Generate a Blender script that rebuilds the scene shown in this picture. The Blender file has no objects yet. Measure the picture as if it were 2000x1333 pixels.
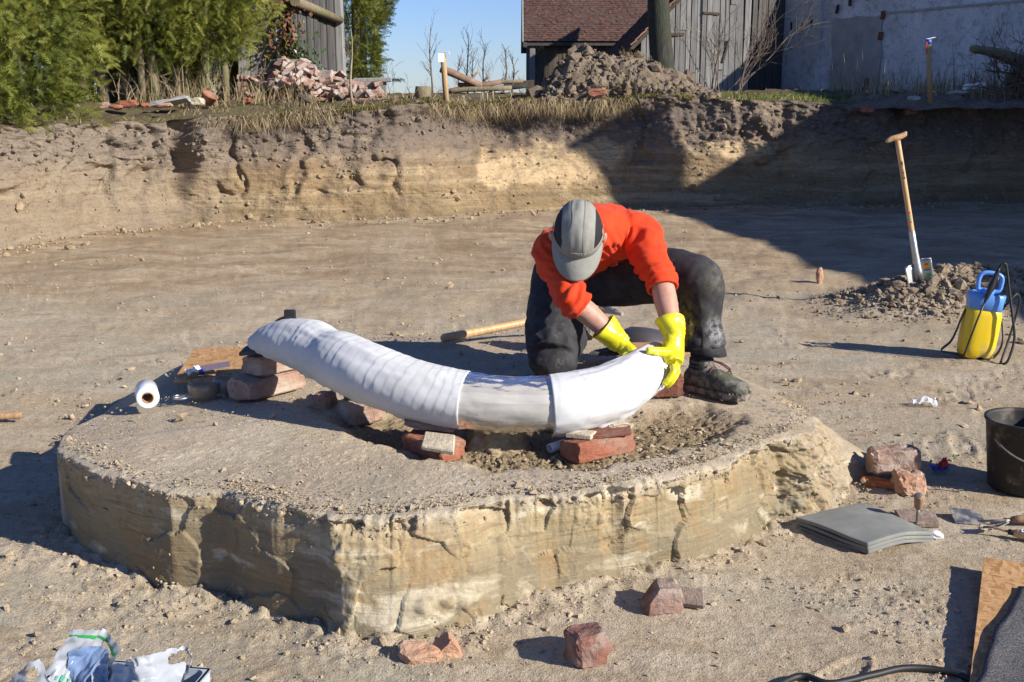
import bpy, bmesh, math, random
import numpy as np
from mathutils import Vector, Matrix, Euler, Quaternion

SC = bpy.context.scene
COL = SC.collection
R = math.radians
rnd = random.Random(7)
rng = np.random.default_rng(11)

# ------------------------------------------------------------------ camera
FPX, CX, CY, CAMZ = 2222.0, 1000.0, 666.5, 1.5
PITCH = math.atan((CY - 185.0) / FPX)
cam_d = bpy.data.cameras.new('camera')
cam_d.sensor_width = 36.0
cam_d.lens = 36.0 * FPX / 2000.0
cam_d.clip_start, cam_d.clip_end = 0.05, 3000.0
cam = bpy.data.objects.new('camera', cam_d)
cam.location = (0, 0, CAMZ)
cam.rotation_euler = (R(90) - PITCH, 0, 0)
COL.objects.link(cam)
SC.camera = cam

# ------------------------------------------------------------------ light
LIGHT = Vector((-1.82, 1.0, -1.08)).normalized()          # the way sunlight travels
SUN_EL = math.asin(-LIGHT.z)
SUN_AZ = math.atan2(-LIGHT.x, -LIGHT.y)                    # from +Y, clockwise
world = bpy.data.worlds.new('World')
SC.world = world
world.use_nodes = True
wn = world.node_tree
wn.nodes.clear()
sky = wn.nodes.new('ShaderNodeTexSky')
sky.sky_type = 'NISHITA'
sky.sun_disc = False
sky.sun_elevation = SUN_EL
sky.sun_rotation = SUN_AZ
sky.altitude = 200
sky.air_density, sky.dust_density, sky.ozone_density = 1.0, 0.1, 1.6
bgn = wn.nodes.new('ShaderNodeBackground')
bgn.inputs['Strength'].default_value = 0.088
wout = wn.nodes.new('ShaderNodeOutputWorld')
tint = wn.nodes.new('ShaderNodeMix'); tint.data_type = 'RGBA'; tint.blend_type = 'MULTIPLY'
tint.inputs[0].default_value = 1.0
tint.inputs[7].default_value = (0.49, 0.62, 1.0, 1)
wn.links.new(sky.outputs[0], tint.inputs[6])
wn.links.new(tint.outputs[2], bgn.inputs[0])
wn.links.new(bgn.outputs[0], wout.inputs[0])

sun_d = bpy.data.lights.new('sun', 'SUN')
sun_d.energy = 5.0
sun_d.angle = R(0.53)
sun_d.color = (1.0, 0.94, 0.84)
sun = bpy.data.objects.new('sun', sun_d)
sun.rotation_euler = LIGHT.to_track_quat('-Z', 'Y').to_euler()
sun.location = (20, -12, 14)
COL.objects.link(sun)

vs = SC.view_settings
vs.view_transform = 'Standard'
vs.look = 'None'
vs.gamma = 1.0
vs.exposure = 0.70
vs.use_curve_mapping = False
SC.cycles.use_denoising = True
SC.cycles.max_bounces = 6
SC.cycles.transparent_max_bounces = 12

# ------------------------------------------------------------------ helpers
cp, sp_ = math.cos(PITCH), math.sin(PITCH)
def ray(u, v):
    a, b = (u - CX) / FPX, -(v - CY) / FPX
    return Vector((a, cp + b * sp_, -sp_ + b * cp))
def at(u, v, z):
    d = ray(u, v); t = (z - CAMZ) / d.z
    return Vector((d.x * t, d.y * t, z))
def aty(u, v, Y):
    d = ray(u, v); t = Y / d.y
    return Vector((d.x * t, Y, CAMZ + d.z * t))

_perm = np.random.default_rng(3).permutation(256).astype(np.int32)
_perm = np.concatenate([_perm, _perm, _perm])
_g3 = np.array([[1,1,0],[-1,1,0],[1,-1,0],[-1,-1,0],[1,0,1],[-1,0,1],[1,0,-1],[-1,0,-1],[0,1,1],[0,-1,1],[0,1,-1],[0,-1,-1],[1,1,0],[-1,1,0],[0,-1,1],[0,-1,-1]], np.float32)
_g2 = np.array([[math.cos(a), math.sin(a)] for a in np.arange(16) / 16 * 2 * math.pi], np.float32)
def pn2(x, y):
    x = np.asarray(x, np.float32); y = np.asarray(y, np.float32)
    xi = np.floor(x).astype(np.int32); yi = np.floor(y).astype(np.int32)
    xf = x - xi; yf = y - yi
    u = xf * xf * xf * (xf * (xf * 6 - 15) + 10); v = yf * yf * yf * (yf * (yf * 6 - 15) + 10)
    def g(dx, dy):
        h = _perm[_perm[(xi + dx) & 255] + ((yi + dy) & 255)] & 15
        gg = _g2[h]
        return gg[..., 0] * (xf - dx) + gg[..., 1] * (yf - dy)
    a = g(0, 0); b = g(1, 0); c = g(0, 1); d = g(1, 1)
    return ((a + u * (b - a)) * (1 - v) + (c + u * (d - c)) * v) * 1.5
def pn3(x, y, z):
    x = np.asarray(x, np.float32); y = np.asarray(y, np.float32); z = np.asarray(z, np.float32)
    xi = np.floor(x).astype(np.int32); yi = np.floor(y).astype(np.int32); zi = np.floor(z).astype(np.int32)
    xf = x - xi; yf = y - yi; zf = z - zi
    f = lambda t: t * t * t * (t * (t * 6 - 15) + 10)
    u, v, w = f(xf), f(yf), f(zf)
    def g(dx, dy, dz):
        h = _perm[_perm[_perm[(xi + dx) & 255] + ((yi + dy) & 255)] + ((zi + dz) & 255)] & 15
        gg = _g3[h]
        return gg[..., 0] * (xf - dx) + gg[..., 1] * (yf - dy) + gg[..., 2] * (zf - dz)
    l = lambda a, b, t: a + t * (b - a)
    return l(l(l(g(0,0,0), g(1,0,0), u), l(g(0,1,0), g(1,1,0), u), v),
             l(l(g(0,0,1), g(1,0,1), u), l(g(0,1,1), g(1,1,1), u), v), w)
def fb2(x, y, f, o=4, gain=.5):
    s = 0; a = 1.0
    for i in range(o):
        s = s + a * pn2(x * f + 17.3 * i, y * f - 9.1 * i); f *= 2.03; a *= gain
    return s
def fb3(x, y, z, f, o=4, gain=.5):
    s = 0; a = 1.0
    for i in range(o):
        s = s + a * pn3(x * f + 17.3 * i, y * f - 9.1 * i, z * f + 5.7 * i); f *= 2.03; a *= gain
    return s
def hash2(i, j, k=0):
    h = _perm[_perm[_perm[i & 255] + (j & 255)] + (k & 255)]
    return h.astype(np.float32) / 255.0
def worley(x, y):
    """f1, f2 and a random id per cell, unit cells"""
    x = np.asarray(x, np.float32); y = np.asarray(y, np.float32)
    xi = np.floor(x).astype(np.int32); yi = np.floor(y).astype(np.int32)
    f1 = np.full(x.shape, 9., np.float32); f2 = f1.copy(); idd = np.zeros_like(f1); cx = f1.copy(); cy = f1.copy()
    for dx in (-1, 0, 1):
        for dy in (-1, 0, 1):
            px = xi + dx + hash2(xi + dx, yi + dy, 1); py = yi + dy + hash2(xi + dx, yi + dy, 2)
            d = np.hypot(px - x, py - y)
            m = d < f1
            f2 = np.where(m, f1, np.minimum(f2, d)); f1 = np.where(m, d, f1)
            idd = np.where(m, hash2(xi + dx, yi + dy, 3), idd); cx = np.where(m, px, cx); cy = np.where(m, py, cy)
    return f1, f2, idd, x - cx, y - cy
def sst(a, b, x):
    t = np.clip((x - a) / (b - a), 0, 1)
    return t * t * (3 - 2 * t)

def np_mesh(name, V, F, smooth=True):
    """V (n,3), F (m,3|4) numpy -> mesh"""
    V = np.ascontiguousarray(V, np.float32); F = np.ascontiguousarray(F, np.int32)
    me = bpy.data.meshes.new(name)
    me.vertices.add(len(V)); me.vertices.foreach_set('co', V.ravel())
    k = F.shape[1]
    me.loops.add(F.size); me.loops.foreach_set('vertex_index', F.ravel())
    me.polygons.add(len(F))
    me.polygons.foreach_set('loop_start', np.arange(len(F), dtype=np.int32) * k)
    if smooth:
        me.polygons.foreach_set('use_smooth', np.ones(len(F), bool))
    else:
        me.polygons.foreach_set('use_smooth', np.zeros(len(F), bool))
    me.update(calc_edges=True)
    return me
def grid_faces(n, m, closed=False):
    i = np.arange(n if closed else n - 1)[:, None]; j = np.arange(m - 1)[None, :]
    a = i * m + j; b = ((i + 1) % n) * m + j
    return np.stack([a, b, b + 1, a + 1], -1).reshape(-1, 4)
def grid_mesh(name, P, closed=False, flip=False):
    n, m = P.shape[:2]
    F = grid_faces(n, m, closed)
    if flip: F = F[:, ::-1]
    return np_mesh(name, P.reshape(-1, 3), F)

def obj(name, me, mat=None, parent=None, loc=None, rot=None):
    o = bpy.data.objects.new(name, me)
    COL.objects.link(o)
    if mat is not None and me is not None:
        if not me.materials: me.materials.append(mat)
    if parent is not None: o.parent = parent
    if loc is not None: o.location = loc
    if rot is not None: o.rotation_euler = rot
    return o
def tag(o, label, cat, group=None, kind=None):
    o['label'] = label; o['category'] = cat
    if group: o['group'] = group
    if kind: o['kind'] = kind
    return o
def struct(o, kind='structure'):
    o['kind'] = kind
    return o
def empty(name, loc=(0, 0, 0), rot=(0, 0, 0)):
    o = bpy.data.objects.new(name, None)
    o.empty_display_size = 0.1
    COL.objects.link(o); o.location = loc; o.rotation_euler = rot
    return o
def copy_tree(o, parent=None):
    c = o.copy(); COL.objects.link(c); c.parent = parent
    for ch in [x for x in o.children]: copy_tree(ch, c)
    return c

# ------------------------------------------------------------------ material nodes
class NT:
    def __init__(s, name):
        s.m = bpy.data.materials.new(name); s.m.use_nodes = True
        s.t = s.m.node_tree; s.b = s.t.nodes['Principled BSDF']
        s._co = None
    def link(s, a, b): s.t.links.new(a, b)
    def setin(s, inp, v):
        if hasattr(v, 'is_output'): s.link(v, inp)
        elif v is not None:
            if isinstance(v, (tuple, list)) and len(v) == 3 and inp.type == 'RGBA': v = (*v, 1)
            inp.default_value = v
    def co(s, kind='Object'):
        n = s.t.nodes.new('ShaderNodeTexCoord'); return n.outputs[kind]
    def geo(s, k='Position'):
        n = s.t.nodes.new('ShaderNodeNewGeometry'); return n.outputs[k]
    def objrand(s):
        return s.t.nodes.new('ShaderNodeObjectInfo').outputs['Random']
    def map(s, v, scale=(1, 1, 1), loc=(0, 0, 0), rot=(0, 0, 0)):
        n = s.t.nodes.new('ShaderNodeMapping'); s.link(v, n.inputs[0])
        n.inputs['Scale'].default_value = scale; n.inputs['Location'].default_value = loc; n.inputs['Rotation'].default_value = rot
        return n.outputs[0]
    def noise(s, v, scale, detail=4, rough=.55, dist=0, out=0):
        n = s.t.nodes.new('ShaderNodeTexNoise')
        if v is not None: s.link(v, n.inputs['Vector'])
        n.inputs['Scale'].default_value = scale; n.inputs['Detail'].default_value = detail
        n.inputs['Roughness'].default_value = rough; n.inputs['Distortion'].default_value = dist
        return n.outputs[out]
    def vor(s, v, scale, feat='F1', out='Distance', rand=1):
        n = s.t.nodes.new('ShaderNodeTexVoronoi'); n.feature = feat
        if v is not None: s.link(v, n.inputs['Vector'])
        n.inputs['Scale'].default_value = scale; n.inputs['Randomness'].default_value = rand
        return n.outputs[out]
    def wave(s, v, scale, dist=2, detail=2, dscale=1, direction='X'):
        n = s.t.nodes.new('ShaderNodeTexWave'); n.bands_direction = direction
        if v is not None: s.link(v, n.inputs['Vector'])
        n.inputs['Scale'].default_value = scale; n.inputs['Distortion'].default_value = dist
        n.inputs['Detail'].default_value = detail; n.inputs['Detail Scale'].default_value = dscale
        return n.outputs['Fac']
    def ramp(s, fac, stops, interp='LINEAR'):
        n = s.t.nodes.new('ShaderNodeValToRGB'); s.setin(n.inputs[0], fac)
        cr = n.color_ramp; cr.interpolation = interp
        while len(cr.elements) < len(stops): cr.elements.new(0.5)
        for e, (p, c) in zip(cr.elements, stops):
            e.position = p
            e.color = (c, c, c, 1) if isinstance(c, (int, float)) else (*c, 1)
        return n.outputs[0]
    def mix(s, fac, a, b, mode='MIX'):
        n = s.t.nodes.new('ShaderNodeMix'); n.data_type = 'RGBA'; n.blend_type = mode; n.clamp_factor = True
        s.setin(n.inputs[0], fac); s.setin(n.inputs[6], a); s.setin(n.inputs[7], b)
        return n.outputs[2]
    def math(s, op, a, b=None, clamp=False):
        n = s.t.nodes.new('ShaderNodeMath'); n.operation = op; n.use_clamp = clamp
        s.setin(n.inputs[0], a)
        if b is not None: s.setin(n.inputs[1], b)
        return n.outputs[0]
    def sep(s, v, k):
        n = s.t.nodes.new('ShaderNodeSeparateXYZ'); s.link(v, n.inputs[0]); return n.outputs[k]
    def attr(s, name, k='Fac'):
        n = s.t.nodes.new('ShaderNodeAttribute'); n.attribute_name = name; return n.outputs[k]
    def bump(s, h, strength=.4, dist=.01, normal=None):
        n = s.t.nodes.new('ShaderNodeBump'); s.link(h, n.inputs['Height'])
        n.inputs['Strength'].default_value = strength; n.inputs['Distance'].default_value = dist
        if normal is not None: s.link(normal, n.inputs['Normal'])
        return n.outputs[0]
    def done(s, color=None, rough=.9, normal=None, metal=None, spec=None, **kw):
        if color is not None: s.setin(s.b.inputs['Base Color'], color)
        s.setin(s.b.inputs['Roughness'], rough)
        if normal is not None: s.link(normal, s.b.inputs['Normal'])
        if metal is not None: s.setin(s.b.inputs['Metallic'], metal)
        if spec is not None: s.setin(s.b.inputs['Specular IOR Level'], spec)
        for k, v in kw.items():
            s.setin(s.b.inputs[k.replace('_', ' ')], v)
        return s.m
M = {}

def soil_mats():
    # pit floor: pale dry loam, browner bands where it was scraped, grey where it dried
    n = NT('floor_soil'); P = n.geo()
    big = n.noise(n.map(P, (1, 1.6, 1)), .55, 5, .6, .4)
    mid = n.noise(P, 3.2, 6, .65)
    fine = n.noise(P, 38, 4, .7)
    c = n.ramp(big, [(.30, (.37, .282, .182)), (.45, (.47, .38, .268)), (.58, (.505, .425, .315)), (.72, (.51, .452, .352))])
    c = n.mix(n.ramp(mid, [(.36, 0), (.66, .75)]), c, (.40, .312, .205))
    streak = n.noise(n.map(P, (.7, 2.6, 1), rot=(0, 0, R(-22))), 1.4, 6, .65, .5)
    c = n.mix(n.ramp(streak, [(.52, 0), (.68, .7)]), c, (.57, .50, .385))
    oliv = n.noise(n.map(P, (1, 1.4, 1), loc=(9, 3, 0)), 1.1, 6, .68, .6)
    c = n.mix(n.ramp(oliv, [(.50, 0), (.62, .8)]), c, (.385, .345, .255))
    c = n.mix(n.ramp(oliv, [(.30, .7), (.42, 0)]), c, (.45, .335, .20))
    blot = n.noise(n.map(P, (1, 1.8, 1), loc=(4, 7, 0)), 1.9, 6, .7, .5)
    c = n.mix(n.ramp(blot, [(.53, 0), (.62, .55), (.75, .75)]), c, (.34, .25, .155))
    # farther back the scraped floor is browner
    yy = n.math('ADD', n.sep(P, 1), n.math('MULTIPLY', n.math('SUBTRACT', big, .5), 7))
    c = n.mix(n.ramp(n.math('DIVIDE', yy, 16), [(.46, 0), (.60, .8), (.92, .9)]), c, n.mix(n.ramp(n.noise(n.map(P, (.8, 1.5, 1), rot=(0, 0, R(-24))), 1.3, 7, .72, 1.2), [(.40, 0), (.68, 1)]), (.275, .182, .098), (.54, .43, .295)))
    c = n.mix(n.ramp(fine, [(.35, .38), (.5, 0)]), c, (.20, .15, .10))
    c = n.mix(n.ramp(fine, [(.58, 0), (.75, .5)]), c, (.56, .49, .38))
    gr = n.noise(P, 130, 3, .7)
    h = n.math('ADD', n.math('MULTIPLY', fine, .8), n.math('MULTIPLY', gr, .45))
    vf = n.noise(P, 420, 2, .6); pit = n.ramp(n.noise(P, 75, 3, .75), [(.30, 0), (.42, 1)])
    co_ = n.noise(P, 13, 6, .78); c = n.mix(n.ramp(co_, [(.32, .55), (.42, 0)]), c, (.17, .125, .082)); c = n.mix(n.ramp(co_, [(.58, 0), (.70, .5)]), c, (.58, .50, .39))
    c = n.mix(n.ramp(gr, [(.30, .45), (.44, 0)]), c, (.13, .098, .068)); c = n.mix(n.ramp(gr, [(.62, 0), (.78, .4)]), c, (.60, .53, .43))  # dark grain painted in for tiny shadows between crumbs
    h = n.math('ADD', n.math('MULTIPLY', gr, .9), n.math('ADD', n.math('MULTIPLY', pit, .5), n.math('MULTIPLY', vf, .35)))
    M['floor'] = n.done(c, .95, n.bump(h, .85, .007, n.bump(co_, .55, .03)), spec=.12)

    # pedestal top: trodden grey-beige; sides handled by z with ochre clay
    n = NT('plinth_soil'); P = n.geo()
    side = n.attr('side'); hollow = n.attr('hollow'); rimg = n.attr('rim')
    big = n.noise(P, 1.6, 5, .6, .3); mid = n.noise(P, 7, 5, .65); fine = n.noise(P, 45, 4, .7); gr = n.noise(P, 140, 3, .7)
    top = n.ramp(big, [(.3, (.40, .315, .215)), (.5, (.48, .395, .288)), (.7, (.515, .445, .34))])
    top = n.mix(n.ramp(mid, [(.38, 0), (.7, .6)]), top, (.42, .33, .225))
    olv = n.noise(n.map(P, (1, 1, 1), loc=(5, 5, 0)), 2.0, 6, .68, .6); top = n.mix(n.ramp(olv, [(.52, 0), (.64, .7)]), top, (.365, .32, .235))
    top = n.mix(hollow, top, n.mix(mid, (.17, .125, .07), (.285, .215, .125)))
    # clay strata of the side
    st = n.noise(n.map(P, (1.2, 1.2, 7)), 1.3, 6, .62, .6)
    sd = n.ramp(st, [(.28, (.20, .148, .078)), (.42, (.29, .22, .118)), (.52, (.36, .285, .165)), (.62, (.34, .225, .10)), (.74, (.42, .35, .225))])
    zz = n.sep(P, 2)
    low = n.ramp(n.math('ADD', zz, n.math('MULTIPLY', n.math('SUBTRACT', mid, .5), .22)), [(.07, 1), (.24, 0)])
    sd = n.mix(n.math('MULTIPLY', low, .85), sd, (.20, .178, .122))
    sd = n.mix(n.ramp(mid, [(.50, 0), (.66, .8)]), sd, (.30, .185, .08))
    lam = n.noise(n.map(P, (3, 3, 42)), 2.0, 4, .65, .3); sd = n.mix(n.ramp(lam, [(.34, .75), (.47, 0)]), sd, (.18, .138, .08)); sd = n.mix(n.ramp(lam, [(.60, 0), (.74, .5)]), sd, (.46, .40, .28))
    pale = n.noise(n.map(P, (2, 2, 5), loc=(3, 1, 0)), 2.2, 5, .6, .8)
    sd = n.mix(n.ramp(pale, [(.54, 0), (.66, .85)]), sd, (.54, .48, .355))
    sd = n.mix(n.math('MULTIPLY', n.attr('cell'), .75), sd, (.215, .168, .10))
    sd = n.mix(n.ramp(n.attr('crack'), [(.0, 0), (1, .8)]), sd, (.12, .09, .055))  # shade inside the cracks painted into the clay colour
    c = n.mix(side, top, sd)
    c = n.mix(n.math('MULTIPLY', rimg, n.ramp(mid, [(.35, .2), (.6, .8)])), c, (.44, .385, .29))
    c = n.mix(n.ramp(fine, [(.34, .35), (.5, 0)]), c, (.21, .16, .105))
    c = n.mix(n.ramp(fine, [(.6, 0), (.78, .4)]), c, (.55, .48, .37))
    h = n.math('ADD', n.math('MULTIPLY', fine, .8), n.math('MULTIPLY', gr, .4))
    vf = n.noise(P, 420, 2, .6); pit = n.ramp(n.noise(P, 85, 3, .75), [(.30, 0), (.42, 1)]); tw = n.math('SUBTRACT', 1.0, n.math('MULTIPLY', side, .75))
    c = n.mix(n.math('MULTIPLY', tw, n.ramp(gr, [(.30, .45), (.44, 0)])), c, (.13, .098, .068)); c = n.mix(n.math('MULTIPLY', tw, n.ramp(gr, [(.62, 0), (.78, .4)])), c, (.60, .53, .43))  # dark grain again stands in for crumb shadows, mostly on top
    h = n.math('MULTIPLY', tw, n.math('ADD', n.math('MULTIPLY', gr, .9), n.math('ADD', n.math('MULTIPLY', pit, .5), n.math('MULTIPLY', vf, .35))))
    h = n.math('ADD', h, n.math('MULTIPLY', n.math('MULTIPLY', side, n.math('ADD', lam, n.math('MULTIPLY', mid, 1.2))), .6))
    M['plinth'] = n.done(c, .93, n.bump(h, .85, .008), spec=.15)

    # excavated wall: ochre loam below, dark humus above
    n = NT('wall_soil'); P = n.geo()
    zz = n.attr('vh')
    big = n.noise(P, .9, 5, .6, .5); mid = n.noise(P, 4.5, 6, .65, .3); fine = n.noise(P, 28, 4, .7)
    zw = n.math('ADD', zz, n.math('MULTIPLY', n.math('SUBTRACT', big, .5), .55))
    zw = n.math('ADD', zw, n.math('MULTIPLY', n.math('SUBTRACT', mid, .5), .30))
    c = n.ramp(zw, [(0, (.235, .175, .10)), (.16, (.26, .188, .105)), (.34, (.29, .205, .112)), (.48, (.265, .185, .108)),
                    (.58, (.235, .178, .125)), (.70, (.185, .148, .118)), (.9, (.155, .126, .106)), (1, (.17, .138, .105))])
    st = n.noise(n.map(P, (.5, .5, 9)), 1.1, 5, .6, .4)
    lowm = n.ramp(zz, [(.42, 1), (.62, 0)])
    c = n.mix(n.math('MULTIPLY', lowm, n.ramp(st, [(.5, 0), (.66, .8)])), c, (.42, .335, .21))
    c = n.mix(n.math('MULTIPLY', lowm, n.ramp(st, [(.33, .65), (.45, 0)])), c, (.17, .135, .085))
    pat = n.noise(n.map(P, (1, 1, 1.4), loc=(5, 2, 3)), 1.5, 5, .62, .9)
    c = n.mix(n.ramp(pat, [(.57, 0), (.68, .75)]), c, (.36, .285, .185))
    c = n.mix(n.ramp(pat, [(.28, .7), (.38, 0)]), c, (.115, .09, .072))
    xg = n.ramp(n.math('ADD', n.math('MULTIPLY', n.sep(P, 0), -.25), n.math('MULTIPLY', n.math('SUBTRACT', big, .5), .5)), [(.80, 0), (1.0, .6)])
    c = n.mix(xg, c, n.mix(mid, (.19, .155, .12), (.34, .28, .21)))
    gl = n.attr('pale')
    c = n.mix(gl, c, n.mix(mid, (.46, .32, .165), (.62, .49, .31)))
    c = n.mix(n.ramp(fine, [(.34, .4), (.48, 0)]), c, (.10, .078, .055))
    c = n.mix(n.ramp(fine, [(.6, 0), (.76, .35)]), c, (.46, .38, .27))
    c = n.mix(1.0, c, (.90, .89, .89), 'MULTIPLY')
    lamw = n.noise(n.map(P, (1.5, 1.5, 14)), 2.2, 5, .65, .5); c = n.mix(n.ramp(lamw, [(.34, .5), (.47, 0)]), c, (.13, .10, .066))
    M['wall'] = n.done(c, .95, n.bump(n.math('ADD', fine, n.math('MULTIPLY', lamw, .8)), .7, .03), spec=.12)

    # surface beyond the pit: straw, moss and crumbs
    n = NT('upper_soil'); P = n.geo()
    a = n.noise(P, .8, 5, .6); b = n.noise(P, 5, 5, .65); f = n.noise(P, 30, 4, .7)
    c = n.ramp(a, [(.32, (.10, .078, .05)), (.48, (.15, .118, .07)), (.62, (.10, .10, .04)), (.75, (.19, .15, .095))])
    c = n.mix(n.ramp(b, [(.4, 0), (.7, .7)]), c, (.20, .155, .09))
    c = n.mix(n.ramp(f, [(.35, .5), (.5, 0)]), c, (.05, .04, .028))
    M['upper'] = n.done(c, .95, n.bump(f, .8, .05), spec=.1)

    n = NT('clod_soil'); r = n.objrand(); P = n.geo()
    a = n.noise(P, 14, 4, .65)
    c = n.ramp(a, [(.3, (.27, .205, .13)), (.55, (.40, .318, .215)), (.75, (.48, .40, .285))])
    M['clod'] = n.done(c, .95, n.bump(n.noise(P, 90, 4, .7), .6, .01), spec=.12)
    n = NT('wall_crumb_soil'); P = n.geo(); a = n.noise(P, 5, 4, .65); zz = n.ramp(n.math('ADD', n.sep(P, 2), n.math('MULTIPLY', n.math('SUBTRACT', a, .5), .6)), [(.35, 0), (.85, 1)])
    M['wallcrumb'] = n.done(n.mix(zz, n.mix(a, (.24, .175, .105), (.40, .31, .20)), n.mix(a, (.13, .104, .083), (.27, .215, .16))), .95, spec=.1)
    n = NT('dark_clod_soil'); P = n.geo()
    a = n.noise(P, 9, 5, .65)
    c = n.ramp(a, [(.3, (.075, .058, .043)), (.5, (.15, .118, .088)), (.75, (.25, .20, .155))])
    M['darkclod'] = n.done(c, .95, n.bump(n.noise(P, 60, 4, .7), .7, .02), spec=.1)
soil_mats()
# ------------------------------------------------------------------ terrain
ZT = 0.33
# rim of the earth plinth: (top pixel, base pixel) round the front, then world points round the back
front = [((108, 852), (125, 1010)), ((150, 895), (165, 1050)), ((240, 928), (240, 1098)), ((330, 950), (340, 1132)),
         ((430, 950), (470, 1178)), ((520, 985), (560, 1208)), ((610, 998), (630, 1228)), ((682, 1008), (690, 1246)),
         ((770, 1004), (765, 1250)), ((880, 990), (890, 1236)), ((965, 966), (975, 1205)), ((1080, 960), (1090, 1168)),
         ((1200, 945), (1200, 1138)), ((1290, 926), (1300, 1116)), ((1380, 905), (1392, 1090)), ((1450, 880), (1462, 1050)),
         ((1515, 852), (1535, 1008)), ((1575, 836), (1632, 945)), ((1598, 815), (1672, 892)), ((1582, 788), (1700, 835))]
rim, base = [], []
for t, b in front:
    r_ = at(t[0], t[1], ZT).xy; b_ = at(b[0], b[1], 0).xy
    if t[0] < 660: b_ = r_ + (b_ - r_) * .15
    k_ = {1575: (.11, .06), 1598: (.17, .07), 1582: (.25, .09)}.get(t[0])
    if k_: b_ = r_ + Vector(k_)
    rim.append(r_); base.append(b_)
for (x, y), w in [((1.10, 4.45), .55), ((1.02, 4.75), .6), ((.85, 5.1), .85), ((.5, 5.5), 1.1), ((0, 5.75), 1.3), ((-.6, 5.7), 1.2),
                  ((-1.2, 5.6), 1.1), ((-1.46, 5.2), .8), ((-1.50, 4.75), .5), ((-1.54, 4.38), .16), ((-1.66, 4.08), .05)]:
    rim.append(Vector((x, y))); d = (Vector((x, y)) - Vector((-.15, 4.3))).normalized()
    base.append(Vector((x, y)) + d * w)
CEN = Vector((-.15, 4.25))
rim = np.array(rim); base = np.array(base)
ang = np.arctan2(rim[:, 1] - CEN.y, rim[:, 0] - CEN.x)
ang = np.unwrap(ang)
A0 = ang[0]
def closed_interp(vals, s):
    x = np.concatenate([ang, [ang[0] + 2 * math.pi]])
    return np.interp((s - A0) % (2 * math.pi) + A0, x, np.concatenate([vals, vals[:1]]))
abase_ = np.unwrap(np.arctan2(base[:, 1] - CEN.y, base[:, 0] - CEN.x)); abase_ += 2 * math.pi * np.round((ang - abase_) / (2 * math.pi))
def base_interp(a):
    v = np.hypot(base[:, 0] - CEN.x, base[:, 1] - CEN.y); o_ = np.argsort(abase_); x = abase_[o_]; v = v[o_]
    x = np.concatenate([x[-1:] - 2 * math.pi, x, x[:1] + 2 * math.pi]); v = np.concatenate([v[-1:], v, v[:1]])
    return np.interp((a - abase_.min()) % (2 * math.pi) + abase_.min(), x, v)
def smooth_closed(v, k):
    for _ in range(k):
        v = (np.roll(v, 1) * .25 + v * .5 + np.roll(v, -1) * .25)
    return v
# the tusk's line on the plan (used for the hollow dug beneath it)
TUSK = [((499, 669), .575, .032), ((522, 666), .582, .056), ((560, 668), .585, .078), ((610, 680), .575, .096), ((660, 702), .56, .103), ((720, 728), .535, .102),
        ((790, 754), .505, .099), ((860, 774), .48, .099), ((930, 785), .468, .097), ((1010, 790), .465, .094), ((1090, 788), .47, .095),
        ((1165, 773), .48, .094), ((1225, 747), .50, .087), ((1266, 718), .52, .075), ((1284, 703), .53, .064)]
tusk_pts = [at(p[0], p[1], z) for p, z, r in TUSK]
tusk_r = [r for p, z, r in TUSK]
TX = np.array([[p.x, p.y] for p in tusk_pts])
def poly_dist(x, y, pts):
    d = np.full(np.shape(x), 9.0)
    for a, b in zip(pts[:-1], pts[1:]):
        ab = b - a; L = (ab ** 2).sum()
        t = np.clip(((x - a[0]) * ab[0] + (y - a[1]) * ab[1]) / L, 0, 1)
        d = np.minimum(d, np.hypot(x - a[0] - t * ab[0], y - a[1] - t * ab[1]))
    return d
HOL = np.array([[-.42, 4.02], [-.28, 3.86], [-.1, 3.74], [.08, 3.70], [.3, 3.76], [.52, 3.90], [.62, 4.05]])
PIL = at(972, 872, .28)
def hollow_at(x, y):
    d = poly_dist(x, y, HOL) + .05 * fb2(x, y, 6, 3)
    return 1 - sst(.13, .27, d)
def top_z(x, y):
    x = np.asarray(x, np.float32); y = np.asarray(y, np.float32)
    z = ZT + .012 * fb2(x, y, 1.7, 3) + .0020 * fb2(x, y, 9, 3, .5)
    z = z - .055 * hollow_at(x, y)
    z = z + .022 * np.exp(-((x - .0) ** 2 + (y - 4.25) ** 2) / .03)            # heap of spoil behind the tusk
    return z
def floor_z(x, y):
    x = np.asarray(x, np.float32); y = np.asarray(y, np.float32)
    z = .030 * fb2(x, y, .45, 3) + .005 * fb2(x, y, 3.1, 3, .5)
    # long drag marks of the digger bucket, farther back
    w = sst(5.2, 8.5, y)
    z = z + w * .020 * fb2(x * .8, y * .9 - x * .3, 1.5, 5, .62)
    return z
def zf(x, y): return float(floor_z(np.array([x]), np.array([y]))[0])
def zt(x, y): return float(top_z(np.array([x]), np.array([y]))[0])

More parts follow.
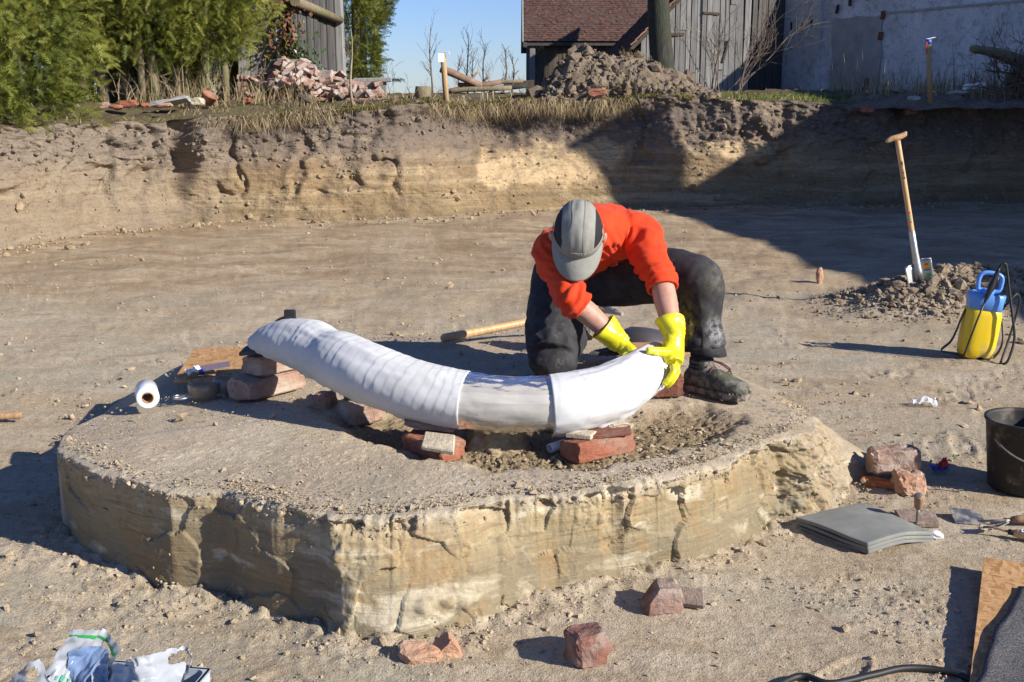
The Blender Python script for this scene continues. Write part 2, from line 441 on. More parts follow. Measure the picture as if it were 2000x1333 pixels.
def floor_detail(x, y):
    """clods and crumbs on the floor"""
    f1, f2, idd, dx, dy = worley(x * 11, y * 11)
    patch = sst(-.05, .45, fb2(x, y, 1.3, 3) + .25 * fb2(x, y, 6, 2))
    clod = np.where(idd > .62, np.clip(.46 - f1, 0, 1) * 2, 0) * (idd - .5)
    clod = clod * (1 - .35 * sst(5.5, 8.5, y))
    z = .030 * clod * (patch * .9 + .06)
    g1, g2, gid, _, _ = worley(x * 34 + 3, y * 34)
    z = z + .009 * np.where(gid > .55, np.clip(.42 - g1, 0, 1) * 2, 0) * (.35 + patch) * (1 - .8 * sst(4.5, 7.5, y))
    z = z + .0016 * fb2(x, y, 24, 3, .6)
    gp = random.Random(23)
    for k in range(70):      # boot prints round the plinth
        a_ = gp.uniform(0, 6.28); rr_ = gp.uniform(2.0, 3.6); px_, py_ = CEN.x + rr_ * math.cos(a_), CEN.y + .2 + rr_ * .9 * math.sin(a_); t_ = gp.uniform(0, 6.28); ct_, st_ = math.cos(t_), math.sin(t_)
        m_ = (np.abs(x - px_) < .25) & (np.abs(y - py_) < .25)
        if not m_.any(): continue
        dx_, dy_ = x[m_] - px_, y[m_] - py_; lx = (dx_ * ct_ + dy_ * st_) / .145; ly = (-dx_ * st_ + dy_ * ct_) / (.050 + .008 * lx)
        q_ = np.sqrt(np.abs(lx) ** 3 + np.abs(ly) ** 3 + 1e-9); z[m_] += -.009 * (1 - sst(.75, 1.0, q_)) * (.75 + .25 * np.sin(lx * 24)) + .006 * np.exp(-((q_ - 1.12) / .12) ** 2)
    z = z - .006 * sst(.25, .6, fb2(x, y, 7, 3, .6)) * patch
    return z

def build_floor():
    rows, cols = 400, 740
    # rows: even steps in slope from close to far
    q = np.linspace(1.5 / 1.75, 1.5 / 24.0, rows)
    Y = 1.5 / q
    Y = np.concatenate([[-6, -3, -1, .5], Y]); rows = len(Y)
    k = np.linspace(-.72, .72, cols)
    X = k[None, :] * np.maximum(Y, 6.0)[:, None] ** 1.0
    # denser columns near the camera
    X = k[None, :] * (np.maximum(Y, 2.2) + .9)[:, None]
    YY = np.broadcast_to(Y[:, None], X.shape)
    Z = floor_z(X, YY) + floor_detail(X, YY)
    # apron of crumbs at the plinth foot
    a = np.arctan2(YY - CEN.y, X - CEN.x)
    rb = base_interp(a)
    rr = np.hypot(X - CEN.x, YY - CEN.y)
    ap = np.exp(-np.clip(rr - rb, 0, 9) / .09) * (((a - A0) % (2 * math.pi)) < (ang[18] - ang[0]))
    Z = Z + ap * (.014 + .022 * fb2(X, YY, 13, 3, .6))
    rrim = closed_interp(np.hypot(rim[:, 0] - CEN.x, rim[:, 1] - CEN.y), a)
    Z = Z - .12 * (rr < np.minimum(rb - .06, rrim + .5 * (rb - rrim)))
    # spoil heap with the spade
    Z = Z + HEAP(X, YY)
    P = np.stack([X, YY, Z], -1)
    o = obj('ground', grid_mesh('ground', P, flip=True), M['floor'])
    struct(o)
hp = at(1800, 585, .06); hp2 = at(1990, 590, .05)
def HEAP(x, y):
    n = fb2(x, y, 5, 3, .55)
    h = .15 * np.exp(-(((x - hp.x) / .52) ** 2 + ((y - hp.y) / .45) ** 2))
    h = h + .20 * np.exp(-(((x - hp2.x) / .75) ** 2 + ((y - hp2.y - .25) / .5) ** 2))
    return h * (1 + .12 * n)
def zfh(x, y): return zf(x, y) + float(HEAP(np.array([x], np.float32), np.array([y], np.float32))[0])
build_floor()

ico = None
def ico_base(sub=1):
    bm = bmesh.new(); bmesh.ops.create_icosphere(bm, subdivisions=sub, radius=1)
    V = np.array([v.co[:] for v in bm.verts], np.float32); F = np.array([[v.index for v in f.verts] for f in bm.faces], np.int32)
    bm.free(); return V, F
ICO1, ICO2, ICO3 = ico_base(1), ico_base(2), ico_base(3)
OCT = (np.array([(1, 0, 0), (-1, 0, 0), (0, 1, 0), (0, -1, 0), (0, 0, 1), (0, 0, -1)], np.float32), np.array([(0, 2, 4), (2, 1, 4), (1, 3, 4), (3, 0, 4), (2, 0, 5), (1, 2, 5), (3, 1, 5), (0, 3, 5)], np.int32))
def stones_mesh(name, pos, size, ico=ICO1, flat=.65, jag=.35, seed=1, smooth=False):
    g = np.random.default_rng(seed)
    V, F = ico; n = len(pos)
    sc = g.uniform(.6, 1.25, (n, 1, 3)).astype(np.float32); sc[:, :, 2] *= flat
    W = V[None] * sc * (1 + g.uniform(-jag, jag, (n, len(V), 1)))
    a = g.uniform(0, 6.28, n); ca, sa = np.cos(a)[:, None], np.sin(a)[:, None]
    tl = g.normal(0, .35, (n, 1)); 
    x, y, z = W[..., 0], W[..., 1], W[..., 2]
    z2 = z + x * tl; x2 = x - z * tl
    W = np.stack([x2 * ca - y * sa, x2 * sa + y * ca, z2], -1) * np.asarray(size)[:, None, None]
    W = W + np.asarray(pos)[:, None, :]
    FF = (F[None] + (np.arange(n) * len(V))[:, None, None]).reshape(-1, 3)
    return np_mesh(name, W.reshape(-1, 3), FF, smooth)
def build_plinth():
    # denser samples along the front
    s_front = np.linspace(ang[0], ang[19], 980, endpoint=False)
    s_back = np.linspace(ang[19], ang[0] + 2 * math.pi, 200, endpoint=False)
    s = np.concatenate([s_front, s_back])
    rr = closed_interp(np.hypot(rim[:, 0] - CEN.x, rim[:, 1] - CEN.y), s)
    rb = closed_interp(np.hypot(base[:, 0] - CEN.x, base[:, 1] - CEN.y), s)
    abase = np.unwrap(np.arctan2(base[:, 1] - CEN.y, base[:, 0] - CEN.x))
    abase += 2 * math.pi * np.round((ang - abase) / (2 * math.pi))
    sb = closed_interp(abase - ang, s) + s
    rr = smooth_closed(rr, 6); rb = smooth_closed(rb, 6)
    rx = CEN.x + rr * np.cos(s); ry = CEN.y + rr * np.sin(s)
    L = np.concatenate([[0], np.cumsum(np.hypot(np.diff(rx), np.diff(ry)))])
    isfront = (sst(0, .08, s - ang[0]) * (1 - sst(ang[16], ang[18] + .02, s))).astype(np.float32)
    leftface = (1 - sst(ang[7] - .12, ang[7] - .01, s)).astype(np.float32)
    # crumbled rim
    e1, e2, eid, _, _ = worley(L * 9, L * 0 + .5)
    edge = .022 * fb2(L * 1.0, L * 0 + 3.3, 4, 3, .5) + .040 * (eid - .55) * (eid > .35) + .007 * fb2(L, L * 0 + 9, 30, 2, .6)
    bite = -.05 * sst(.28, .6, fb2(L, L * 0 + 21., 2.6, 3, .55))
    bite = bite * (1 - .6 * leftface); edge = edge * (1 - .25 * leftface)
    rr2 = rr + (edge + bite) * isfront
    rr3 = rr + bite * isfront * .5 + .3 * edge * isfront
    nt, ns = 150, 100
    tt = np.linspace(0, 1, nt) ** .8
    n = len(s)
    # top
    TXx = CEN.x + (rr2[:, None] * tt[None, :]) * np.cos(s)[:, None]
    TYy = CEN.y + (rr2[:, None] * tt[None, :]) * np.sin(s)[:, None]
    TZ = top_z(TXx, TYy)
    dr = rr2[:, None] * (1 - tt[None, :])
    patch = sst(-.2, .5, fb2(TXx, TYy, 1.8, 3))
    f1, f2, idd, _, _ = worley(TXx * 30, TYy * 30)
    rimw = np.exp(-dr / .10)
    TZ = TZ + np.where(idd > .6, np.clip(.42 - f1, 0, 1) * 2, 0) * (.0015 + .0035 * patch + .007 * rimw * isfront[:, None])
    TZ = TZ + .0012 * fb2(TXx, TYy, 28, 3, .6)
    h = hollow_at(TXx, TYy)
    TZ = TZ + h * .012 * fb2(TXx, TYy, 26, 3, .65)
    # the little clay pillar left standing under the middle of the tusk
    pd = np.hypot((TXx - PIL.x) / 1.35, TYy - PIL.y - .05) + .02 * fb2(TXx, TYy, 16, 3)
    # rounding and crumbling towards the rim
    TZ = TZ - (np.exp(-dr / .022) * (.007 + .010 * fb2(TXx, TYy, 9, 3)) + np.exp(-dr / .09) * .008) * isfront[:, None] - np.exp(-dr / .30) * .05 * (1 - isfront[:, None])
    # side
    vv = np.linspace(0, 1, ns + 1)[1:]
    bx = CEN.x + rb * np.cos(sb); by = CEN.y + rb * np.sin(sb)
    ex, ey, ez = TXx[:, -1], TYy[:, -1], TZ[:, -1]
    gx = np.cos(s); gy = np.sin(s)
    # outward normal on plan
    tx = np.gradient(np.concatenate([rx[-3:], rx, rx[:3]]))[3:-3]; ty = np.gradient(np.concatenate([ry[-3:], ry, ry[:3]]))[3:-3]
    nl = np.hypot(tx, ty) + 1e-9; nx, ny = ty / nl, -tx / nl
    prof = vv[None, :] ** 1.05
    e3x = CEN.x + rr3 * np.cos(s); e3y = CEN.y + rr3 * np.sin(s)
    k3 = np.exp(-vv / .10)[None, :]
    SX = e3x[:, None] + (bx - e3x)[:, None] * prof + (ex - e3x)[:, None] * k3; SY = e3y[:, None] + (by - e3y)[:, None] * prof + (ey - e3y)[:, None] * k3
    zb = -.05
    fr = isfront[:, None]
    SZ = ez[:, None] + (zb - ez)[:, None] * (vv[None, :] * fr + (1 - fr) * (.35 * vv + .65 * sst(0, 1, vv))[None, :])
    LL = np.broadcast_to(L[:, None], SX.shape)
    win = np.sin(np.clip(vv, 0, 1) * math.pi)[None, :] ** .5
    # scraped facets: cells of their own tilt
    wx = LL * 5.6 + .08 * fb2(LL, SZ, 8, 3); wz = SZ * 6.0 + .10 * fb2(LL + 9, SZ, 8, 3)
    f1, f2, idd, dx, dz = worley(wx, wz)
    fac = (idd - .5) * .028 + dx * (hash_f(idd, 1) - .5) * .050 + dz * (hash_f(idd, 2) - .5) * .040
    g1, g2, gid, gx_, gz_ = worley(LL * 16 + 4, SZ * 19)
    fac2 = (gid - .5) * .009
    rough = sst(-.1, .35, fb2(LL, SZ, 3.2, 3))
    disp = fac * 1.0 + fac2 * (.05 + .7 * rough) + .005 * fb2(LL, SZ, 12, 4, .62) * (.15 + rough) + .016 * fb2(LL, SZ, 1.7, 2) + .0008 * fb2(LL, SZ, 60, 2)
    crumb = np.where(gid > .7, np.clip(.4 - g1, 0, 1), 0) * .04 * rough
    disp = disp + crumb
    # cracks
    cx_, c2_, cid, _, _ = worley(LL * 3.0 + .10 * fb2(LL, SZ, 14, 3), SZ * 1.6 + .10 * fb2(LL + 5, SZ, 14, 3))
    gap = c2_ - cx_
    on = sst(.0, .2, fb2(LL + 2, SZ, 2.0, 2)) * (1 - leftface[:, None])
    crack = (1 - sst(.008, .022, gap)) * on
    disp = disp - crack * .022
    # upper lip crumbles more
    lip = np.exp(-vv / .16)[None, :]
    l1, l2, lid, _, _ = worley(LL * 13, SZ * 15)
    disp = disp + lip * (.007 * fb2(LL, SZ, 18, 4, .65) - .034 * (lid > .68) * sst(0, .3, rough + .3))
    foot = np.exp(-(1 - vv) / .10)[None, :]
    disp = disp * np.clip(vv / .05, 0, 1)[None, :] + foot * .03 * np.abs(fb2(LL, SZ, 12, 3))
    rmask = sst(ang[15], ang[16], s) * (1 - sst(ang[19], ang[20] + .25, s)); disp = disp * np.maximum(isfront, .9 * rmask)[:, None] * (1 - .62 * leftface[:, None]) + .022 * rmask[:, None] * fb2(LL, SZ, 9, 4, .65) * win
    SX = SX + nx[:, None] * disp; SY = SY + ny[:, None] * disp
    SZ = SZ + .006 * fb2(LL, SZ, 20, 2) * win
    P = np.concatenate([np.stack([TXx, TYy, TZ], -1), np.stack([SX, SY, SZ], -1)], 1)
    me = grid_mesh('earth_plinth', P, closed=True)
    m = P.shape[1]
    z0 = np.zeros((n, nt), np.float32); z1 = np.zeros((n, ns), np.float32)
    def add(name, top, side):
        a = me.attributes.new(name, 'FLOAT', 'POINT')
        a.data.foreach_set('value', np.ascontiguousarray(np.concatenate([np.broadcast_to(top, z0.shape), np.broadcast_to(side, z1.shape)], 1), np.float32).ravel())
    sidew = np.clip(vv / .04, 0, 1)[None, :] * np.maximum(isfront, .55 * rmask)[:, None]
    pil = 0 * pd
    add('side', z0 + pil * .7, z1 + sidew)
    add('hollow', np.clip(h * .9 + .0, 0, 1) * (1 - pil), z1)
    add('rim', np.exp(-dr / .045) * isfront[:, None], np.exp(-vv / .10)[None, :] * isfront[:, None])
    add('crack', z0, crack)
    add('cell', z0, np.clip((idd - .5) * 2, 0, 1))
    o = obj('terrain', me, M['plinth'])
    o.name = 'earth_plinth'
    struct(o)
    # crumbs spilling over the lip, clinging to rough spots and lying at the foot
    g = np.random.default_rng(29); K = 42000; ii = g.integers(0, n, K); jj = g.integers(0, ns, K); vj = vv[jj]
    w = .55 * np.exp(-vj / .05) + .6 * np.exp(-(1 - vj) / .06) + .008 * rough[ii, jj] + .5 * np.exp(-vj / .12) * (fb2(L[ii], vj, 3.5, 2) > .35)
    ok = (g.uniform(0, 1.6, K) < w) & (isfront[ii] > .6); ii, jj, vj = ii[ok], jj[ok], vj[ok]
    pos = np.stack([SX[ii, jj], SY[ii, jj], SZ[ii, jj]], -1); size = np.minimum(.0027 * np.exp(g.normal(0, .55, len(ii))), .011) * np.where(vj > .85, 1.5, 1)
    pos[:, 0] += nx[ii] * size * .4; pos[:, 1] += ny[ii] * size * .4
    lg = size > .0065
    a = obj('lip_crumbs', stones_mesh('lip_crumbs', pos[~lg], size[~lg], OCT, .8, .35, 33), M['clod'], o); a['kind'] = 'stuff'
    a = obj('lip_clods', stones_mesh('lip_clods', pos[lg], size[lg], ICO1, .8, .36, 34), M['clod'], o); a['kind'] = 'stuff'
def hash_f(idd, k):
    return np.modf(np.abs(np.sin(idd * 127.1 + k * 311.7)) * 43758.5)[0]
build_plinth()

# ---- the excavated wall: base pixels, top pixels with depth offset
wl = [  # base pixel, top pixel, set-back of the top edge
    ((-700, 640), (-700, 330), .3), ((-330, 545), (-330, 275), .3), ((0, 478), (0, 250), .35), ((120, 462), (110, 246), .35), ((215, 448), (200, 240), .30),
    ((320, 440), (300, 238), .22), ((345, 436), (350, 236), .18), ((385, 434), (400, 232), .25), ((520, 432), (520, 222), .35), ((700, 430), (700, 215), .55),
    ((860, 424), (850, 206), .9), ((1000, 414), (980, 203), 1.0), ((1110, 408), (1100, 200), .7), ((1230, 405), (1230, 192), .35), ((1400, 405), (1400, 192), .30),
    ((1550, 404), (1550, 200), .30), ((1700, 402), (1700, 207), .3), ((1850, 398), (1850, 206), .3), ((2000, 396), (2000, 204), .3), ((2300, 392), (2300, 204), .3), ((2900, 388), (2900, 204), .3)]
WB, WT = [], []
for b, t, s in wl:
    pb = at(b[0], b[1], 0); WB.append((pb.x, pb.y, 0))
    pt = aty(t[0], t[1], pb.y + s); WT.append(tuple(pt))
WB = np.array(WB); WT = np.array(WT)
wlen = np.concatenate([[0], np.cumsum(np.hypot(np.diff(WB[:, 0]), np.diff(WB[:, 1])))])
def build_wall():
    n, m = 900, 130
    L = np.linspace(0, wlen[-1], n)
    ip = lambda A: np.stack([np.interp(L, wlen, A[:, k]) for k in range(3)], -1)
    B, T = ip(WB), ip(WT)
    def sm(A, k):
        for _ in range(k):
            A[1:-1] = A[:-2] * .25 + A[1:-1] * .5 + A[2:] * .25
        return A
    sm(B, 14); sm(T, 14)
    T[:, 2] += .05 * fb2(L, L * 0, 1.1, 4, .6)
    T[:, 1] += .10 * fb2(L, L * 0 + 5, .8, 4, .6)
    v = np.linspace(0, 1, m)
    # profile: steep smooth foot, slumped belly in the middle stretch, steep top
    u0 = np.interp(L, wlen, np.array([0,0,0,0,0,0,0,0,0,.3,.8,1,.6,.1,0,0,0,0,0,0,0], float))
    slump = u0[:, None]
    prof = v[None, :] * (1 - slump) + slump * (.12 * v + .88 * sst(.25, .80, v))[None, :]
    X = B[:, None, 0] + (T - B)[:, None, 0] * prof; Y = B[:, None, 1] + (T - B)[:, None, 1] * prof
    Z = B[:, None, 2] - .03 + (T[:, 2] - B[:, 2] + .03)[:, None] * v[None, :]
    tx = np.gradient(B[:, 0]); ty = np.gradient(B[:, 1]); nl = np.hypot(tx, ty)
    nx, ny = ty / nl, -tx / nl        # towards the pit
    LL = np.broadcast_to(L[:, None], X.shape)
    VV = np.broadcast_to(v[None, :], X.shape)
    up = sst(.42, .7, VV + .16 * fb2(LL, Z, 1.2, 3))
    f1, f2, idd, dx, dz = worley(LL * 1.5 + .5 * fb2(LL, Z, 3, 2), Z * 2.6 + .5 * fb2(LL + 7, Z, 3, 2))
    fac = (idd - .5) * .12 + dx * (hash_f(idd, 1) - .5) * .16 + dz * (hash_f(idd, 2) - .5) * .12
    g1, g2, gid, _, _ = worley(LL * 6, Z * 7)
    c1, c2, cid_, _, _ = worley(LL * 8 + .4 * fb2(LL, Z, 6, 2), Z * 8)
    d = fac * (.14 + .36 * up) + (gid - .5) * .022 * (.05 + up) + .055 * fb2(LL, Z, 1.3, 3, .5) + .028 * fb2(LL, Z, 7, 4, .62) * (.06 + .94 * up)
    d = d + up * .075 * np.clip(.5 - c1, 0, 1) * (cid_ > .3) + (1 - up) * .03 * np.clip(.45 - c1, 0, 1) * (cid_ > .78)
    d = d - .30 * np.exp(-((LL - wlen[6] - .05 + .05 * fb2(LL, Z, 2, 2)) / .10) ** 2) * sst(.05, .5, VV) + .10 * np.exp(-((LL - wlen[7] - .05) / .14) ** 2) * sst(.3, .7, VV)
    # vertical clefts and ledges
    d = d - .08 * (1 - sst(.02, .11, np.abs(pn2(LL * .55 + .25 * fb2(LL, Z, 2, 2), LL * 0 + 4)))) * sst(.1, .4, VV)
    ledge = np.abs(pn2(LL * .5 + 8, Z * 3.3 + .9 * fb2(LL * .8, Z, 1, 3)))
    d = d + .012 * (1 - sst(.0, .10, ledge)) * (1 - up) * (fb2(LL, Z, 1.5, 2) > 0)
    # overhanging sod at the very top, scalloped foot
    sod = np.exp(-(1 - VV) / .07)
    d = d + sod * (.03 + .10 * fb2(LL, Z * 2.2 + 2, 2.6, 4, .6))
    d = d + np.exp(-VV / .07) * (.10 + .10 * fb2(LL, Z, 3, 3))
    d = d + .012 * fb2(LL, Z, 22, 3, .6)
    win = np.clip((1 - VV) / .015, 0, 1) * .5 + .5
    X = X + nx[:, None] * d * win; Y = Y + ny[:, None] * d * win
    Z = Z + .03 * fb2(LL, VV * 3, 4, 3) * np.sin(VV * math.pi)
    P = np.stack([X, Y, Z], -1)
    me = grid_mesh('excavation_wall', P, flip=True)
    a = me.attributes.new('vh', 'FLOAT', 'POINT'); a.data.foreach_set('value', np.ascontiguousarray(VV, np.float32).ravel())
    # pale ochre sand laid bare in the middle stretch
    gx = (LL - np.interp(1.0, [0, 1], [0, 1]) * 0)
    c0 = wlen[11]
    pale = sst(.0, .35, 1 - np.hypot((LL - c0 - .2) / 1.2, (VV - .42) / .2) + .6 * fb2(LL, Z, 2, 4))
    pale = np.maximum(pale, sst(.0, .3, 1 - np.hypot((LL - wlen[13] + .45) / .45, (VV - .5) / .16) + .4 * fb2(LL, Z, 3, 3)))
    pale = np.maximum(pale, .9 * sst(.0, .3, 1 - np.hypot((LL - wlen[14] - .4) / .5, (VV - .55) / .12) + .4 * fb2(LL, Z, 3, 3)))
    a = me.attributes.new('pale', 'FLOAT', 'POINT'); a.data.foreach_set('value', np.ascontiguousarray(pale * .85, np.float32).ravel())
    o = obj('excavation_wall', me, M['wall'])
    struct(o)
    # crumbs clinging to the face and fallen to its foot
    g = np.random.default_rng(17); K = 10000; ii = g.integers(2, n - 2, K); jj = g.integers(2, m - 2, K)
    foot = g.uniform(0, 1, K) < .10; jj = np.where(foot, 2, jj); keep = foot | (np.maximum(up[ii, jj], .16) * (.35 + .65 * (fb2(L[ii], v[jj], 2.2, 2) > 0)) > g.uniform(0, 1, K)); ii, jj, foot = ii[keep], jj[keep], foot[keep]
    pos = P[ii, jj].copy(); off = np.where(foot, np.abs(g.normal(0, .30, len(ii))) + .02, .008); pos[:, 0] += nx[ii] * off; pos[:, 1] += ny[ii] * off
    pos[foot, 2] = floor_z(pos[foot, 0], pos[foot, 1]) + .012
    size = np.minimum(.0115 * np.exp(g.normal(0, .6, len(ii))), .055); FACE.append((pos, size))
    return P[:, -1, :], L
FACE = []
wall_top, wall_L = build_wall()

def build_upper():
    # strips running back from the wall's top edge; the land rises a little, then dips out of sight
    E = wall_top[::3]
    off = np.concatenate([[0, .02, .06], np.geomspace(.12, 16, 74), np.geomspace(18, 900, 26)])
    n = len(E)
    # outward direction fans
    dirx = np.interp(E[:, 0], [-7, -4.5, 0, 8, 16], [-.85, -.45, 0, .12, .5]); dl = np.sqrt(1 + dirx ** 2)
    X = E[:, None, 0] + dirx[:, None] / dl[:, None] * off; Y = E[:, None, 1] + off[None, :] / dl[:, None]
    far = sst(.05, 2.5, off)[None, :]
    Zb = upper_z(X, Y)
    Z = E[:, None, 2] * (1 - far) + Zb * far
    Z = Z + (.035 * fb2(X, Y, 3, 4, .6) + .02 * fb2(X, Y, 11, 3, .6)) * sst(0, .1, off)[None, :] * (1 - sst(10, 20, off))[None, :]
    o = obj('upper_ground', grid_mesh('upper_ground', np.stack([X, Y, Z], -1), flip=True), M['upper'])
    struct(o)
def upper_z(x, y):
    x = np.asarray(x, np.float32); y = np.asarray(y, np.float32)
    z = np.interp(y, [0, 14, 15.5, 18, 22, 30, 40, 60, 200, 1000], [1.25, 1.34, 1.40, 1.46, 1.5, 1.5, 1.35, .9, -4, -20])
    z = z + .05 * sst(2.5, 6, x) + .06 * fb2(x, y, .35, 3)
    return z
def zu(x, y): return float(upper_z(np.array([x]), np.array([y]))[0])
build_upper()

# ---- loose crumbs and pebbles
def rim_r(x, y, arr):
    a = np.arctan2(y - CEN.y, x - CEN.x)
    return base_interp(a), np.hypot(x - CEN.x, y - CEN.y)
def build_crumbs():
    g = np.random.default_rng(5)
    # floor
    N = 85000
    q = g.uniform(1.5 / 14, 1.5 / 2.0, N); y = 1.5 / q; x = g.uniform(-.62, .62, N) * (y + .8)
    rb, rr = rim_r(x, y, base)
    dens = .10 + .9 * sst(.05, .5, fb2(x, y, 1.3, 3) + .25 * fb2(x, y, 6, 2)) + 2.2 * np.exp(-np.clip(rr - rb, 0, 9) / .10) 
    keep = (g.uniform(0, 1.9, N) < dens) & (rr > rb - .03)
    x, y = x[keep], y[keep]; rb, rr = rb[keep], rr[keep]
    size = .0026 * np.exp(g.normal(0, .5, len(x))) * (1 + .10 * np.clip(y - 2, 0, 6)) 
    big = g.uniform(0, 1, len(x)) < .02; size = np.where(big, size * 2.8, size); size = np.minimum(size, .028)
    z = floor_z(x, y) + floor_detail(x, y) + np.exp(-np.clip(rr - rb, 0, 9) / .09) * (.014 + .022 * fb2(x, y, 13, 3, .6)) + HEAP(x, y) + size * .2
    # clods turned up in drifts farther back
    M2 = 4200; y2 = g.uniform(5.2, 15.2, M2); x2 = g.uniform(-.56, .62, M2) * (y2 + .5)
    k2 = (fb2(x2 * .5 + y2 * .1, y2 * 2.2 - x2 * .4, .9, 3) + .35 * fb2(x2, y2, 2.5, 2) + .15 > g.uniform(0, .75, M2)) & (np.hypot(x2 - CEN.x, y2 - CEN.y) > 2.2)
    x2, y2 = x2[k2], y2[k2]; s2 = np.minimum(.0065 * np.exp(g.normal(0, .55, len(x2))), .035)
    x = np.concatenate([x, x2]); y = np.concatenate([y, y2]); size = np.concatenate([size, s2]); z = np.concatenate([z, floor_z(x2, y2) + floor_detail(x2, y2) + s2 * .25])
    o = obj('soil_crumbs', stones_mesh('soil_crumbs', np.stack([x, y, z], -1)[size < .007], size[size < .007] * 1.15, OCT, seed=2), M['clod'])
    lg = size >= .007; oc = obj('clods', stones_mesh('clods', np.stack([x, y, z], -1)[lg], size[lg], ICO1, .7, .38, 12), M['clod'], o); oc['kind'] = 'stuff'
    tag(o, 'loose crumbs of pale soil scattered over the pit floor', 'soil crumbs', kind='stuff')
    # plinth top
    N = 30000
    a = g.uniform(0, 2 * math.pi, N); t = np.sqrt(g.uniform(0, 1, N))
    R_ = closed_interp(np.hypot(rim[:, 0] - CEN.x, rim[:, 1] - CEN.y), a) * .985
    fr_ = ((a - A0) % (2 * math.pi)) < (ang[19] - ang[0])
    t = np.where((g.uniform(0, 1, N) < .3) & fr_, 1 - np.abs(g.normal(0, .05, N)), t)
    x = CEN.x + R_ * t * np.cos(a); y = CEN.y + R_ * t * np.sin(a)
    hol = hollow_at(x, y)
    dens = .18 + .75 * sst(-.1, .5, fb2(x, y, 2.1, 3) + .3 * fb2(x, y, 9, 2)) + hol * .35 + np.exp(-(1 - t) / .05) * ((a - A0) % (2 * math.pi) < (ang[19] - ang[0]))
    k = g.uniform(0, 1.5, N) < dens; x, y, t, hol = x[k], y[k], t[k], hol[k]
    size = .0021 * np.exp(g.normal(0, .5, len(x))) * (1 + .5 * hol)
    big = g.uniform(0, 1, len(x)) < .012; size = np.minimum(np.where(big, size * 2.8, size), .02)
    z = top_z(x, y) + size * .2
    o = obj('soil_crumbs', stones_mesh('plinth_crumbs', np.stack([x, y, z], -1), size * 1.15, OCT, seed=3), M['clod'])
    tag(o, 'loose crumbs of pale soil lying on top of the earth plinth', 'soil crumbs', kind='stuff')
build_crumbs()
o = obj('wall_crumbs', stones_mesh('wall_crumbs', FACE[0][0], FACE[0][1], ICO1, .8, .35, 21), M['wallcrumb']); tag(o, 'crumbs and clods clinging to the excavated wall and fallen to its foot', 'soil crumbs', kind='stuff')
# ------------------------------------------------------------------ object meshes
def tube(name, pts, rad, seg=10, cap=True, smooth=True, closed=False):
    pts = [Vector(p) for p in pts]; n = len(pts)
    if not isinstance(rad, (list, tuple)): rad = [rad] * n
    V, F = [], []
    up = Vector((0, 0, 1)); prevx = None
    for i, p in enumerate(pts):
        if closed: t = (pts[(i + 1) % n] - pts[i - 1])
        else: t = pts[min(i + 1, n - 1)] - pts[max(i - 1, 0)]
        t.normalize()
        if prevx is None:
            x = t.cross(up if abs(t.z) < .9 else Vector((0, 1, 0))).normalized()
        else:
            x = (prevx - t * prevx.dot(t)).normalized()
        prevx = x; y = t.cross(x)
        for k in range(seg):
            a = 2 * math.pi * k / seg
            V.append(p + (x * math.cos(a) + y * math.sin(a)) * rad[i])
    for i in range(n if closed else n - 1):
        for k in range(seg):
            a, b = i * seg + k, i * seg + (k + 1) % seg
            c, d = ((i + 1) % n) * seg + (k + 1) % seg, ((i + 1) % n) * seg + k
            F.append((a, b, c, d))
    if cap and not closed:
        F.append(tuple(range(seg - 1, -1, -1))); F.append(tuple((n - 1) * seg + k for k in range(seg)))
    me = bpy.data.meshes.new(name); me.from_pydata([v[:] for v in V], [], F)
    for p in me.polygons: p.use_smooth = smooth and len(p.vertices) == 4
    me.update(); return me
def spline(pts, n=8):
    """Catmull-Rom through points"""
    P = [Vector(p) for p in pts]; P = [P[0] * 2 - P[1]] + P + [P[-1] * 2 - P[-2]]
    out = []
    for i in range(1, len(P) - 2):
        for k in range(n):
            t = k / n; a, b, c, d = P[i - 1], P[i], P[i + 1], P[i + 2]
            out.append(.5 * ((2 * b) + (c - a) * t + (2 * a - 5 * b + 4 * c - d) * t * t + (3 * b - a - 3 * c + d) * t ** 3))
    out.append(P[-2]); return out
def lathe(name, prof, seg=32, smooth=True):
    """prof: (r, z) from bottom to top"""
    V, F = [], []
    for r, z in prof:
        for k in range(seg):
            a = 2 * math.pi * k / seg; V.append((r * math.cos(a), r * math.sin(a), z))
    for i in range(len(prof) - 1):
        for k in range(seg):
            a, b = i * seg + k, i * seg + (k + 1) % seg
            F.append((a, b, b + seg, a + seg))
    me = bpy.data.meshes.new(name); me.from_pydata(V, [], F)
    for p in me.polygons: p.use_smooth = smooth
    me.update(); return me
def bm_mesh(name, bm, smooth=False):
    me = bpy.data.meshes.new(name); bm.to_mesh(me); bm.free()
    for p in me.polygons: p.use_smooth = smooth
    return me
def box_bm(sx, sy, sz, cen=(0, 0, 0), bev=0, seg=2):
    bm = bmesh.new(); bmesh.ops.create_cube(bm, size=1)
    for v in bm.verts: v.co = Vector((v.co.x * sx + cen[0], v.co.y * sy + cen[1], v.co.z * sz + cen[2]))
    if bev: bmesh.ops.bevel(bm, geom=bm.edges[:], offset=bev, segments=seg, affect='EDGES', profile=.5)
    return bm
def box(name, sx, sy, sz, cen=(0, 0, 0), bev=0, seg=2):
    return bm_mesh(name, box_bm(sx, sy, sz, cen, bev, seg))
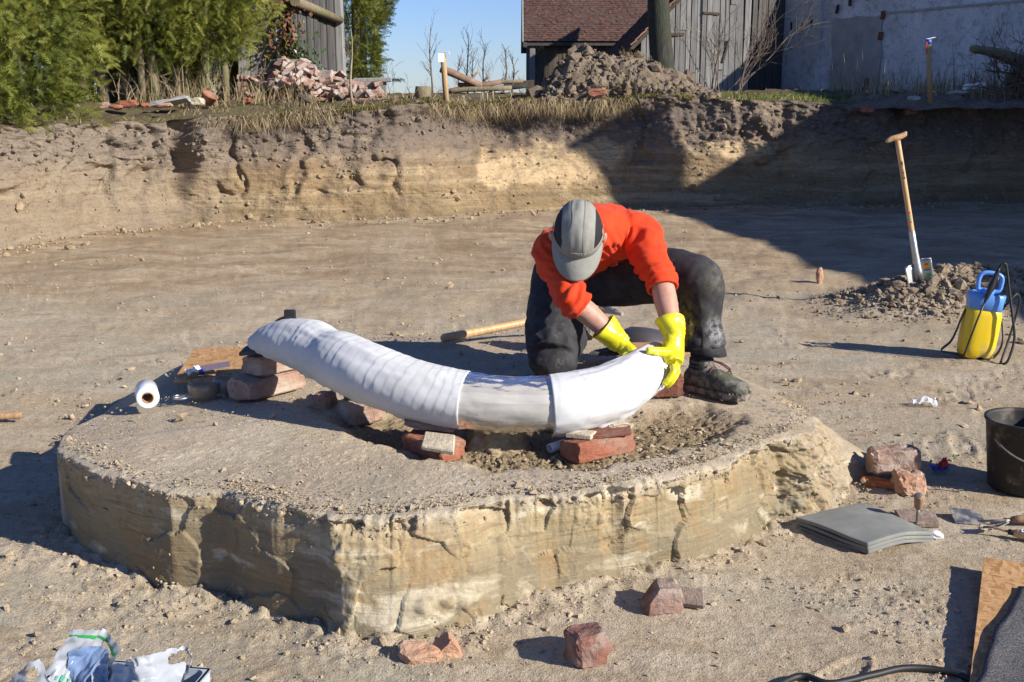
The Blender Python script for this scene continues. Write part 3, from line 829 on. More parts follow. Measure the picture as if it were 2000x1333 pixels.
def poly_prism(name, pts, h, bev=0, z0=0):
    bm = bmesh.new()
    vs = [bm.verts.new((p[0], p[1], z0)) for p in pts]
    f = bm.faces.new(vs); r = bmesh.ops.extrude_face_region(bm, geom=[f])
    for e in r['geom']:
        if isinstance(e, bmesh.types.BMVert): e.co.z += h
    bmesh.ops.recalc_face_normals(bm, faces=bm.faces)
    if bev: bmesh.ops.bevel(bm, geom=bm.edges[:], offset=bev, segments=1, affect='EDGES')
    return bm_mesh(name, bm)
def worn_block(name, L, W, H, seed, wear=.012, cut=None, sub=5, broken=0):
    """a worn brick or stone, corner at origin -> spans 0..L, 0..W, 0..H"""
    bm = bmesh.new(); bmesh.ops.create_cube(bm, size=1)
    bmesh.ops.subdivide_edges(bm, edges=bm.edges[:], cuts=sub, use_grid_fill=True)
    co = np.array([v.co[:] for v in bm.verts], np.float32)
    # round the corners
    q = np.abs(co) * 2; m = np.sort(q, axis=1)
    corner = (m[:, 1] > .95) * 1.0 + (m[:, 0] > .95) * 1.0
    P = co * np.array([L, W, H])
    s = seed * 7.31
    nx = fb3(co[:, 0] * 2 + s, co[:, 1] * 2, co[:, 2] * 2, .9, 3, .42); ny = fb3(co[:, 0] * 2, co[:, 1] * 2 + s, co[:, 2] * 2 + 3, .9, 3, .42); nz = fb3(co[:, 0] * 2 + 5, co[:, 1] * 2, co[:, 2] * 2 + s, .9, 3, .42)
    P += np.stack([nx, ny, nz], -1) * wear * .9
    P -= np.sign(co) * (corner * wear * .45)[:, None] * np.array([1, 1, 1])
    if broken:    # rough broken face at +x
        e = co[:, 0] > .45
        P[e, 0] += (fb3(co[e, 0] * 3 + s, co[e, 1] * 2, co[e, 2] * 2, 1.0, 3) - .2) * broken
    P += np.array([L, W, H]) / 2
    for v, p in zip(bm.verts, P): v.co = p
    if cut:
        for pl_co, pl_no in cut:
            g = bm.verts[:] + bm.edges[:] + bm.faces[:]
            r = bmesh.ops.bisect_plane(bm, geom=g, plane_co=pl_co, plane_no=pl_no, clear_outer=True)
            ed = [e for e in r['geom_cut'] if isinstance(e, bmesh.types.BMEdge)]
            bmesh.ops.contextual_create(bm, geom=ed)
    return bm_mesh(name, bm)
def rock(name, size, seed, jag=.25, flat=1, ico=ICO3):
    V, F = ico; s = seed * 3.7
    n = fb3(V[:, 0] + s, V[:, 1], V[:, 2], 1.3, 4, .55)
    f1, f2, idd, _, _ = worley(V[:, 0] * 1.6 + V[:, 2] + s, V[:, 1] * 1.6 - V[:, 2])
    W = V * (1 + jag * n + jag * .5 * (idd - .5))[:, None] * np.array(size)
    return np_mesh(name, W, F, False)

# ------------------------------------------------------------------ object materials
def simple(name, col, rough=.6, bscale=0, bstr=.2, bdist=.005, var=.0, vs=8, metal=None, spec=None, **kw):
    n = NT(name); co = n.co()
    c = col
    if var:
        f = n.noise(co, vs, 5, .6)
        c = n.mix(n.ramp(f, [(.3, 0), (.7, 1)]), tuple(x * (1 - var) for x in col), tuple(min(1, x * (1 + var)) for x in col))
    nm = n.bump(n.noise(co, bscale, 4, .65), bstr, bdist) if bscale else None
    M[name] = n.done(c, rough, nm, metal=metal, spec=spec, **kw)
    return M[name]
def obj_mats():
    # bricks: clay with mortar bloom, different per object
    def brick(name, a, b, dust, dd=.5):
        n = NT(name); co = n.co(); r = n.objrand()
        v = n.map(co, (1, 1, 1)); v2 = n.t.nodes.new('ShaderNodeVectorMath'); v2.operation = 'ADD'
        n.link(co, v2.inputs[0])
        cmb = n.t.nodes.new('ShaderNodeCombineXYZ'); n.link(n.math('MULTIPLY', r, 20), cmb.inputs[0]); n.link(cmb.outputs[0], v2.inputs[1])
        v = v2.outputs[0]
        f = n.noise(v, 16, 6, .65); g = n.noise(v, 7, 5, .6, .6); h = n.noise(v, 52, 4, .72)
        c = n.mix(n.ramp(f, [(.3, 0), (.7, 1)]), a, b)
        c = n.mix(n.ramp(g, [(.46, 0), (.62, dd)]), c, dust)
        c = n.mix(n.ramp(h, [(.32, .45), (.46, 0)]), c, tuple(x * .35 for x in a))
        M[name] = n.done(c, .92, n.bump(n.math('ADD', f, n.math('MULTIPLY', h, .8)), .9, .009), spec=.2)
    brick('brick_red', (.21, .075, .045), (.34, .13, .075), (.33, .235, .18), .5)
    brick('brick_pink', (.26, .165, .125), (.38, .235, .17), (.42, .35, .285), .85)
    brick('brick_dark', (.13, .05, .035), (.21, .085, .055), (.2, .14, .11), .4)
    brick('brick_purple', (.16, .085, .068), (.27, .125, .09), (.30, .245, .205), .85)
    brick('tile_orange', (.40, .13, .045), (.52, .19, .07), (.36, .26, .19), .45)
    brick('tile_pinkish', (.38, .205, .125), (.46, .27, .17), (.42, .34, .26), .5)
    brick('stone_cream', (.42, .36, .26), (.54, .47, .35), (.30, .22, .17), .5)
    brick('stone_grey', (.17, .155, .135), (.28, .25, .21), (.35, .31, .25), .5)
    brick('tile_browngrey', (.20, .145, .115), (.28, .21, .165), (.33, .27, .21), .5)
    brick('slate', (.045, .048, .055), (.085, .088, .095), (.17, .16, .15), .35)
    # bandage: woven gauze in windings
    n = NT('bandage'); su = n.attr('su'); th = n.attr('th')
    cmb = n.t.nodes.new('ShaderNodeCombineXYZ'); n.link(su, cmb.inputs[0]); n.link(th, cmb.inputs[1]); v = cmb.outputs[0]
    w = n.wave(v, 60, .6, 1, 1, 'X'); w2 = n.wave(v, 38, .4, 1, 1, 'Y')
    f = n.noise(n.co(), 9, 4, .6)
    c = n.mix(n.ramp(f, [(.35, 0), (.7, 1)]), (.50, .50, .497), (.56, .562, .566))
    c = n.mix(n.ramp(n.noise(n.co(), 4, 5, .6), [(.60, 0), (.72, .35)]), c, (.62, .55, .44))
    h = n.math('ADD', n.math('MULTIPLY', w, .5), n.math('MULTIPLY', w2, .35))
    M['bandage'] = n.done(c, .85, n.bump(h, .10, .003), spec=.15, Subsurface_Weight=.0)
    n = NT('gauze'); su = n.attr('su'); th = n.attr('th')
    cmb = n.t.nodes.new('ShaderNodeCombineXYZ'); n.link(su, cmb.inputs[0]); n.link(th, cmb.inputs[1]); v = cmb.outputs[0]
    w = n.wave(v, 70, .3, 1, 1, 'X')
    band = n.ramp(n.math('FRACT', n.math('MULTIPLY', th, 2.1)), [(.0, .15), (.25, .5), (.30, 0), (.62, .05), (.66, .6), (.95, .4)])
    c = n.mix(band, (.56, .535, .485), (.40, .365, .31))
    c = n.mix(n.math('MULTIPLY', w, .10), c, (.62, .58, .52))
    M['gauze'] = n.done(c, .7, n.bump(w, .06, .003), spec=.25)
    # clear film
    n = NT('clear_film'); t = n.t
    tr = t.nodes.new('ShaderNodeBsdfTransparent'); tr.inputs[0].default_value = (.97, .97, .97, 1)
    gl = t.nodes.new('ShaderNodeBsdfGlossy'); gl.inputs['Roughness'].default_value = .09; gl.inputs[0].default_value = (1, 1, 1, 1)
    fr = t.nodes.new('ShaderNodeFresnel'); fr.inputs[0].default_value = 1.45
    bmp = n.bump(n.noise(n.map(n.co(), (1, 1, 1)), 26, 5, .6, 1.2), .35, .012)
    n.link(bmp, gl.inputs['Normal']); n.link(bmp, fr.inputs['Normal'])
    mx = t.nodes.new('ShaderNodeMixShader'); n.link(n.math('MULTIPLY', fr.outputs[0], .9, True), mx.inputs[0]); n.link(tr.outputs[0], mx.inputs[1]); n.link(gl.outputs[0], mx.inputs[2])
    n.link(mx.outputs[0], t.nodes['Material Output'].inputs[0]); M['film'] = n.m
    # chipboard of strands
    n = NT('strand_board'); co = n.co()
    v1 = n.map(co, (1, 3.2, 1), rot=(0, 0, R(35))); v2 = n.map(co, (3.0, 1, 1), rot=(0, 0, R(20)))
    a = n.vor(v1, 34, 'F1', 'Color'); b = n.vor(v2, 28, 'F1', 'Color')
    ar = n.t.nodes.new('ShaderNodeSeparateColor'); n.link(a, ar.inputs[0]); br = n.t.nodes.new('ShaderNodeSeparateColor'); n.link(b, br.inputs[0])
    sel = n.math('GREATER_THAN', n.noise(co, 26, 3, .6), .5)
    f = n.mix(sel, ar.outputs[0], br.outputs[0])
    grain = n.noise(n.map(co, (1, 9, 1), rot=(0, 0, R(30))), 18, 4, .65)
    c = n.ramp(f, [(0, (.30, .155, .06)), (.4, (.47, .265, .11)), (.75, (.58, .37, .18)), (1, (.38, .195, .08))])
    c = n.mix(n.math('MULTIPLY', grain, .4), c, (.33, .17, .07))
    M['osb'] = n.done(c, .75, n.bump(f, .25, .004), spec=.25)
    # ash handle wood
    n = NT('handle_wood'); co = n.co(); g = n.noise(n.map(co, (14, 14, .9)), 5, 5, .6)
    c = n.ramp(g, [(.3, (.40, .235, .105)), (.55, (.53, .335, .165)), (.75, (.60, .41, .22))])
    M['handle_wood'] = n.done(c, .45, n.bump(g, .12, .003), spec=.4)
    n = NT('old_handle_wood'); co = n.co(); g = n.noise(n.map(co, (14, 14, .9)), 5, 5, .6)
    c = n.ramp(g, [(.3, (.20, .115, .06)), (.55, (.32, .20, .11)), (.75, (.42, .29, .175))])
    M['old_handle'] = n.done(c, .6, n.bump(g, .2, .003), spec=.3)
    n = NT('sawn_wood'); co = n.co(); g = n.noise(n.map(co, (1.2, 16, 10)), 6, 5, .6)
    c = n.ramp(g, [(.3, (.32, .15, .075)), (.55, (.46, .25, .13)), (.75, (.56, .36, .21))])
    M['sawn_wood'] = n.done(c, .7, n.bump(g, .3, .004), spec=.3)
    simple('steel', (.42, .42, .41), .38, 40, .1, .002, .25, 14, metal=.85)
    n = NT('steel_dull'); co = n.co(); f = n.noise(co, 22, 5, .6)
    M['steel_dull'] = n.done(n.mix(n.ramp(f, [(.42, 0), (.62, .8)]), (.27, .27, .27), (.34, .28, .21)), n.ramp(f, [(.4, .35), (.65, .85)]), metal=n.ramp(f, [(.45, .8), (.62, .1)]))
    n = NT('black_bucket'); co = n.co(); f = n.noise(co, 11, 5, .65); g = n.noise(co, 45, 4, .7)
    c = n.mix(n.ramp(f, [(.52, 0), (.72, .55)]), (.022, .021, .02), (.26, .21, .155))
    c = n.mix(n.ramp(g, [(.6, 0), (.75, .4)]), c, (.30, .26, .21))
    M['bucket'] = n.done(c, .62, n.bump(g, .15, .003), spec=.35)
    simple('black_rubber', (.018, .018, .019), .55, 60, .1, .001, spec=.35)
    simple('black_plastic', (.022, .022, .024), .38, 0, spec=.4)
    simple('grey_plastic', (.40, .44, .48), .45, 30, .05, .002, .10, 6, spec=.4)
    simple('dark_bowl', (.062, .056, .060), .38, 25, .1, .003, .25, 9, spec=.45)
    n = NT('yellow_tank'); co = n.co(); f = n.noise(co, 9, 5, .65)
    zz = n.sep(co, 2)
    c = n.mix(n.math('MULTIPLY', n.ramp(f, [(.48, 0), (.62, .8)]), n.ramp(zz, [(.02, 1), (.14, .12)])), (.72, .50, .012), (.42, .33, .17))
    M['yellow_tank'] = n.done(c, .36, n.bump(f, .05, .004), spec=.45, Subsurface_Weight=.0)
    simple('blue_plastic', (.10, .27, .66), .36, 0, spec=.45, var=.12)
    simple('white_plastic', (.74, .76, .78), .4, 0, spec=.4)
    n = NT('rubber_mat'); co = n.co(); f = n.noise(co, 10, 5, .6); g = n.noise(n.map(co, (3, 40, 1)), 9, 4, .6)
    c = n.mix(n.ramp(f, [(.35, 0), (.65, 1)]), (.17, .175, .165), (.225, .228, .21))
    c = n.mix(n.ramp(f, [(.62, 0), (.75, .5)]), c, (.33, .29, .22))
    M['mat_grey'] = n.done(c, .85, n.bump(g, .2, .004), spec=.2)
    n = NT('roofing_felt'); co = n.co(); f = n.noise(co, 260, 2, .8); g = n.noise(co, 5, 4, .6)
    c = n.mix(n.ramp(f, [(.45, 0), (.62, 1)]), (.045, .045, .05), (.20, .195, .19)); c = n.mix(n.ramp(g, [(.5, 0), (.75, .4)]), c, (.22, .19, .16))
    M['felt'] = n.done(c, .95, n.bump(f, .5, .003), spec=.15)
    simple('chalk', (.62, .62, .60), .9)
    n = NT('stretch_film'); co = n.co()
    M['stretch_film'] = n.done((.66, .71, .78), .22, n.bump(n.noise(n.map(co, (30, 1, 30)), 4, 4, .6), .25, .004), spec=.5)
    n = NT('film_edge'); co = n.co(); w = n.wave(co, 120, .2, 1, 1)
    n2 = n.t.nodes.new('ShaderNodeTexWave'); n2.wave_type = 'RINGS'; n2.rings_direction = 'Y'; n.link(co, n2.inputs[0]); n2.inputs['Scale'].default_value = 140
    M['film_edge'] = n.done(n.mix(n2.outputs['Fac'], (.58, .56, .50), (.72, .70, .66)), .55)
    simple('cardboard', (.40, .25, .135), .85, 40, .1, .002, .15)
    simple('brown_tape', (.235, .165, .105), .25, spec=.5, var=.06)
    simple('grey_tape', (.19, .17, .15), .3, spec=.5)
    simple('paper_white', (.78, .78, .77), .8)
    simple('purple_card', (.20, .15, .19), .4, spec=.4)
    simple('blue_cap', (.02, .05, .26), .4)
    simple('red_paint', (.42, .03, .025), .5)
    simple('sticker_yellow', (.78, .45, .02), .5); simple('sticker_red', (.62, .05, .03), .5); simple('sticker_blue', (.05, .10, .42), .5); simple('sticker_green', (.10, .38, .16), .5)
    simple('ink', (.03, .028, .025), .7)
    simple('green_print', (.01, .25, .05), .5); simple('green_text', (.10, .36, .26), .6)
    # polythene bags
    def bag(name, col, alpha):
        n = NT(name)
        bmp = n.bump(n.noise(n.co(), 16, 3, .5, .6), .25, .008)
        M[name] = n.done(col, .22, bmp, spec=.5, Alpha=alpha, Transmission_Weight=.0)
    bag('bag_white', (.36, .38, .42), .88); bag('bag_blue', (.17, .25, .42), .80); bag('bag_clear', (.75, .78, .8), .55)
obj_mats()

# ------------------------------------------------------------------ wrapped tusk
def build_tusk():
    cen = spline(tusk_pts, 40); N = len(cen)
    C = np.array([p[:] for p in cen]); rr = np.interp(np.linspace(0, len(tusk_r) - 1, N), np.arange(len(tusk_r)), tusk_r)
    for _ in range(25):
        rr[1:-1] = rr[:-2] * .25 + rr[1:-1] * .5 + rr[2:] * .25
    L = np.concatenate([[0], np.cumsum(np.linalg.norm(np.diff(C, axis=0), axis=1))])
    n = 440; S = np.linspace(0, L[-1], n)
    C = np.stack([np.interp(S, L, C[:, k]) for k in range(3)], -1); rad = np.interp(S, L, rr)
    T = np.gradient(C, axis=0); T /= np.linalg.norm(T, axis=1)[:, None]
    up = np.array([0, 0, 1.0]); Xd = np.cross(T, up); Xd /= np.linalg.norm(Xd, axis=1)[:, None]; Yd = np.cross(Xd, T)
    seg = 84; th = np.linspace(0, 2 * math.pi, seg, endpoint=False)      # 0 = +X side (towards camera), pi/2 = up
    SS = S[:, None] + 0 * th; TH = th[None, :] + 0 * SS
    # px of each station, to know where wraps begin and end
    uu = np.array([project(Vector(c))[0] for c in C])
    i1 = int(np.argmin(np.abs(uu - 896))); i2 = int(np.argmin(np.abs(uu - 1090)))
    s1, s2 = S[i1], S[i2]
    base_r = rad[:, None] * (1 + .03 * np.cos(TH * 2 + 1.2))
    def wrap(SS, TH, pitch, amp, seed):
        wob = .014 * np.sin(TH + seed + SS * 3) + .004 * np.sin(2 * TH + SS * 9 + seed) + .004 * fb2(SS, TH, 2.4, 2)
        ph = (SS + wob) / pitch + .25 * pn2(SS * 3 + seed, SS * 0)
        fr = ph - np.floor(ph); cell = np.floor(ph)
        h = amp * (sst(0, .05, fr) * (1 - fr) * 1.1) * (.5 + hash_f(cell, seed))
        # pulled threads: slanting tension wrinkles
        h = h + .0008 * pn2(SS * 28 + 3 * TH, TH * 1.5 + seed) + .0005 * pn2(SS * 60 - 5 * TH, TH * 2)
        return h
    dL = wrap(SS, TH, .034, .0012, 1.0); dR = wrap(SS, TH, .085, .0008, 5.0)
    # sagging hem below
    low = np.exp(-((TH - 3 * math.pi / 2) / .75) ** 2)
    sag = low * (.016 * sst(-.1, .6, fb2(SS, TH * .3, 7, 3)) + .006)
    bump_ = .012 * np.exp(-((SS - .20) / .10) ** 2) * np.exp(-((TH - 1.3) / .9) ** 2) - .010 * np.exp(-((SS - .36) / .05) ** 2)
    big = .004 * fb2(SS * 1.0, np.cos(TH) * .7 + 2, 5, 3)
    def part(a, b, d, name, mat, parent, extra=0, endcap=(False, False), thick=.006):
        sl = slice(a, b)
        rr_ = base_r[sl] + d[sl] + extra + big[sl]
        P = C[sl][:, None, :] + rr_[..., None] * (np.cos(TH[sl])[..., None] * Xd[sl][:, None, :] + np.sin(TH[sl])[..., None] * Yd[sl][:, None, :])
        rows = [P]
        su = [SS[sl]]; tt = [TH[sl] / (2 * math.pi) * 3]
        def ring(i, fr, shift):   # extra ring towards the axis
            p = C[i] + shift * T[i] + (base_r[i] * fr)[:, None] * (np.cos(th)[:, None] * Xd[i] + np.sin(th)[:, None] * Yd[i])
            return p[None]
        if endcap[0]:
            pre = [ring(a, f, s_) for f, s_ in ((.02, -.030), (.35, -.029), (.62, -.024), (.84, -.015), (.96, -.006))]
            rows = pre + rows; su = [np.broadcast_to(SS[a], (1, seg))] * 5 + su; tt = [TH[a:a + 1] * .477] * 5 + tt
        else:
            rows = [ring(a, .93, 0)] + rows; su = [SS[a:a + 1]] + su; tt = [TH[a:a + 1] * .477] + tt
        if endcap[1]:
            post = [ring(b - 1, f, s_) for f, s_ in ((.97, .012), (.86, .026), (.66, .035), (.38, .040), (.02, .042))]
            rows = rows + post; su = su + [SS[b - 1:b]] * 5; tt = tt + [TH[b - 1:b] * .477] * 5
        else:
            rows = rows + [ring(b - 1, .93, 0)]; su = su + [SS[b - 1:b]]; tt = tt + [TH[b - 1:b] * .477]
        P = np.concatenate(rows, 0).astype(np.float32)
        Q = P.transpose(1, 0, 2)
        me = grid_mesh(name, Q - np.array(org[:]), closed=True)
        for nm, arr in (('su', su), ('th', tt)):
            at_ = me.attributes.new(nm, 'FLOAT', 'POINT'); A = np.concatenate(arr, 0).T
            at_.data.foreach_set('value', np.ascontiguousarray(A, np.float32).ravel())
        return obj(name, me, mat, parent)
    org = Vector((0.0, 3.95, .36))
    root = empty('wrapped_tusk', org)
    tag(root, 'long curved tusk wrapped in white bandages, propped on bricks', 'wrapped tusk')
    part(0, i1 + 6, dL + bump_ + sag * .6, 'bandage', M['bandage'], root, .002, (True, False))
    part(i2 - 6, n, dR + sag * 1.3, 'bandage', M['bandage'], root, .004, (False, True))
    gz = part(i1 - 12, i2 + 12, .0015 * fb2(SS, TH, 9, 3), 'gauze', M['gauze'], root, -.006)
    gz['label'] = 'bare gauze stretch showing through clear film'
    fl = .0035 * fb2(SS * 2, TH, 7, 3) + .014 * low * np.abs(fb2(SS, TH * .4, 16, 3)) + .002
    part(i1 - 8, i2 + 8, fl, 'plastic_film', M['film'], gz, -.002)
    # torn wisp of thread
    return i1
def project(p):
    d = Vector(p) - Vector((0, 0, CAMZ))
    zc = d.y * cp - d.z * sp_; yc = d.y * sp_ + d.z * cp
    return CX + FPX * d.x / zc, CY - FPX * yc / zc
build_tusk()

# ------------------------------------------------------------------ bricks and stones
def corner_block(name, me, mat, px, z, rz, label, cat, group=None, tilt=(0, 0), lift=0):
    p = px if isinstance(px, Vector) else at(px[0], px[1], z)
    o = obj(name, me, mat, loc=(p.x, p.y, p.z + lift), rot=(tilt[0], tilt[1], rz))
    tag(o, label, cat, group)
    return o
SUP = 'bricks and stones propping up the tusk'
LY = 'loose bricks and tile pieces on the pit floor'
bd = math.atan2(.30, .22)
corner_block('brick', worn_block('brick', .30, .14, .085, 1, .010, sub=7), M['brick_pink'], (489, 789), .335, bd, 'pinkish worn brick at the bottom of the stack under the tusk\'s thick end', 'brick', SUP)
corner_block('brick', worn_block('brick', .29, .135, .075, 2, .010, sub=7), M['brick_pink'], at(512, 782, .335) + Vector((0.005, .015, .084)), .0, bd - .02, 'greyish pink brick on top of the stack under the tusk\'s thick end', 'brick', SUP)
p_ = at(505, 781, .335)
corner_block('slate_piece', poly_prism('slate_piece', [(0, 0), (.10, -.02), (.15, .03), (.12, .08), (.03, .07)], .016, .003), M['slate'], p_ + Vector((-.075, .03, .166)), 0, .25, 'small dark slate chip on the left edge of the brick stack', 'slate', SUP, tilt=(.10, -.12))
corner_block('slate_piece', poly_prism('slate_piece', [(0, 0), (.18, -.01), (.20, .12), (.05, .15)], .016, .003), M['slate'], p_ + Vector((.03, .08, .167)), 0, .5, 'dark slate wedge directly beneath the tusk\'s thick end', 'slate', SUP, tilt=(.03, .05))
corner_block('brick', worn_block('brick', .16, .11, .085, 3, .012, sub=7, broken=.02), M['brick_pink'], (686, 838), .295, R(40), 'rounded pale pink half brick between the stack and the cream stone', 'brick', SUP)
corner_block('brick', worn_block('brick', .10, .09, .075, 4, .012, sub=7), M['brick_pink'], (640, 812), .31, R(75), 'small rounded brick lump left of the pale half brick', 'brick', SUP)
corner_block('stone', worn_block('stone', .13, .10, .07, 5, .011, sub=6), M['stone_grey'], at(688, 838, .295) + Vector((-.03, .06, .082)), 0, R(18), 'grey mossy stone wedged between half brick and tusk', 'stone', SUP, tilt=(.06, -.05))
corner_block('brick_shard', worn_block('brick_shard', .07, .06, .04, 6, .008, sub=5), M['tile_pinkish'], at(712, 822, .29) + Vector((.01, .02, .02)), 0, R(20), 'small pink brick shard behind the pale half brick', 'brick', SUP)
b1_, b2_ = at(782, 884, .285), at(862, 908, .285)
corner_block('brick', worn_block('brick', (b2_ - b1_).length, .125, .082, 7, .010, sub=7), M['brick_red'], b1_, 0, math.atan2(b2_.y - b1_.y, b2_.x - b1_.x), 'weathered red brick carrying the cream stone under the tusk', 'brick', SUP, tilt=(.0, .0), lift=-.01)
corner_block('stone_flake', poly_prism('stone_flake', [(0, 0), (.115, -.015), (.10, .085), (-.005, .09)], .018, .004), M['stone_cream'], at(822, 880, .345), 0, R(-8), 'flat cream stone flake leaning on the red brick', 'stone', SUP, tilt=(.30, .05))
corner_block('stone_flake', worn_block('stone_flake', .18, .07, .032, 8, .010, sub=6), M['tile_browngrey'], at(787, 836, .375), 0, R(-14), 'long brown stone bar on the red brick below the bandage', 'stone', SUP, tilt=(.05, .06))
corner_block('brick', worn_block('brick', .25, .115, .072, 9, .008, sub=7), M['brick_red'], at(1132, 911, .285), 0, R(36), 'orange red brick under stacked tiles beside the white tube', 'brick', SUP)
q_ = at(1132, 911, .285)
corner_block('tile_piece', poly_prism('tile_piece', [(0, 0), (.15, .02), (.17, .10), (.08, .14), (-.02, .07)], .013, .002), M['brick_dark'], q_ + Vector((.04, .06, .074)), 0, R(12), 'dark red roof tile piece on the orange red brick', 'tile', SUP, tilt=(.12, .02))
corner_block('stone_flake', poly_prism('stone_flake', [(0, 0), (.09, -.01), (.10, .05), (.01, .06)], .018, .003), M['stone_cream'], q_ + Vector((-.045, .075, .076)), 0, R(-14), 'small cream stone chip on the orange red brick', 'stone', SUP)
corner_block('tile_piece', poly_prism('tile_piece', [(0, 0), (.19, .01), (.20, .09), (.02, .10)], .014, .002), M['tile_orange'], q_ + Vector((-.03, .13, .100)), 0, R(12), 'bright orange tile strip touching the underside of the bandage', 'tile', SUP, tilt=(-.06, -.10))
corner_block('stone_flake', worn_block('stone_flake', .09, .08, .03, 12, .010, sub=5), M['stone_cream'], q_ + Vector((.12, .13, .072)), 0, R(30), 'pale stone chip at the back of the orange red brick', 'stone', SUP)
corner_block('brick', worn_block('brick', .22, .12, .085, 10, .008, sub=7), M['brick_dark'], at(1230, 782, .33), 0, R(8), 'dark red brick under the tusk tip beside the boot', 'brick', SUP)
corner_block('wooden_plank', box('wooden_plank', .32, .16, .025, (.16, .08, .0125), .002), M['sawn_wood'], at(1215, 742, .33) + Vector((.0, .06, .086)), 0, R(5), 'reddish sawn plank on the dark brick behind the tusk tip', 'plank', SUP)
corner_block('slate_sheet', poly_prism('slate_sheet', [(0, 0), (.25, -.02), (.27, .08), (.13, .13), (.03, .05)], .016, .003), M['slate'], at(1150, 708, .33) + Vector((0, 0, .03)), 0, R(3), 'dark pointed slate sheet behind the gloved hands', 'slate')
corner_block('brick_shard', worn_block('brick_shard', .085, .06, .045, 11, .008, sub=5), M['tile_browngrey'], at(958, 866, .30) + Vector((0, .0, .10)), 0, R(10), 'small brown brick shard on the clay pillar under clear film', 'brick', SUP)

# clay pillar left standing under the film
def build_pillar():
    n, m = 90, 50
    a = np.linspace(0, 2 * math.pi, n, endpoint=False); v = np.linspace(0, 1.12, m)
    A, V = np.meshgrid(a, v, indexing='ij')
    r = .088 - .018 * np.clip(V, 0, 1) + .022 * np.exp(-V / .12)
    r = r * (1 + .10 * np.sign(np.cos(2 * A)) * np.abs(np.cos(2 * A)) ** .6)
    ca, sa = np.cos(A), np.sin(A)
    r = r + .012 * fb3(ca, sa, V * 2, 2.2, 4, .6) + .006 * fb3(ca, sa, V * 2, 8, 3)
    top = np.clip((V - 1) / .12, 0, 1); r = r * (1 - top * .999)
    z = .225 + .155 * np.clip(V, 0, 1) + .006 * fb3(ca, sa, V, 5, 2) * (1 - top)
    P = np.stack([PIL.x + r * ca * 1.25, PIL.y - .035 + r * sa, z], -1)
    me = grid_mesh('clay_pillar', P, closed=True)
    for nm, val in (('side', .85), ('hollow', .0), ('rim', 0.), ('crack', 0.), ('cell', 0.5)):
        t = me.attributes.new(nm, 'FLOAT', 'POINT'); t.data.foreach_set('value', np.full(n * m, val, np.float32))
    obj('clay_pillar', me, M['plinth'], bpy.data.objects['earth_plinth'])
build_pillar()

def floor_obj(name, me, mat, px, rz, label, cat, group=None, tilt=(0, 0), lift=0, z=None):
    p = at(px[0], px[1], .0)
    zz = zfh(p.x, p.y) if z is None else z
    p = at(px[0], px[1], zz)
    o = obj(name, me, mat, loc=(p.x, p.y, zz + lift), rot=(tilt[0], tilt[1], rz)); tag(o, label, cat, group); return o
floor_obj('brick', worn_block('brick', .115, .10, .085, 21, .011, sub=8, broken=.02, cut=[((.02, 0, .06), (-.8, .2, .55))]), M['brick_purple'], (1262, 1206), R(12), 'purplish broken half brick beside a grey tile piece', 'brick', LY, tilt=(0, .04), lift=-.006)
floor_obj('tile_piece', poly_prism('tile_piece', [(0, 0), (.085, -.005), (.08, .06), (.0, .065)], .018, .002), M['tile_browngrey'], (1318, 1188), R(-10), 'flat grey brown tile piece propped against the purplish half brick', 'tile', LY, tilt=(.45, .0), lift=.006)
floor_obj('brick', worn_block('brick', .10, .10, .095, 23, .010, sub=8, broken=.02), M['brick_purple'], (1128, 1312), R(20), 'reddish cube-shaped brick chunk lying alone in front of the plinth', 'brick', LY, lift=-.006)
floor_obj('brick_shard', worn_block('brick_shard', .11, .075, .038, 24, .009, sub=6, cut=[((.02, 0, 0), (-.8, -.55, .1)), ((.095, .05, 0), (.7, .7, .2))]), M['tile_pinkish'], (782, 1304), R(12), 'longer of two salmon brick shards at the plinth\'s front corner', 'brick', LY, tilt=(.25, 0), lift=-.006)
floor_obj('brick_shard', worn_block('brick_shard', .08, .055, .065, 25, .009, sub=6, cut=[((.035, 0, .062), (-.75, 0, .66)), ((.062, 0, .04), (.8, 0, .6))]), M['tile_pinkish'], (848, 1290), R(15), 'upright triangular salmon brick shard next to the longer one', 'brick', LY, tilt=(.2, .1), lift=-.006,)
floor_obj('brick', worn_block('brick', .19, .12, .10, 26, .013, sub=8), M['brick_pink'], (1705, 952), R(-2), 'large pinkish worn brick tilted on another near the bucket', 'brick', LY, tilt=(-.12, -.06), lift=.045)
floor_obj('brick', worn_block('brick', .11, .12, .085, 27, .016, sub=7), M['tile_pinkish'], (1762, 972), R(8), 'salmon half brick under the large pinkish brick', 'brick', LY, lift=-.004)
floor_obj('tile_piece', worn_block('tile_piece', .15, .05, .026, 28, .008, sub=5), M['tile_orange'], (1680, 950), R(-28), 'narrow orange roof tile strip in front of the pinkish bricks', 'tile', LY, tilt=(.15, .0), lift=.002)
floor_obj('stone', rock('stone', (.030, .028, .075), 3, .25), M['tile_pinkish'], (1600, 553), .3, 'small pale stone standing upright on the floor near the spade', 'stone', lift=.055)
floor_obj('stone_slab', poly_prism('stone_slab', [(0, 0), (.13, -.01), (.15, .09), (.10, .13), (.01, .12)], .018, .003), M['tile_browngrey'], (1762, 1030), R(0), 'flat grey stone slab lying behind the standing trowel', 'stone', tilt=(.04, 0))
floor_obj('stone', rock('stone', (.030, .024, .014), 9, .2), M['paper_white'], (1825, 1050), -.5, 'small white stone at the corner of the grey mats', 'stone', lift=.010)

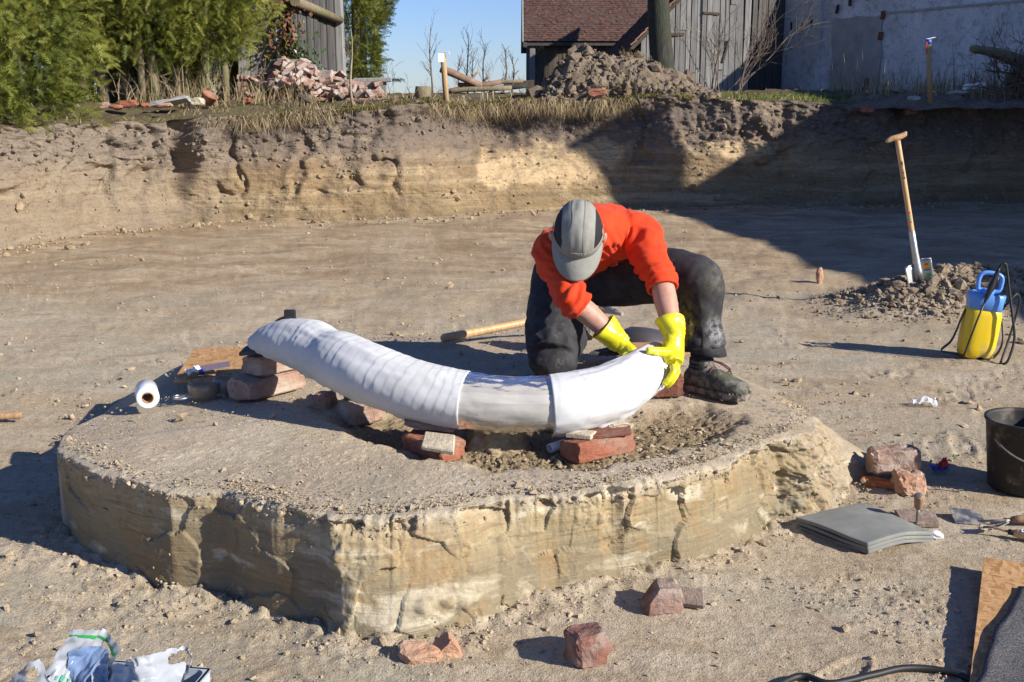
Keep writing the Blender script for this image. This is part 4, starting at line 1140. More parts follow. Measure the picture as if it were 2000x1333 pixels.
# ------------------------------------------------------------------ things on the plinth
def film_roll():
    p = at(290, 797, .33); z = zt(p.x, p.y)
    root = empty('film_roll', (p.x, p.y, z + .043), (0, 0, R(20)))
    tag(root, 'roll of clear stretch film lying with its end towards the viewer', 'film roll')
    L = .13; ro, ri = .043, .020
    def ring(r0, r1, y0, y1, name, mat, seg=40):
        prof = [(r0, y0), (r1 - .003, y0), (r1, y0 + .003), (r1, y1 - .003), (r1 - .003, y1), (r0, y1), (r0, y0)]
        me = lathe(name, prof, seg)
        for v in me.vertices: v.co = (v.co.x, v.co.z, v.co.y)
        me.flip_normals()
        for f in me.polygons: f.use_smooth = abs(f.normal.y) < .5
        return obj(name, me, mat, root)
    ring(ri + .003, ro, 0, L, 'film_winding', M['stretch_film']); ring(ri + .0035, ro - .004, -.0015, .004, 'winding_end', M['film_edge']); ring(ri, ri + .0028, -.003, L + .002, 'core_tube', M['cardboard'])
film_roll()
def tape_roll(px, mat, label, r=.052, h=.05, tilt=0):
    p = at(px[0], px[1], .33); z = zt(p.x, p.y)
    root = empty('tape_roll', (p.x, p.y, z + .002), (tilt, 0, .3)); tag(root, label, 'tape roll', 'tape rolls by the board')
    obj('tape_winding', lathe('tape_winding', [(r * .76, .001), (r - .002, .0), (r, .002), (r, h - .002), (r - .002, h), (r * .76, h - .001), (r * .76, .001)], 40), mat, root)
    obj('core_tube', lathe('core_tube', [(r * .70, -.001), (r * .755, -.001), (r * .755, h + .001), (r * .70, h + .001), (r * .70, -.001)], 36), M['cardboard'], root)
    return root
tape_roll((398, 771), M['brown_tape'], 'brown packing tape roll, the lit one left of the other', r=.060)
tape_roll((441, 764), M['grey_tape'], 'grey brown tape roll in the bricks\' shade', r=.050, h=.058)
p_ = at(400, 752, .33); z_ = zt(p_.x, p_.y)
o = obj('card_sheet', box('card_sheet', .15, .07, .002, (0, 0, 0)), M['purple_card'], loc=(p_.x + .02, p_.y + .04, z_ + .072), rot=(.10, -.12, .25)); tag(o, 'purple card sheet lying across the tape rolls', 'card')
o = obj('bottle_cap', lathe('bottle_cap', [(.0, .0), (.012, 0), (.013, .016), (.012, .020), (.0, .020)], 20), M['blue_cap'], loc=(p_.x - .01, p_.y - .0, z_ + .050)); tag(o, 'dark blue screw cap on the brown tape roll', 'cap')
def crumple(name, w, h, seed, amp=.02, n=16):
    x = np.linspace(-w / 2, w / 2, n); y = np.linspace(-h / 2, h / 2, n); X, Y = np.meshgrid(x, y, indexing='ij')
    Z = amp * fb2(X + seed, Y, 1.6 / max(w, h), 4, .6); X = X + amp * .5 * fb2(X, Y + seed, 2 / max(w, h), 3); Y = Y + amp * .5 * fb2(X + 9, Y + seed, 2 / max(w, h), 3)
    return np_mesh(name, np.stack([X, Y, Z - Z.min()], -1).reshape(-1, 3), grid_faces(n, n), False)
o = obj('paper_scrap', crumple('paper_scrap', .05, .05, 2, .02), M['paper_white'], loc=(p_.x - .045, p_.y, z_ + .046)); tag(o, 'crumpled white paper scrap stuffed in the brown tape roll', 'paper')
def scissors():
    p = at(386, 775, .33); z = zt(p.x, p.y)
    root = empty('scissors', (p.x, p.y, z + .008), (0, 0, R(14))); tag(root, 'steel scissors lying in front of the tape rolls', 'scissors')
    for s in (-1, 1):
        bm = bmesh.new(); v = [bm.verts.new(c) for c in ((.0, .0, s * .0015), (.10, s * .004, s * .0015), (.0, s * .012, s * .0015), (-.02, s * .006, s * .0015))]
        f = bm.faces.new(v); r = bmesh.ops.extrude_face_region(bm, geom=[f])
        for e in r['geom']:
            if isinstance(e, bmesh.types.BMVert): e.co.z += .0025
        obj('blade', bm_mesh('blade', bm), M['steel'], root)
        ring = [(-.065 + .026 * math.cos(a), s * .017 + .014 * math.sin(a), .0) for a in np.linspace(0, 6.283, 18, endpoint=False)]
        obj('finger_ring', tube('finger_ring', ring, .004, 8, closed=True), M['steel'], root)
        obj('shank', tube('shank', [(-.042, s * .010, 0), (0, s * .004, .001)], .0045, 8), M['steel'], root)
scissors()
p_ = at(340, 757, .33)
o = obj('strand_board', box('strand_board', .42, .62, .015, (.21, .31, .0075), .001), M['osb'], loc=(p_.x, p_.y, .348), rot=(R(-.6), 0, R(7.5)))
tag(o, 'orange strand board lying flat behind the brick stack', 'board')
def strap():
    root = empty('strap', at(545, 640, .60)); tag(root, 'short black webbing strap sticking up behind the tusk\'s thick end', 'strap')
    root.location = (tusk_pts[2].x - .01, tusk_pts[2].y + .075, .535)
    obj('webbing', tube('webbing', spline([(-.085, .03, .03), (-.055, .01, .085), (-.02, .0, .115), (.02, .0, .115), (.05, .02, .06), (.06, .04, .0)], 6), .016, 8), M['black_rubber'], root)
    obj('buckle', box('buckle', .045, .018, .05, (.012, 0, .135), .005), M['black_plastic'], root)
strap()
def bowl():
    p = at(1262, 722, .33)
    root = empty('mixing_bowl', (p.x, p.y + .16, .355), (R(-14), R(8), 0)); tag(root, 'dark grey rubber mixing bowl lying upside down behind the tusk tip', 'bowl')
    prof = [(.145, 0), (.150, .004), (.146, .012), (.138, .05), (.115, .095), (.07, .122), (.0, .128)]
    obj('shell', lathe('shell', prof, 44), M['dark_bowl'], root)
    obj('rim', tube('rim', [(.147 * math.cos(a), .147 * math.sin(a), .004) for a in np.linspace(0, 6.283, 40, endpoint=False)], .006, 8, closed=True), M['dark_bowl'], root)
bowl()
def pipe():
    p = at(1090, 893, .27)
    me = lathe('plastic_tube', [(.0125, 0), (.0165, 0), (.0165, .14), (.0125, .14), (.0125, 0)], 24)
    o = obj('plastic_tube', me, M['white_plastic'], loc=(p.x - .03, p.y - .0, zt(p.x, p.y) + .018), rot=(R(-86), 0, R(-52)))
    tag(o, 'short white plastic tube poking out beside the orange red brick', 'tube')
pipe()
def mattock():
    a = at(862, 662, .36); b = at(1036, 628, .40); d = (b - a).normalized()
    root = empty('mattock', a); tag(root, 'long wooden mattock handle lying behind the kneeling person', 'mattock')
    obj('handle', tube('handle', [Vector((0, 0, 0)) + d * t for t in (0, .01, .03, .3, .6, .88)], [.012, .020, .022, .019, .019, .022], 14), M['handle_wood'], root)
    e = d * .9
    n = d.cross(Vector((0, 0, 1))).normalized()
    obj('head', tube('head', [e - n * .16, e - n * .05, e, e + n * .06, e + n * .20], [.012, .022, .032, .022, .010], 8), M['steel_dull'], root)
mattock()
p_ = at(0, 826, 0)
o = obj('broomstick', tube('broomstick', [(-.5, -.10, 0), (-.1, -.02, 0), (.075, .015, 0), (.092, .018, 0), (.098, .019, 0)], [.017, .017, .018, .015, .008], 14), M['old_handle'], loc=(p_.x, p_.y, zf(p_.x, p_.y) + .03)); tag(o, 'dark wooden stick entering at the left edge of the picture', 'stick')

# ------------------------------------------------------------------ tools and things on the floor
def bucket():
    p = at(2022, 968, 0); z = zf(p.x, p.y)
    root = empty('bucket', (p.x, p.y + .12, z + .004)); tag(root, 'black mortar bucket with wire handle, cut off by the right edge', 'bucket')
    r0, r1, h = .125, .152, .272
    obj('shell', lathe('shell', [(0, .0), (r0 - .012, 0), (r0, .010), (r1, h), (r1 + .006, h + .002), (r1 + .007, h + .012), (r1 - .006, h + .012), (r1 - .008, h), (r0 - .006, .018), (0, .016)], 64), M['bucket'], root)
    pts = [((r1 + .004) * math.cos(a), (r1 + .004) * math.sin(a) * .9 - .03 - .0 * a, h - .05 - .075 * math.sin((a - R(195)) / R(150) * math.pi)) for a in np.linspace(R(195), R(345), 22)]
    obj('wire_handle', tube('wire_handle', pts, .0035, 8), M['steel_dull'], root)
bucket()
def sprayer():
    p = at(1913, 708, 0); z = zf(p.x, p.y)
    root = empty('pump_sprayer', (p.x, p.y + .085, z), (R(-2), R(7), R(-8))); tag(root, 'yellow and blue pump sprayer with black hose and lance', 'sprayer')
    # tank: rounded-square section
    V = []; prof = [(0, .022), (.05, .014), (.082, .0), (.095, .018), (.1, .06), (.101, .15), (.1, .25), (.096, .275), (.088, .29), (.06, .30), (0, .30)]
    seg = 64; n = len(prof); P = np.zeros((seg, n, 3), np.float32)
    a = np.linspace(0, 2 * math.pi, seg, endpoint=False)
    for j, (r, zz) in enumerate(prof):
        q = 1 / (np.abs(np.cos(a)) ** 3.2 + np.abs(np.sin(a)) ** 3.2) ** (1 / 3.2)
        foot = (.016 * np.clip(np.cos(a * 5 + .5), 0, 1) * (1 if j in (2,) else 0))
        P[:, j] = np.stack([r * q * np.cos(a), r * q * np.sin(a) * .88, zz + foot], -1)
    obj('tank', grid_mesh('tank', P, closed=True), M['yellow_tank'], root)
    prof = [(0, .285), (.092, .285), (.0955, .287), (.102, .34), (.100, .375), (.094, .382), (.088, .376), (.05, .372), (0, .372)]
    P = np.zeros((seg, len(prof), 3), np.float32)
    for j, (r, zz) in enumerate(prof):
        q = 1 / (np.abs(np.cos(a)) ** 3 + np.abs(np.sin(a)) ** 3) ** (1 / 3)
        notch = -.03 * sst(.5, .9, np.cos(a * 1.0 - R(60))) * (1 if 3 <= j <= 6 else 0)
        P[:, j] = np.stack([r * q * np.cos(a), r * q * np.sin(a) * .88, zz + notch - .0], -1)
    obj('collar', grid_mesh('collar', P, closed=True), M['blue_plastic'], root)
    obj('pump_neck', lathe('pump_neck', [(.0, .365), (.038, .365), (.038, .40), (.030, .405), (.0, .405)], 28), M['blue_plastic'], root)
    hp_ = [(-.055, 0, .395), (-.060, 0, .44), (-.055, 0, .475), (-.035, 0, .492), (.0, 0, .496), (.04, 0, .492), (.064, 0, .475), (.068, 0, .44), (.058, 0, .398), (.0, 0, .392)]
    me = tube('pump_handle', spline(hp_ + [hp_[0]], 5)[:-1], .0125, 10, closed=True)
    obj('pump_handle', me, M['blue_plastic'], root)
    hose = [(.085, -.05, .30), (.11, -.07, .36), (.145, -.05, .40), (.175, -.03, .36), (.17, -.03, .24), (.15, -.06, .12), (.12, -.12, .03), (.11, -.15, .008), (.14, -.16, .03), (.16, -.13, .15), (.13, -.12, .27), (.09, -.11, .40), (.055, -.10, .52), (.035, -.10, .565), (.015, -.10, .555), (.005, -.10, .52)]
    obj('hose', tube('hose', spline(hose, 8), .0072, 10), M['black_rubber'], root)
    g = empty
    lance = [(.005, -.10, .52), (-.005, -.102, .46), (-.018, -.104, .40)]
    obj('grip', tube('grip', spline([(.008, -.10, .535), (0, -.10, .50), (-.008, -.102, .455), (-.02, -.105, .40), (-.028, -.106, .36), (-.034, -.107, .33)], 4), [.008, .010, .012, .012, .013, .013, .014, .014, .016, .017, .018, .018, .017, .016, .014, .013, .012, .010, .008, .007, .006][:21], 12), M['black_plastic'], root)
    obj('trigger', tube('trigger', [(.014, -.10, .50), (.012, -.102, .45), (-.004, -.105, .40)], .005, 8), M['black_plastic'], root)
    obj('lance', tube('lance', [(-.034, -.107, .33), (-.055, -.108, .22), (-.082, -.108, .04), (-.088, -.109, .008)], [.0055, .0055, .0055, .007], 10), M['black_plastic'], root)
    # carrying strap
    st = spline([(-.10, .0, .27), (-.115, .0, .20), (-.125, 0, .14), (-.145, .0, .07), (-.19, -.01, .015), (-.15, -.02, .008), (-.09, -.03, .006)], 6)
    me = ribbon('strap', st, .030, Vector((0, 1, .2)))
    obj('strap', me, M['black_rubber'], root)
    st = spline([(.10, .03, .29), (.13, .04, .20), (.145, .02, .10), (.11, -.03, .035), (.06, -.06, .012), (.0, -.06, .008)], 6)
    obj('strap', ribbon('strap', st, .030, Vector((0, 1, .3))), M['black_rubber'], root)
def ribbon(name, pts, w, wd, th=.003):
    V, F = [], []
    wd = wd.normalized()
    for p in pts:
        for a, b in ((-1, -1), (1, -1), (1, 1), (-1, 1)):
            V.append(Vector(p) + wd * (a * w / 2) + Vector((1, 0, .2)) * (b * th / 2))
    for i in range(len(pts) - 1):
        for k in range(4): F.append((i * 4 + k, i * 4 + (k + 1) % 4, i * 4 + 4 + (k + 1) % 4, i * 4 + 4 + k))
    me = bpy.data.meshes.new(name); me.from_pydata([v[:] for v in V], [], F); me.update(); return me
sprayer()

def spade():
    b = aty(1797, 556, hp.y - .04)
    t = aty(1753, 275, hp.y + .02)
    ax = (t - b).normalized(); Lh = (t - b).length
    root = empty('spade', b); tag(root, 'spade with wooden T-handle standing upright in the soil heap', 'spade')
    # local frame: z along shaft
    q = Vector((0, 0, 1)).rotation_difference(ax); root.rotation_euler = (q.to_matrix().to_4x4() @ Matrix.Rotation(R(-4), 4, 'Z')).to_euler()
    s0 = .38
    n = 14
    zs = np.linspace(.20, Lh, n)
    obj('shaft', tube('shaft', [(0, -.004 * math.sin((z_ - .2) * 3), z_) for z_ in zs], [.0195] * 4 + [.019] * (n - 4), 16), M['handle_wood'], root)
    cb = [(-.068, .004, Lh + .000), (-.062, .001, Lh + .012), (-.035, 0, Lh + .020), (0, 0, Lh + .020), (.035, 0, Lh + .026), (.062, 0, Lh + .034), (.068, 0, Lh + .034)]
    obj('crossbar', tube('crossbar', spline(cb, 3), [.011, .015, .017, .018, .018, .019, .02, .021, .022, .022, .022, .021, .02, .019, .018, .018, .017, .015, .011], 14), M['handle_wood'], root)
    obj('socket', tube('socket', [(0, 0, .02), (0, 0, .10), (0, .0, .16), (0, .0, .24), (0, 0, .385), (0, 0, .387)], [.034, .032, .027, .0235, .0225, .0215], 16), M['steel'], root)
    # blade: two wings folded from the socket
    nx, nz = 17, 10; P = np.zeros((nx, nz, 3), np.float32)
    for i, x in enumerate(np.linspace(-.095, .095, nx)):
        for j, w in enumerate(np.linspace(0, 1, nz)):
            topz = .175 - .01 * (abs(x) / .095) + (.01 if x > 0 else -.02)
            z_ = topz * w + (-.14) * (1 - w)
            P[i, j] = (x * (1 - .08 * (1 - w)), .018 * math.cos(x / .095 * 1.57) - .01 - .025 * (abs(x) / .095), z_)
    me = grid_mesh('blade', P); 
    bl = obj('blade', me, M['steel'], root)
    md = bl.modifiers.new('s', 'SOLIDIFY'); md.thickness = .003; md.offset = 0
    for s in (-1, 1):
        obj('foot_tread', tube('foot_tread', [(s * .035, -.004, .170 + (.01 if s > 0 else -.02)), (s * .094, -.034, .164 + (.01 if s > 0 else -.02))], .0055, 8), M['steel'], root)
    # sticker on the right wing: stacked labels
    def stick(x0, x1, z0, z1, mat, lift, name):
        V = []
        for x in (x0, x1):
            y = .018 * math.cos(x / .095 * 1.57) - .01 - .025 * (abs(x) / .095)
            V += [(x, y - lift - .0022, z0), (x, y - lift - .0022, z1)]
        me = bpy.data.meshes.new(name); me.from_pydata(V, [], [(0, 2, 3, 1)]); obj(name, me, mat, bl)
    stick(.040, .078, .105, .150, M['sticker_yellow'], .0006, 'sticker'); stick(.045, .073, .130, .145, M['sticker_red'], .0012, 'sticker'); stick(.045, .073, .110, .116, M['sticker_red'], .0012, 'sticker')
    stick(.040, .078, .092, .104, M['sticker_blue'], .0006, 'sticker'); stick(.050, .085, .045, .075, M['sticker_green'], .0006, 'sticker')
    # stamped dark lettering down the shaft
    z0 = Lh - .14
    for i, (hh, ww) in enumerate(((.028, .012), (.004, .010), (.012, .003), (.006, .010), (.014, .012), (.008, .009), (.018, .012))):
        z0 -= hh + .006
        V = [(w * ww / 2, -.0205 - .004 * math.sin((z0 - .2) * 3), z0 + k * hh) for w, k in ((-1, 0), (1, 0), (1, 1), (-1, 1))]
        me = bpy.data.meshes.new('stamp'); me.from_pydata(V, [], [(0, 1, 2, 3)]); obj('stamp', me, M['ink'], root)
    for i, mt in enumerate(('sticker_red', 'sticker_green', 'sticker_green', 'sticker_red')):
        z0 = Lh - .52 - i * .022
        V = [(w * .010 / 2, -.0205 - .004 * math.sin((z0 - .2) * 3), z0 + k * .016) for w, k in ((-1, 0), (1, 0), (1, 1), (-1, 1))]
        me = bpy.data.meshes.new('stamp'); me.from_pydata(V, [], [(0, 1, 2, 3)]); obj('stamp', me, M[mt], root)
spade()

n_ = NT('heap_soil'); P_ = n_.geo(); a_ = n_.noise(P_, 10, 5, .65)
M['heap'] = n_.done(n_.ramp(a_, [(.3, (.175, .132, .088)), (.55, (.27, .212, .148)), (.75, (.36, .30, .22))]), .95, n_.bump(n_.noise(P_, 70, 4, .7), .7, .012), spec=.1)
def soil_heap():
    g = np.random.default_rng(31); N = 2600
    x = np.concatenate([g.normal(hp.x, .40, N), g.normal(hp2.x, .5, N), g.normal(hp.x - .1, .5, 500)]); y = np.concatenate([g.normal(hp.y, .32, N), g.normal(hp2.y + .2, .36, N), g.normal(hp.y - .4, .2, 500)])
    h = HEAP(x, y); k = (h > .015) | (g.uniform(0, 1, len(x)) < .25)
    x, y, h = x[k], y[k], h[k]
    size = np.minimum(.011 * np.exp(g.normal(0, .6, len(x))), .05) * (.35 + np.clip(h / .12, 0, 1) * .65)
    z = floor_z(x, y) + h + size * .25
    o = obj('soil_heap', stones_mesh('soil_heap', np.stack([x, y, z], -1), size, ICO1, .75, .33, 9), M['heap'])
    tag(o, 'heap of broken pale soil clods around the spade blade', 'soil heap', kind='stuff')
soil_heap()

def mats_stack():
    c = [(1557, 1004), (1683, 975), (1826, 1024), (1698, 1052)]
    W = [at(u, v, .055) for u, v in c]
    labs = ['top sheet of the stacked grey rubber mats, beside the bricks', 'middle sheet of the stacked grey rubber mats', 'bottom sheet of the stacked grey rubber mats']
    cen = sum(W, Vector()) / 4; zb = zf(cen.x, cen.y)
    for k in range(3):
        n = 26; P = np.zeros((n, n, 3), np.float32)
        for i, a in enumerate(np.linspace(0, 1, n)):
            for j, b in enumerate(np.linspace(0, 1, n)):
                # rounded-off corner at W[1]..W[2]; a along 0->3, b along 0->1
                p = (W[0] * (1 - b) + W[1] * b) * (1 - a) + (W[3] * (1 - b) + W[2] * b) * a
                z = zb + .006 + .0185 * (2 - k)
                z += .010 * math.sin(b * 3.1) * a - .014 * max(0, b - .55) * 2 * a + .004 * math.sin(a * 5 + k)
                P[i, j] = (p.x + (k * .004 - .004) * (1 if k != 1 else -1.2), p.y + (k * .005), z)
        P -= np.array([cen.x, cen.y, 0], np.float32)
        o = obj('rubber_mat', grid_mesh('rubber_mat', P), M['mat_grey'], loc=(cen.x, cen.y, 0))
        md = o.modifiers.new('s', 'SOLIDIFY'); md.thickness = .0135; md.offset = 1
        bv = o.modifiers.new('b', 'BEVEL'); bv.width = .003; bv.segments = 2; bv.limit_method = 'ANGLE'
        tag(o, labs[k], 'mat', 'grey rubber mats in a stack')
mats_stack()

def trowel_tools():
    p = at(1790, 1022, 0); z = zf(p.x, p.y)
    root = empty('trowel', (p.x, p.y, z)); tag(root, 'trowel stuck upright in the soil behind the grey mats', 'trowel')
    top = aty(1796, 968, p.y - .06)
    d = top - Vector((p.x, p.y, z))
    obj('handle', tube('handle', [d * .60, d * .64, d * .85, d * .97, d * 1.0, d * 1.005], [.010, .014, .017, .0185, .016, .006], 18), M['old_handle'], root)
    obj('ferrule', tube('ferrule', [d * .99, d * 1.012], [.0125, .0115], 16), M['steel_dull'], root)
    obj('shank', tube('shank', [d * -.05, d * .2, d * .62], [.006, .005, .006], 10), M['steel_dull'], root)
    b = poly_prism('blade', [(-.03, 0), (.03, 0), (.0, -.11)], .002)
    o = obj('blade', b, M['steel_dull'], root, loc=(0, 0, .02), rot=(R(80), 0, .4))
    # steel scraper plate
    p = at(1866, 1017, 0); z = zf(p.x, p.y)
    root = empty('scraper', (p.x, p.y, z + .004), (0, 0, R(-5))); tag(root, 'dark steel scraper plate with rounded corner lying on gravel', 'scraper')
    pts = [(0, 0), (.09, -.012), (.105, .0)] + [(.105 - .03 + .03 * math.cos(a), .055 + .03 * math.sin(a)) for a in np.linspace(0, 1.57, 7)] + [(.0, .095)]
    obj('blade', poly_prism('blade', pts, .003), M['steel_dull'], root, rot=(R(14), 0, 0))
    obj('shank', tube('shank', [(.09, .01, .006), (.16, -.012, .02), (.2, -.012, .022)], .005, 8), M['steel_dull'], root)
    obj('handle', tube('handle', [(.19, -.010, .024), (.22, -.008, .026), (.30, 0, .026), (.34, .004, .026)], [.010, .015, .016, .013], 14), M['old_handle'], root)
    # hoe-like digging tool with curved plate
    p = at(1908, 1034, 0); z = zf(p.x, p.y)
    root = empty('hand_hoe', (p.x, p.y, z + .006), (0, 0, R(-18))); tag(root, 'muddy hand hoe with white edged curved blade, next to the scraper', 'hoe')
    n = 12; P = np.zeros((n, 6, 3), np.float32)
    for i, a in enumerate(np.linspace(-.5, 1.2, n)):
        for j, w in enumerate(np.linspace(-1, 1, 6)):
            P[i, j] = (.035 + .055 * a, .020 * w * (1 - .25 * a) + .02 * a, .015 + .035 * (a * .7) ** 2 + .006 * w * w)
    bl = obj('blade', grid_mesh('blade', P), M['stone_cream'], root); md = bl.modifiers.new('s', 'SOLIDIFY'); md.thickness = .004
    obj('shank', tube('shank', spline([(.02, -.005, .02), (.05, -.02, .028), (.10, -.03, .022)], 4), .0045, 8), M['old_handle'], root)
    obj('ferrule', tube('ferrule', [(.098, -.030, .022), (.118, -.034, .021)], .010, 12), M['black_rubber'], root)
    hd = obj('handle', tube('handle', [(.116, -.034, .021), (.13, -.037, .021), (.20, -.05, .021), (.25, -.058, .021)], [.011, .015, .017, .013], 16), M['handle_wood'], root)
    me = bm_mesh('label_plate', box_bm(.055, .016, .002, (0, 0, 0), .0009, 1)); obj('label_plate', me, M['paper_white'], hd, loc=(.165, -.0495, .0375), rot=(.45, 0, -.18))
    for i in range(5):
        obj('letter', box('letter', .005, .0075 - .002 * (i % 2), .0008), M['red_paint'], hd, loc=(.146 + i * .009, -.0465 - .0016 * i, .0388), rot=(.45, 0, -.18))
    p = at(1960, 1014, 0)
    o = obj('red_pencil', tube('red_pencil', [(0, 0, 0), (.14, -.02, 0)], .005, 6), M['red_paint'], loc=(p.x, p.y, zf(p.x, p.y) + .012)); tag(o, 'thin red stick lying beside the tool handles', 'stick')
trowel_tools()

def boards_right():
    # strand board raised on its left edge
    a = at(1921, 1093, .034); b = at(1893, 1340, .034)
    d = (b - a).normalized(); n = Vector((-d.y, d.x, 0))
    L = 1.35
    root = obj('strand_board', box('strand_board', .9, L, .018, (.45, -L / 2 + 0, 0), .001), M['osb'], loc=(a.x, a.y, .034), rot=(0, R(.6), math.atan2(-d.x, -d.y) * -1 + 0))
    root.rotation_euler.z = math.atan2(d.y, d.x) + R(90)
    tag(root, 'strand board raised off the ground at the lower right corner', 'board')
    for i, (x, y) in enumerate(((.28, -.3), (.3, -1.0))):
        pp = root.matrix_basis @ Vector((x, y, 0)); hz = pp.z - .009 - zf(pp.x, pp.y)
        o = obj('timber_block', box('timber_block', .12, .08, hz, (0, 0, hz / 2), .003), M['sawn_wood'], loc=(pp.x, pp.y, zf(pp.x, pp.y))); tag(o, 'timber block under the raised strand board, ' + ('the farther one' if i == 0 else 'the nearer one'), 'block')
    # roofing felt lying on it, wavy left edge
    n_, m_ = 30, 40; P = np.zeros((n_, m_, 3), np.float32)
    e0 = at(1988, 1146, .05); e1 = at(1897, 1345, .05)
    for i, s in enumerate(np.linspace(-.0, 1.9, n_)):
        for j, w in enumerate(np.linspace(0, 1, m_)):
            q = e0 * (1 - s) + e1 * s
            wob = .007 * math.sin(s * 9) + .003 * math.sin(s * 23)
            x = q.x + wob + w * .85; y = q.y + w * (-.02)
            P[i, j] = (x, y, .046 - .010 * (x - a.x) + .006 * math.sin(w * 9 + s * 3) ** 2)
    me = grid_mesh('roofing_felt', P - np.array([e0.x, e0.y, .06], np.float32)); o = obj('roofing_felt', me, M['felt'], loc=(e0.x, e0.y, .06))
    md = o.modifiers.new('s', 'SOLIDIFY'); md.thickness = .005; md.offset = 1
    tag(o, 'dark gritty roofing felt sheet lying on the lower right board', 'felt sheet')
    # chalk ring scratched on the felt
    arc = []
    for t in np.linspace(-1.9, 1.2, 18):
        x = e0.x - .005 + .030 * math.cos(t); y = e0.y - .135 + .042 * math.sin(t); arc.append((x - e0.x, y - e0.y, .046 - .010 * (x - a.x) - .06 + .012))
    obj('chalk_mark', tube('chalk_mark', arc, .0022, 5), M['chalk'], o)
boards_right()
p0 = at(1705, 1345, 0)
pts = [at(u, v, 0) for u, v in ((1380, 1390), (1480, 1372), (1560, 1336), (1620, 1352), (1700, 1337), (1760, 1323), (1820, 1322), (1880, 1336), (1930, 1365), (1960, 1420))]
pts = [Vector((p.x, p.y, zf(p.x, p.y) + .013)) for p in pts]
o = obj('garden_hose', tube('garden_hose', [p - p0 for p in spline(pts, 8)], .009, 12), M['black_rubber'], loc=p0); tag(o, 'black hose looping along the bottom edge of the picture', 'hose')

def wrapper(px, w, h, mat, label, seed, cat='wrapper'):
    p = at(px[0], px[1], 0); o = obj('plastic_wrapper', crumple('plastic_wrapper', w, h, seed, .03, 14), mat, loc=(p.x, p.y, zf(p.x, p.y) + .002)); tag(o, label, cat); return o
wr = wrapper((1834, 920), .07, .05, M['sticker_blue'], 'crumpled blue and red wrapper in the bucket\'s shadow', 4)
obj('print_patch', crumple('print_patch', .03, .03, 8, .03, 8), M['sticker_red'], wr, loc=(.012, .004, .008))
wrapper((1805, 796), .11, .05, M['bag_clear'], 'crumpled clear plastic scrap lying beyond the bucket', 6)

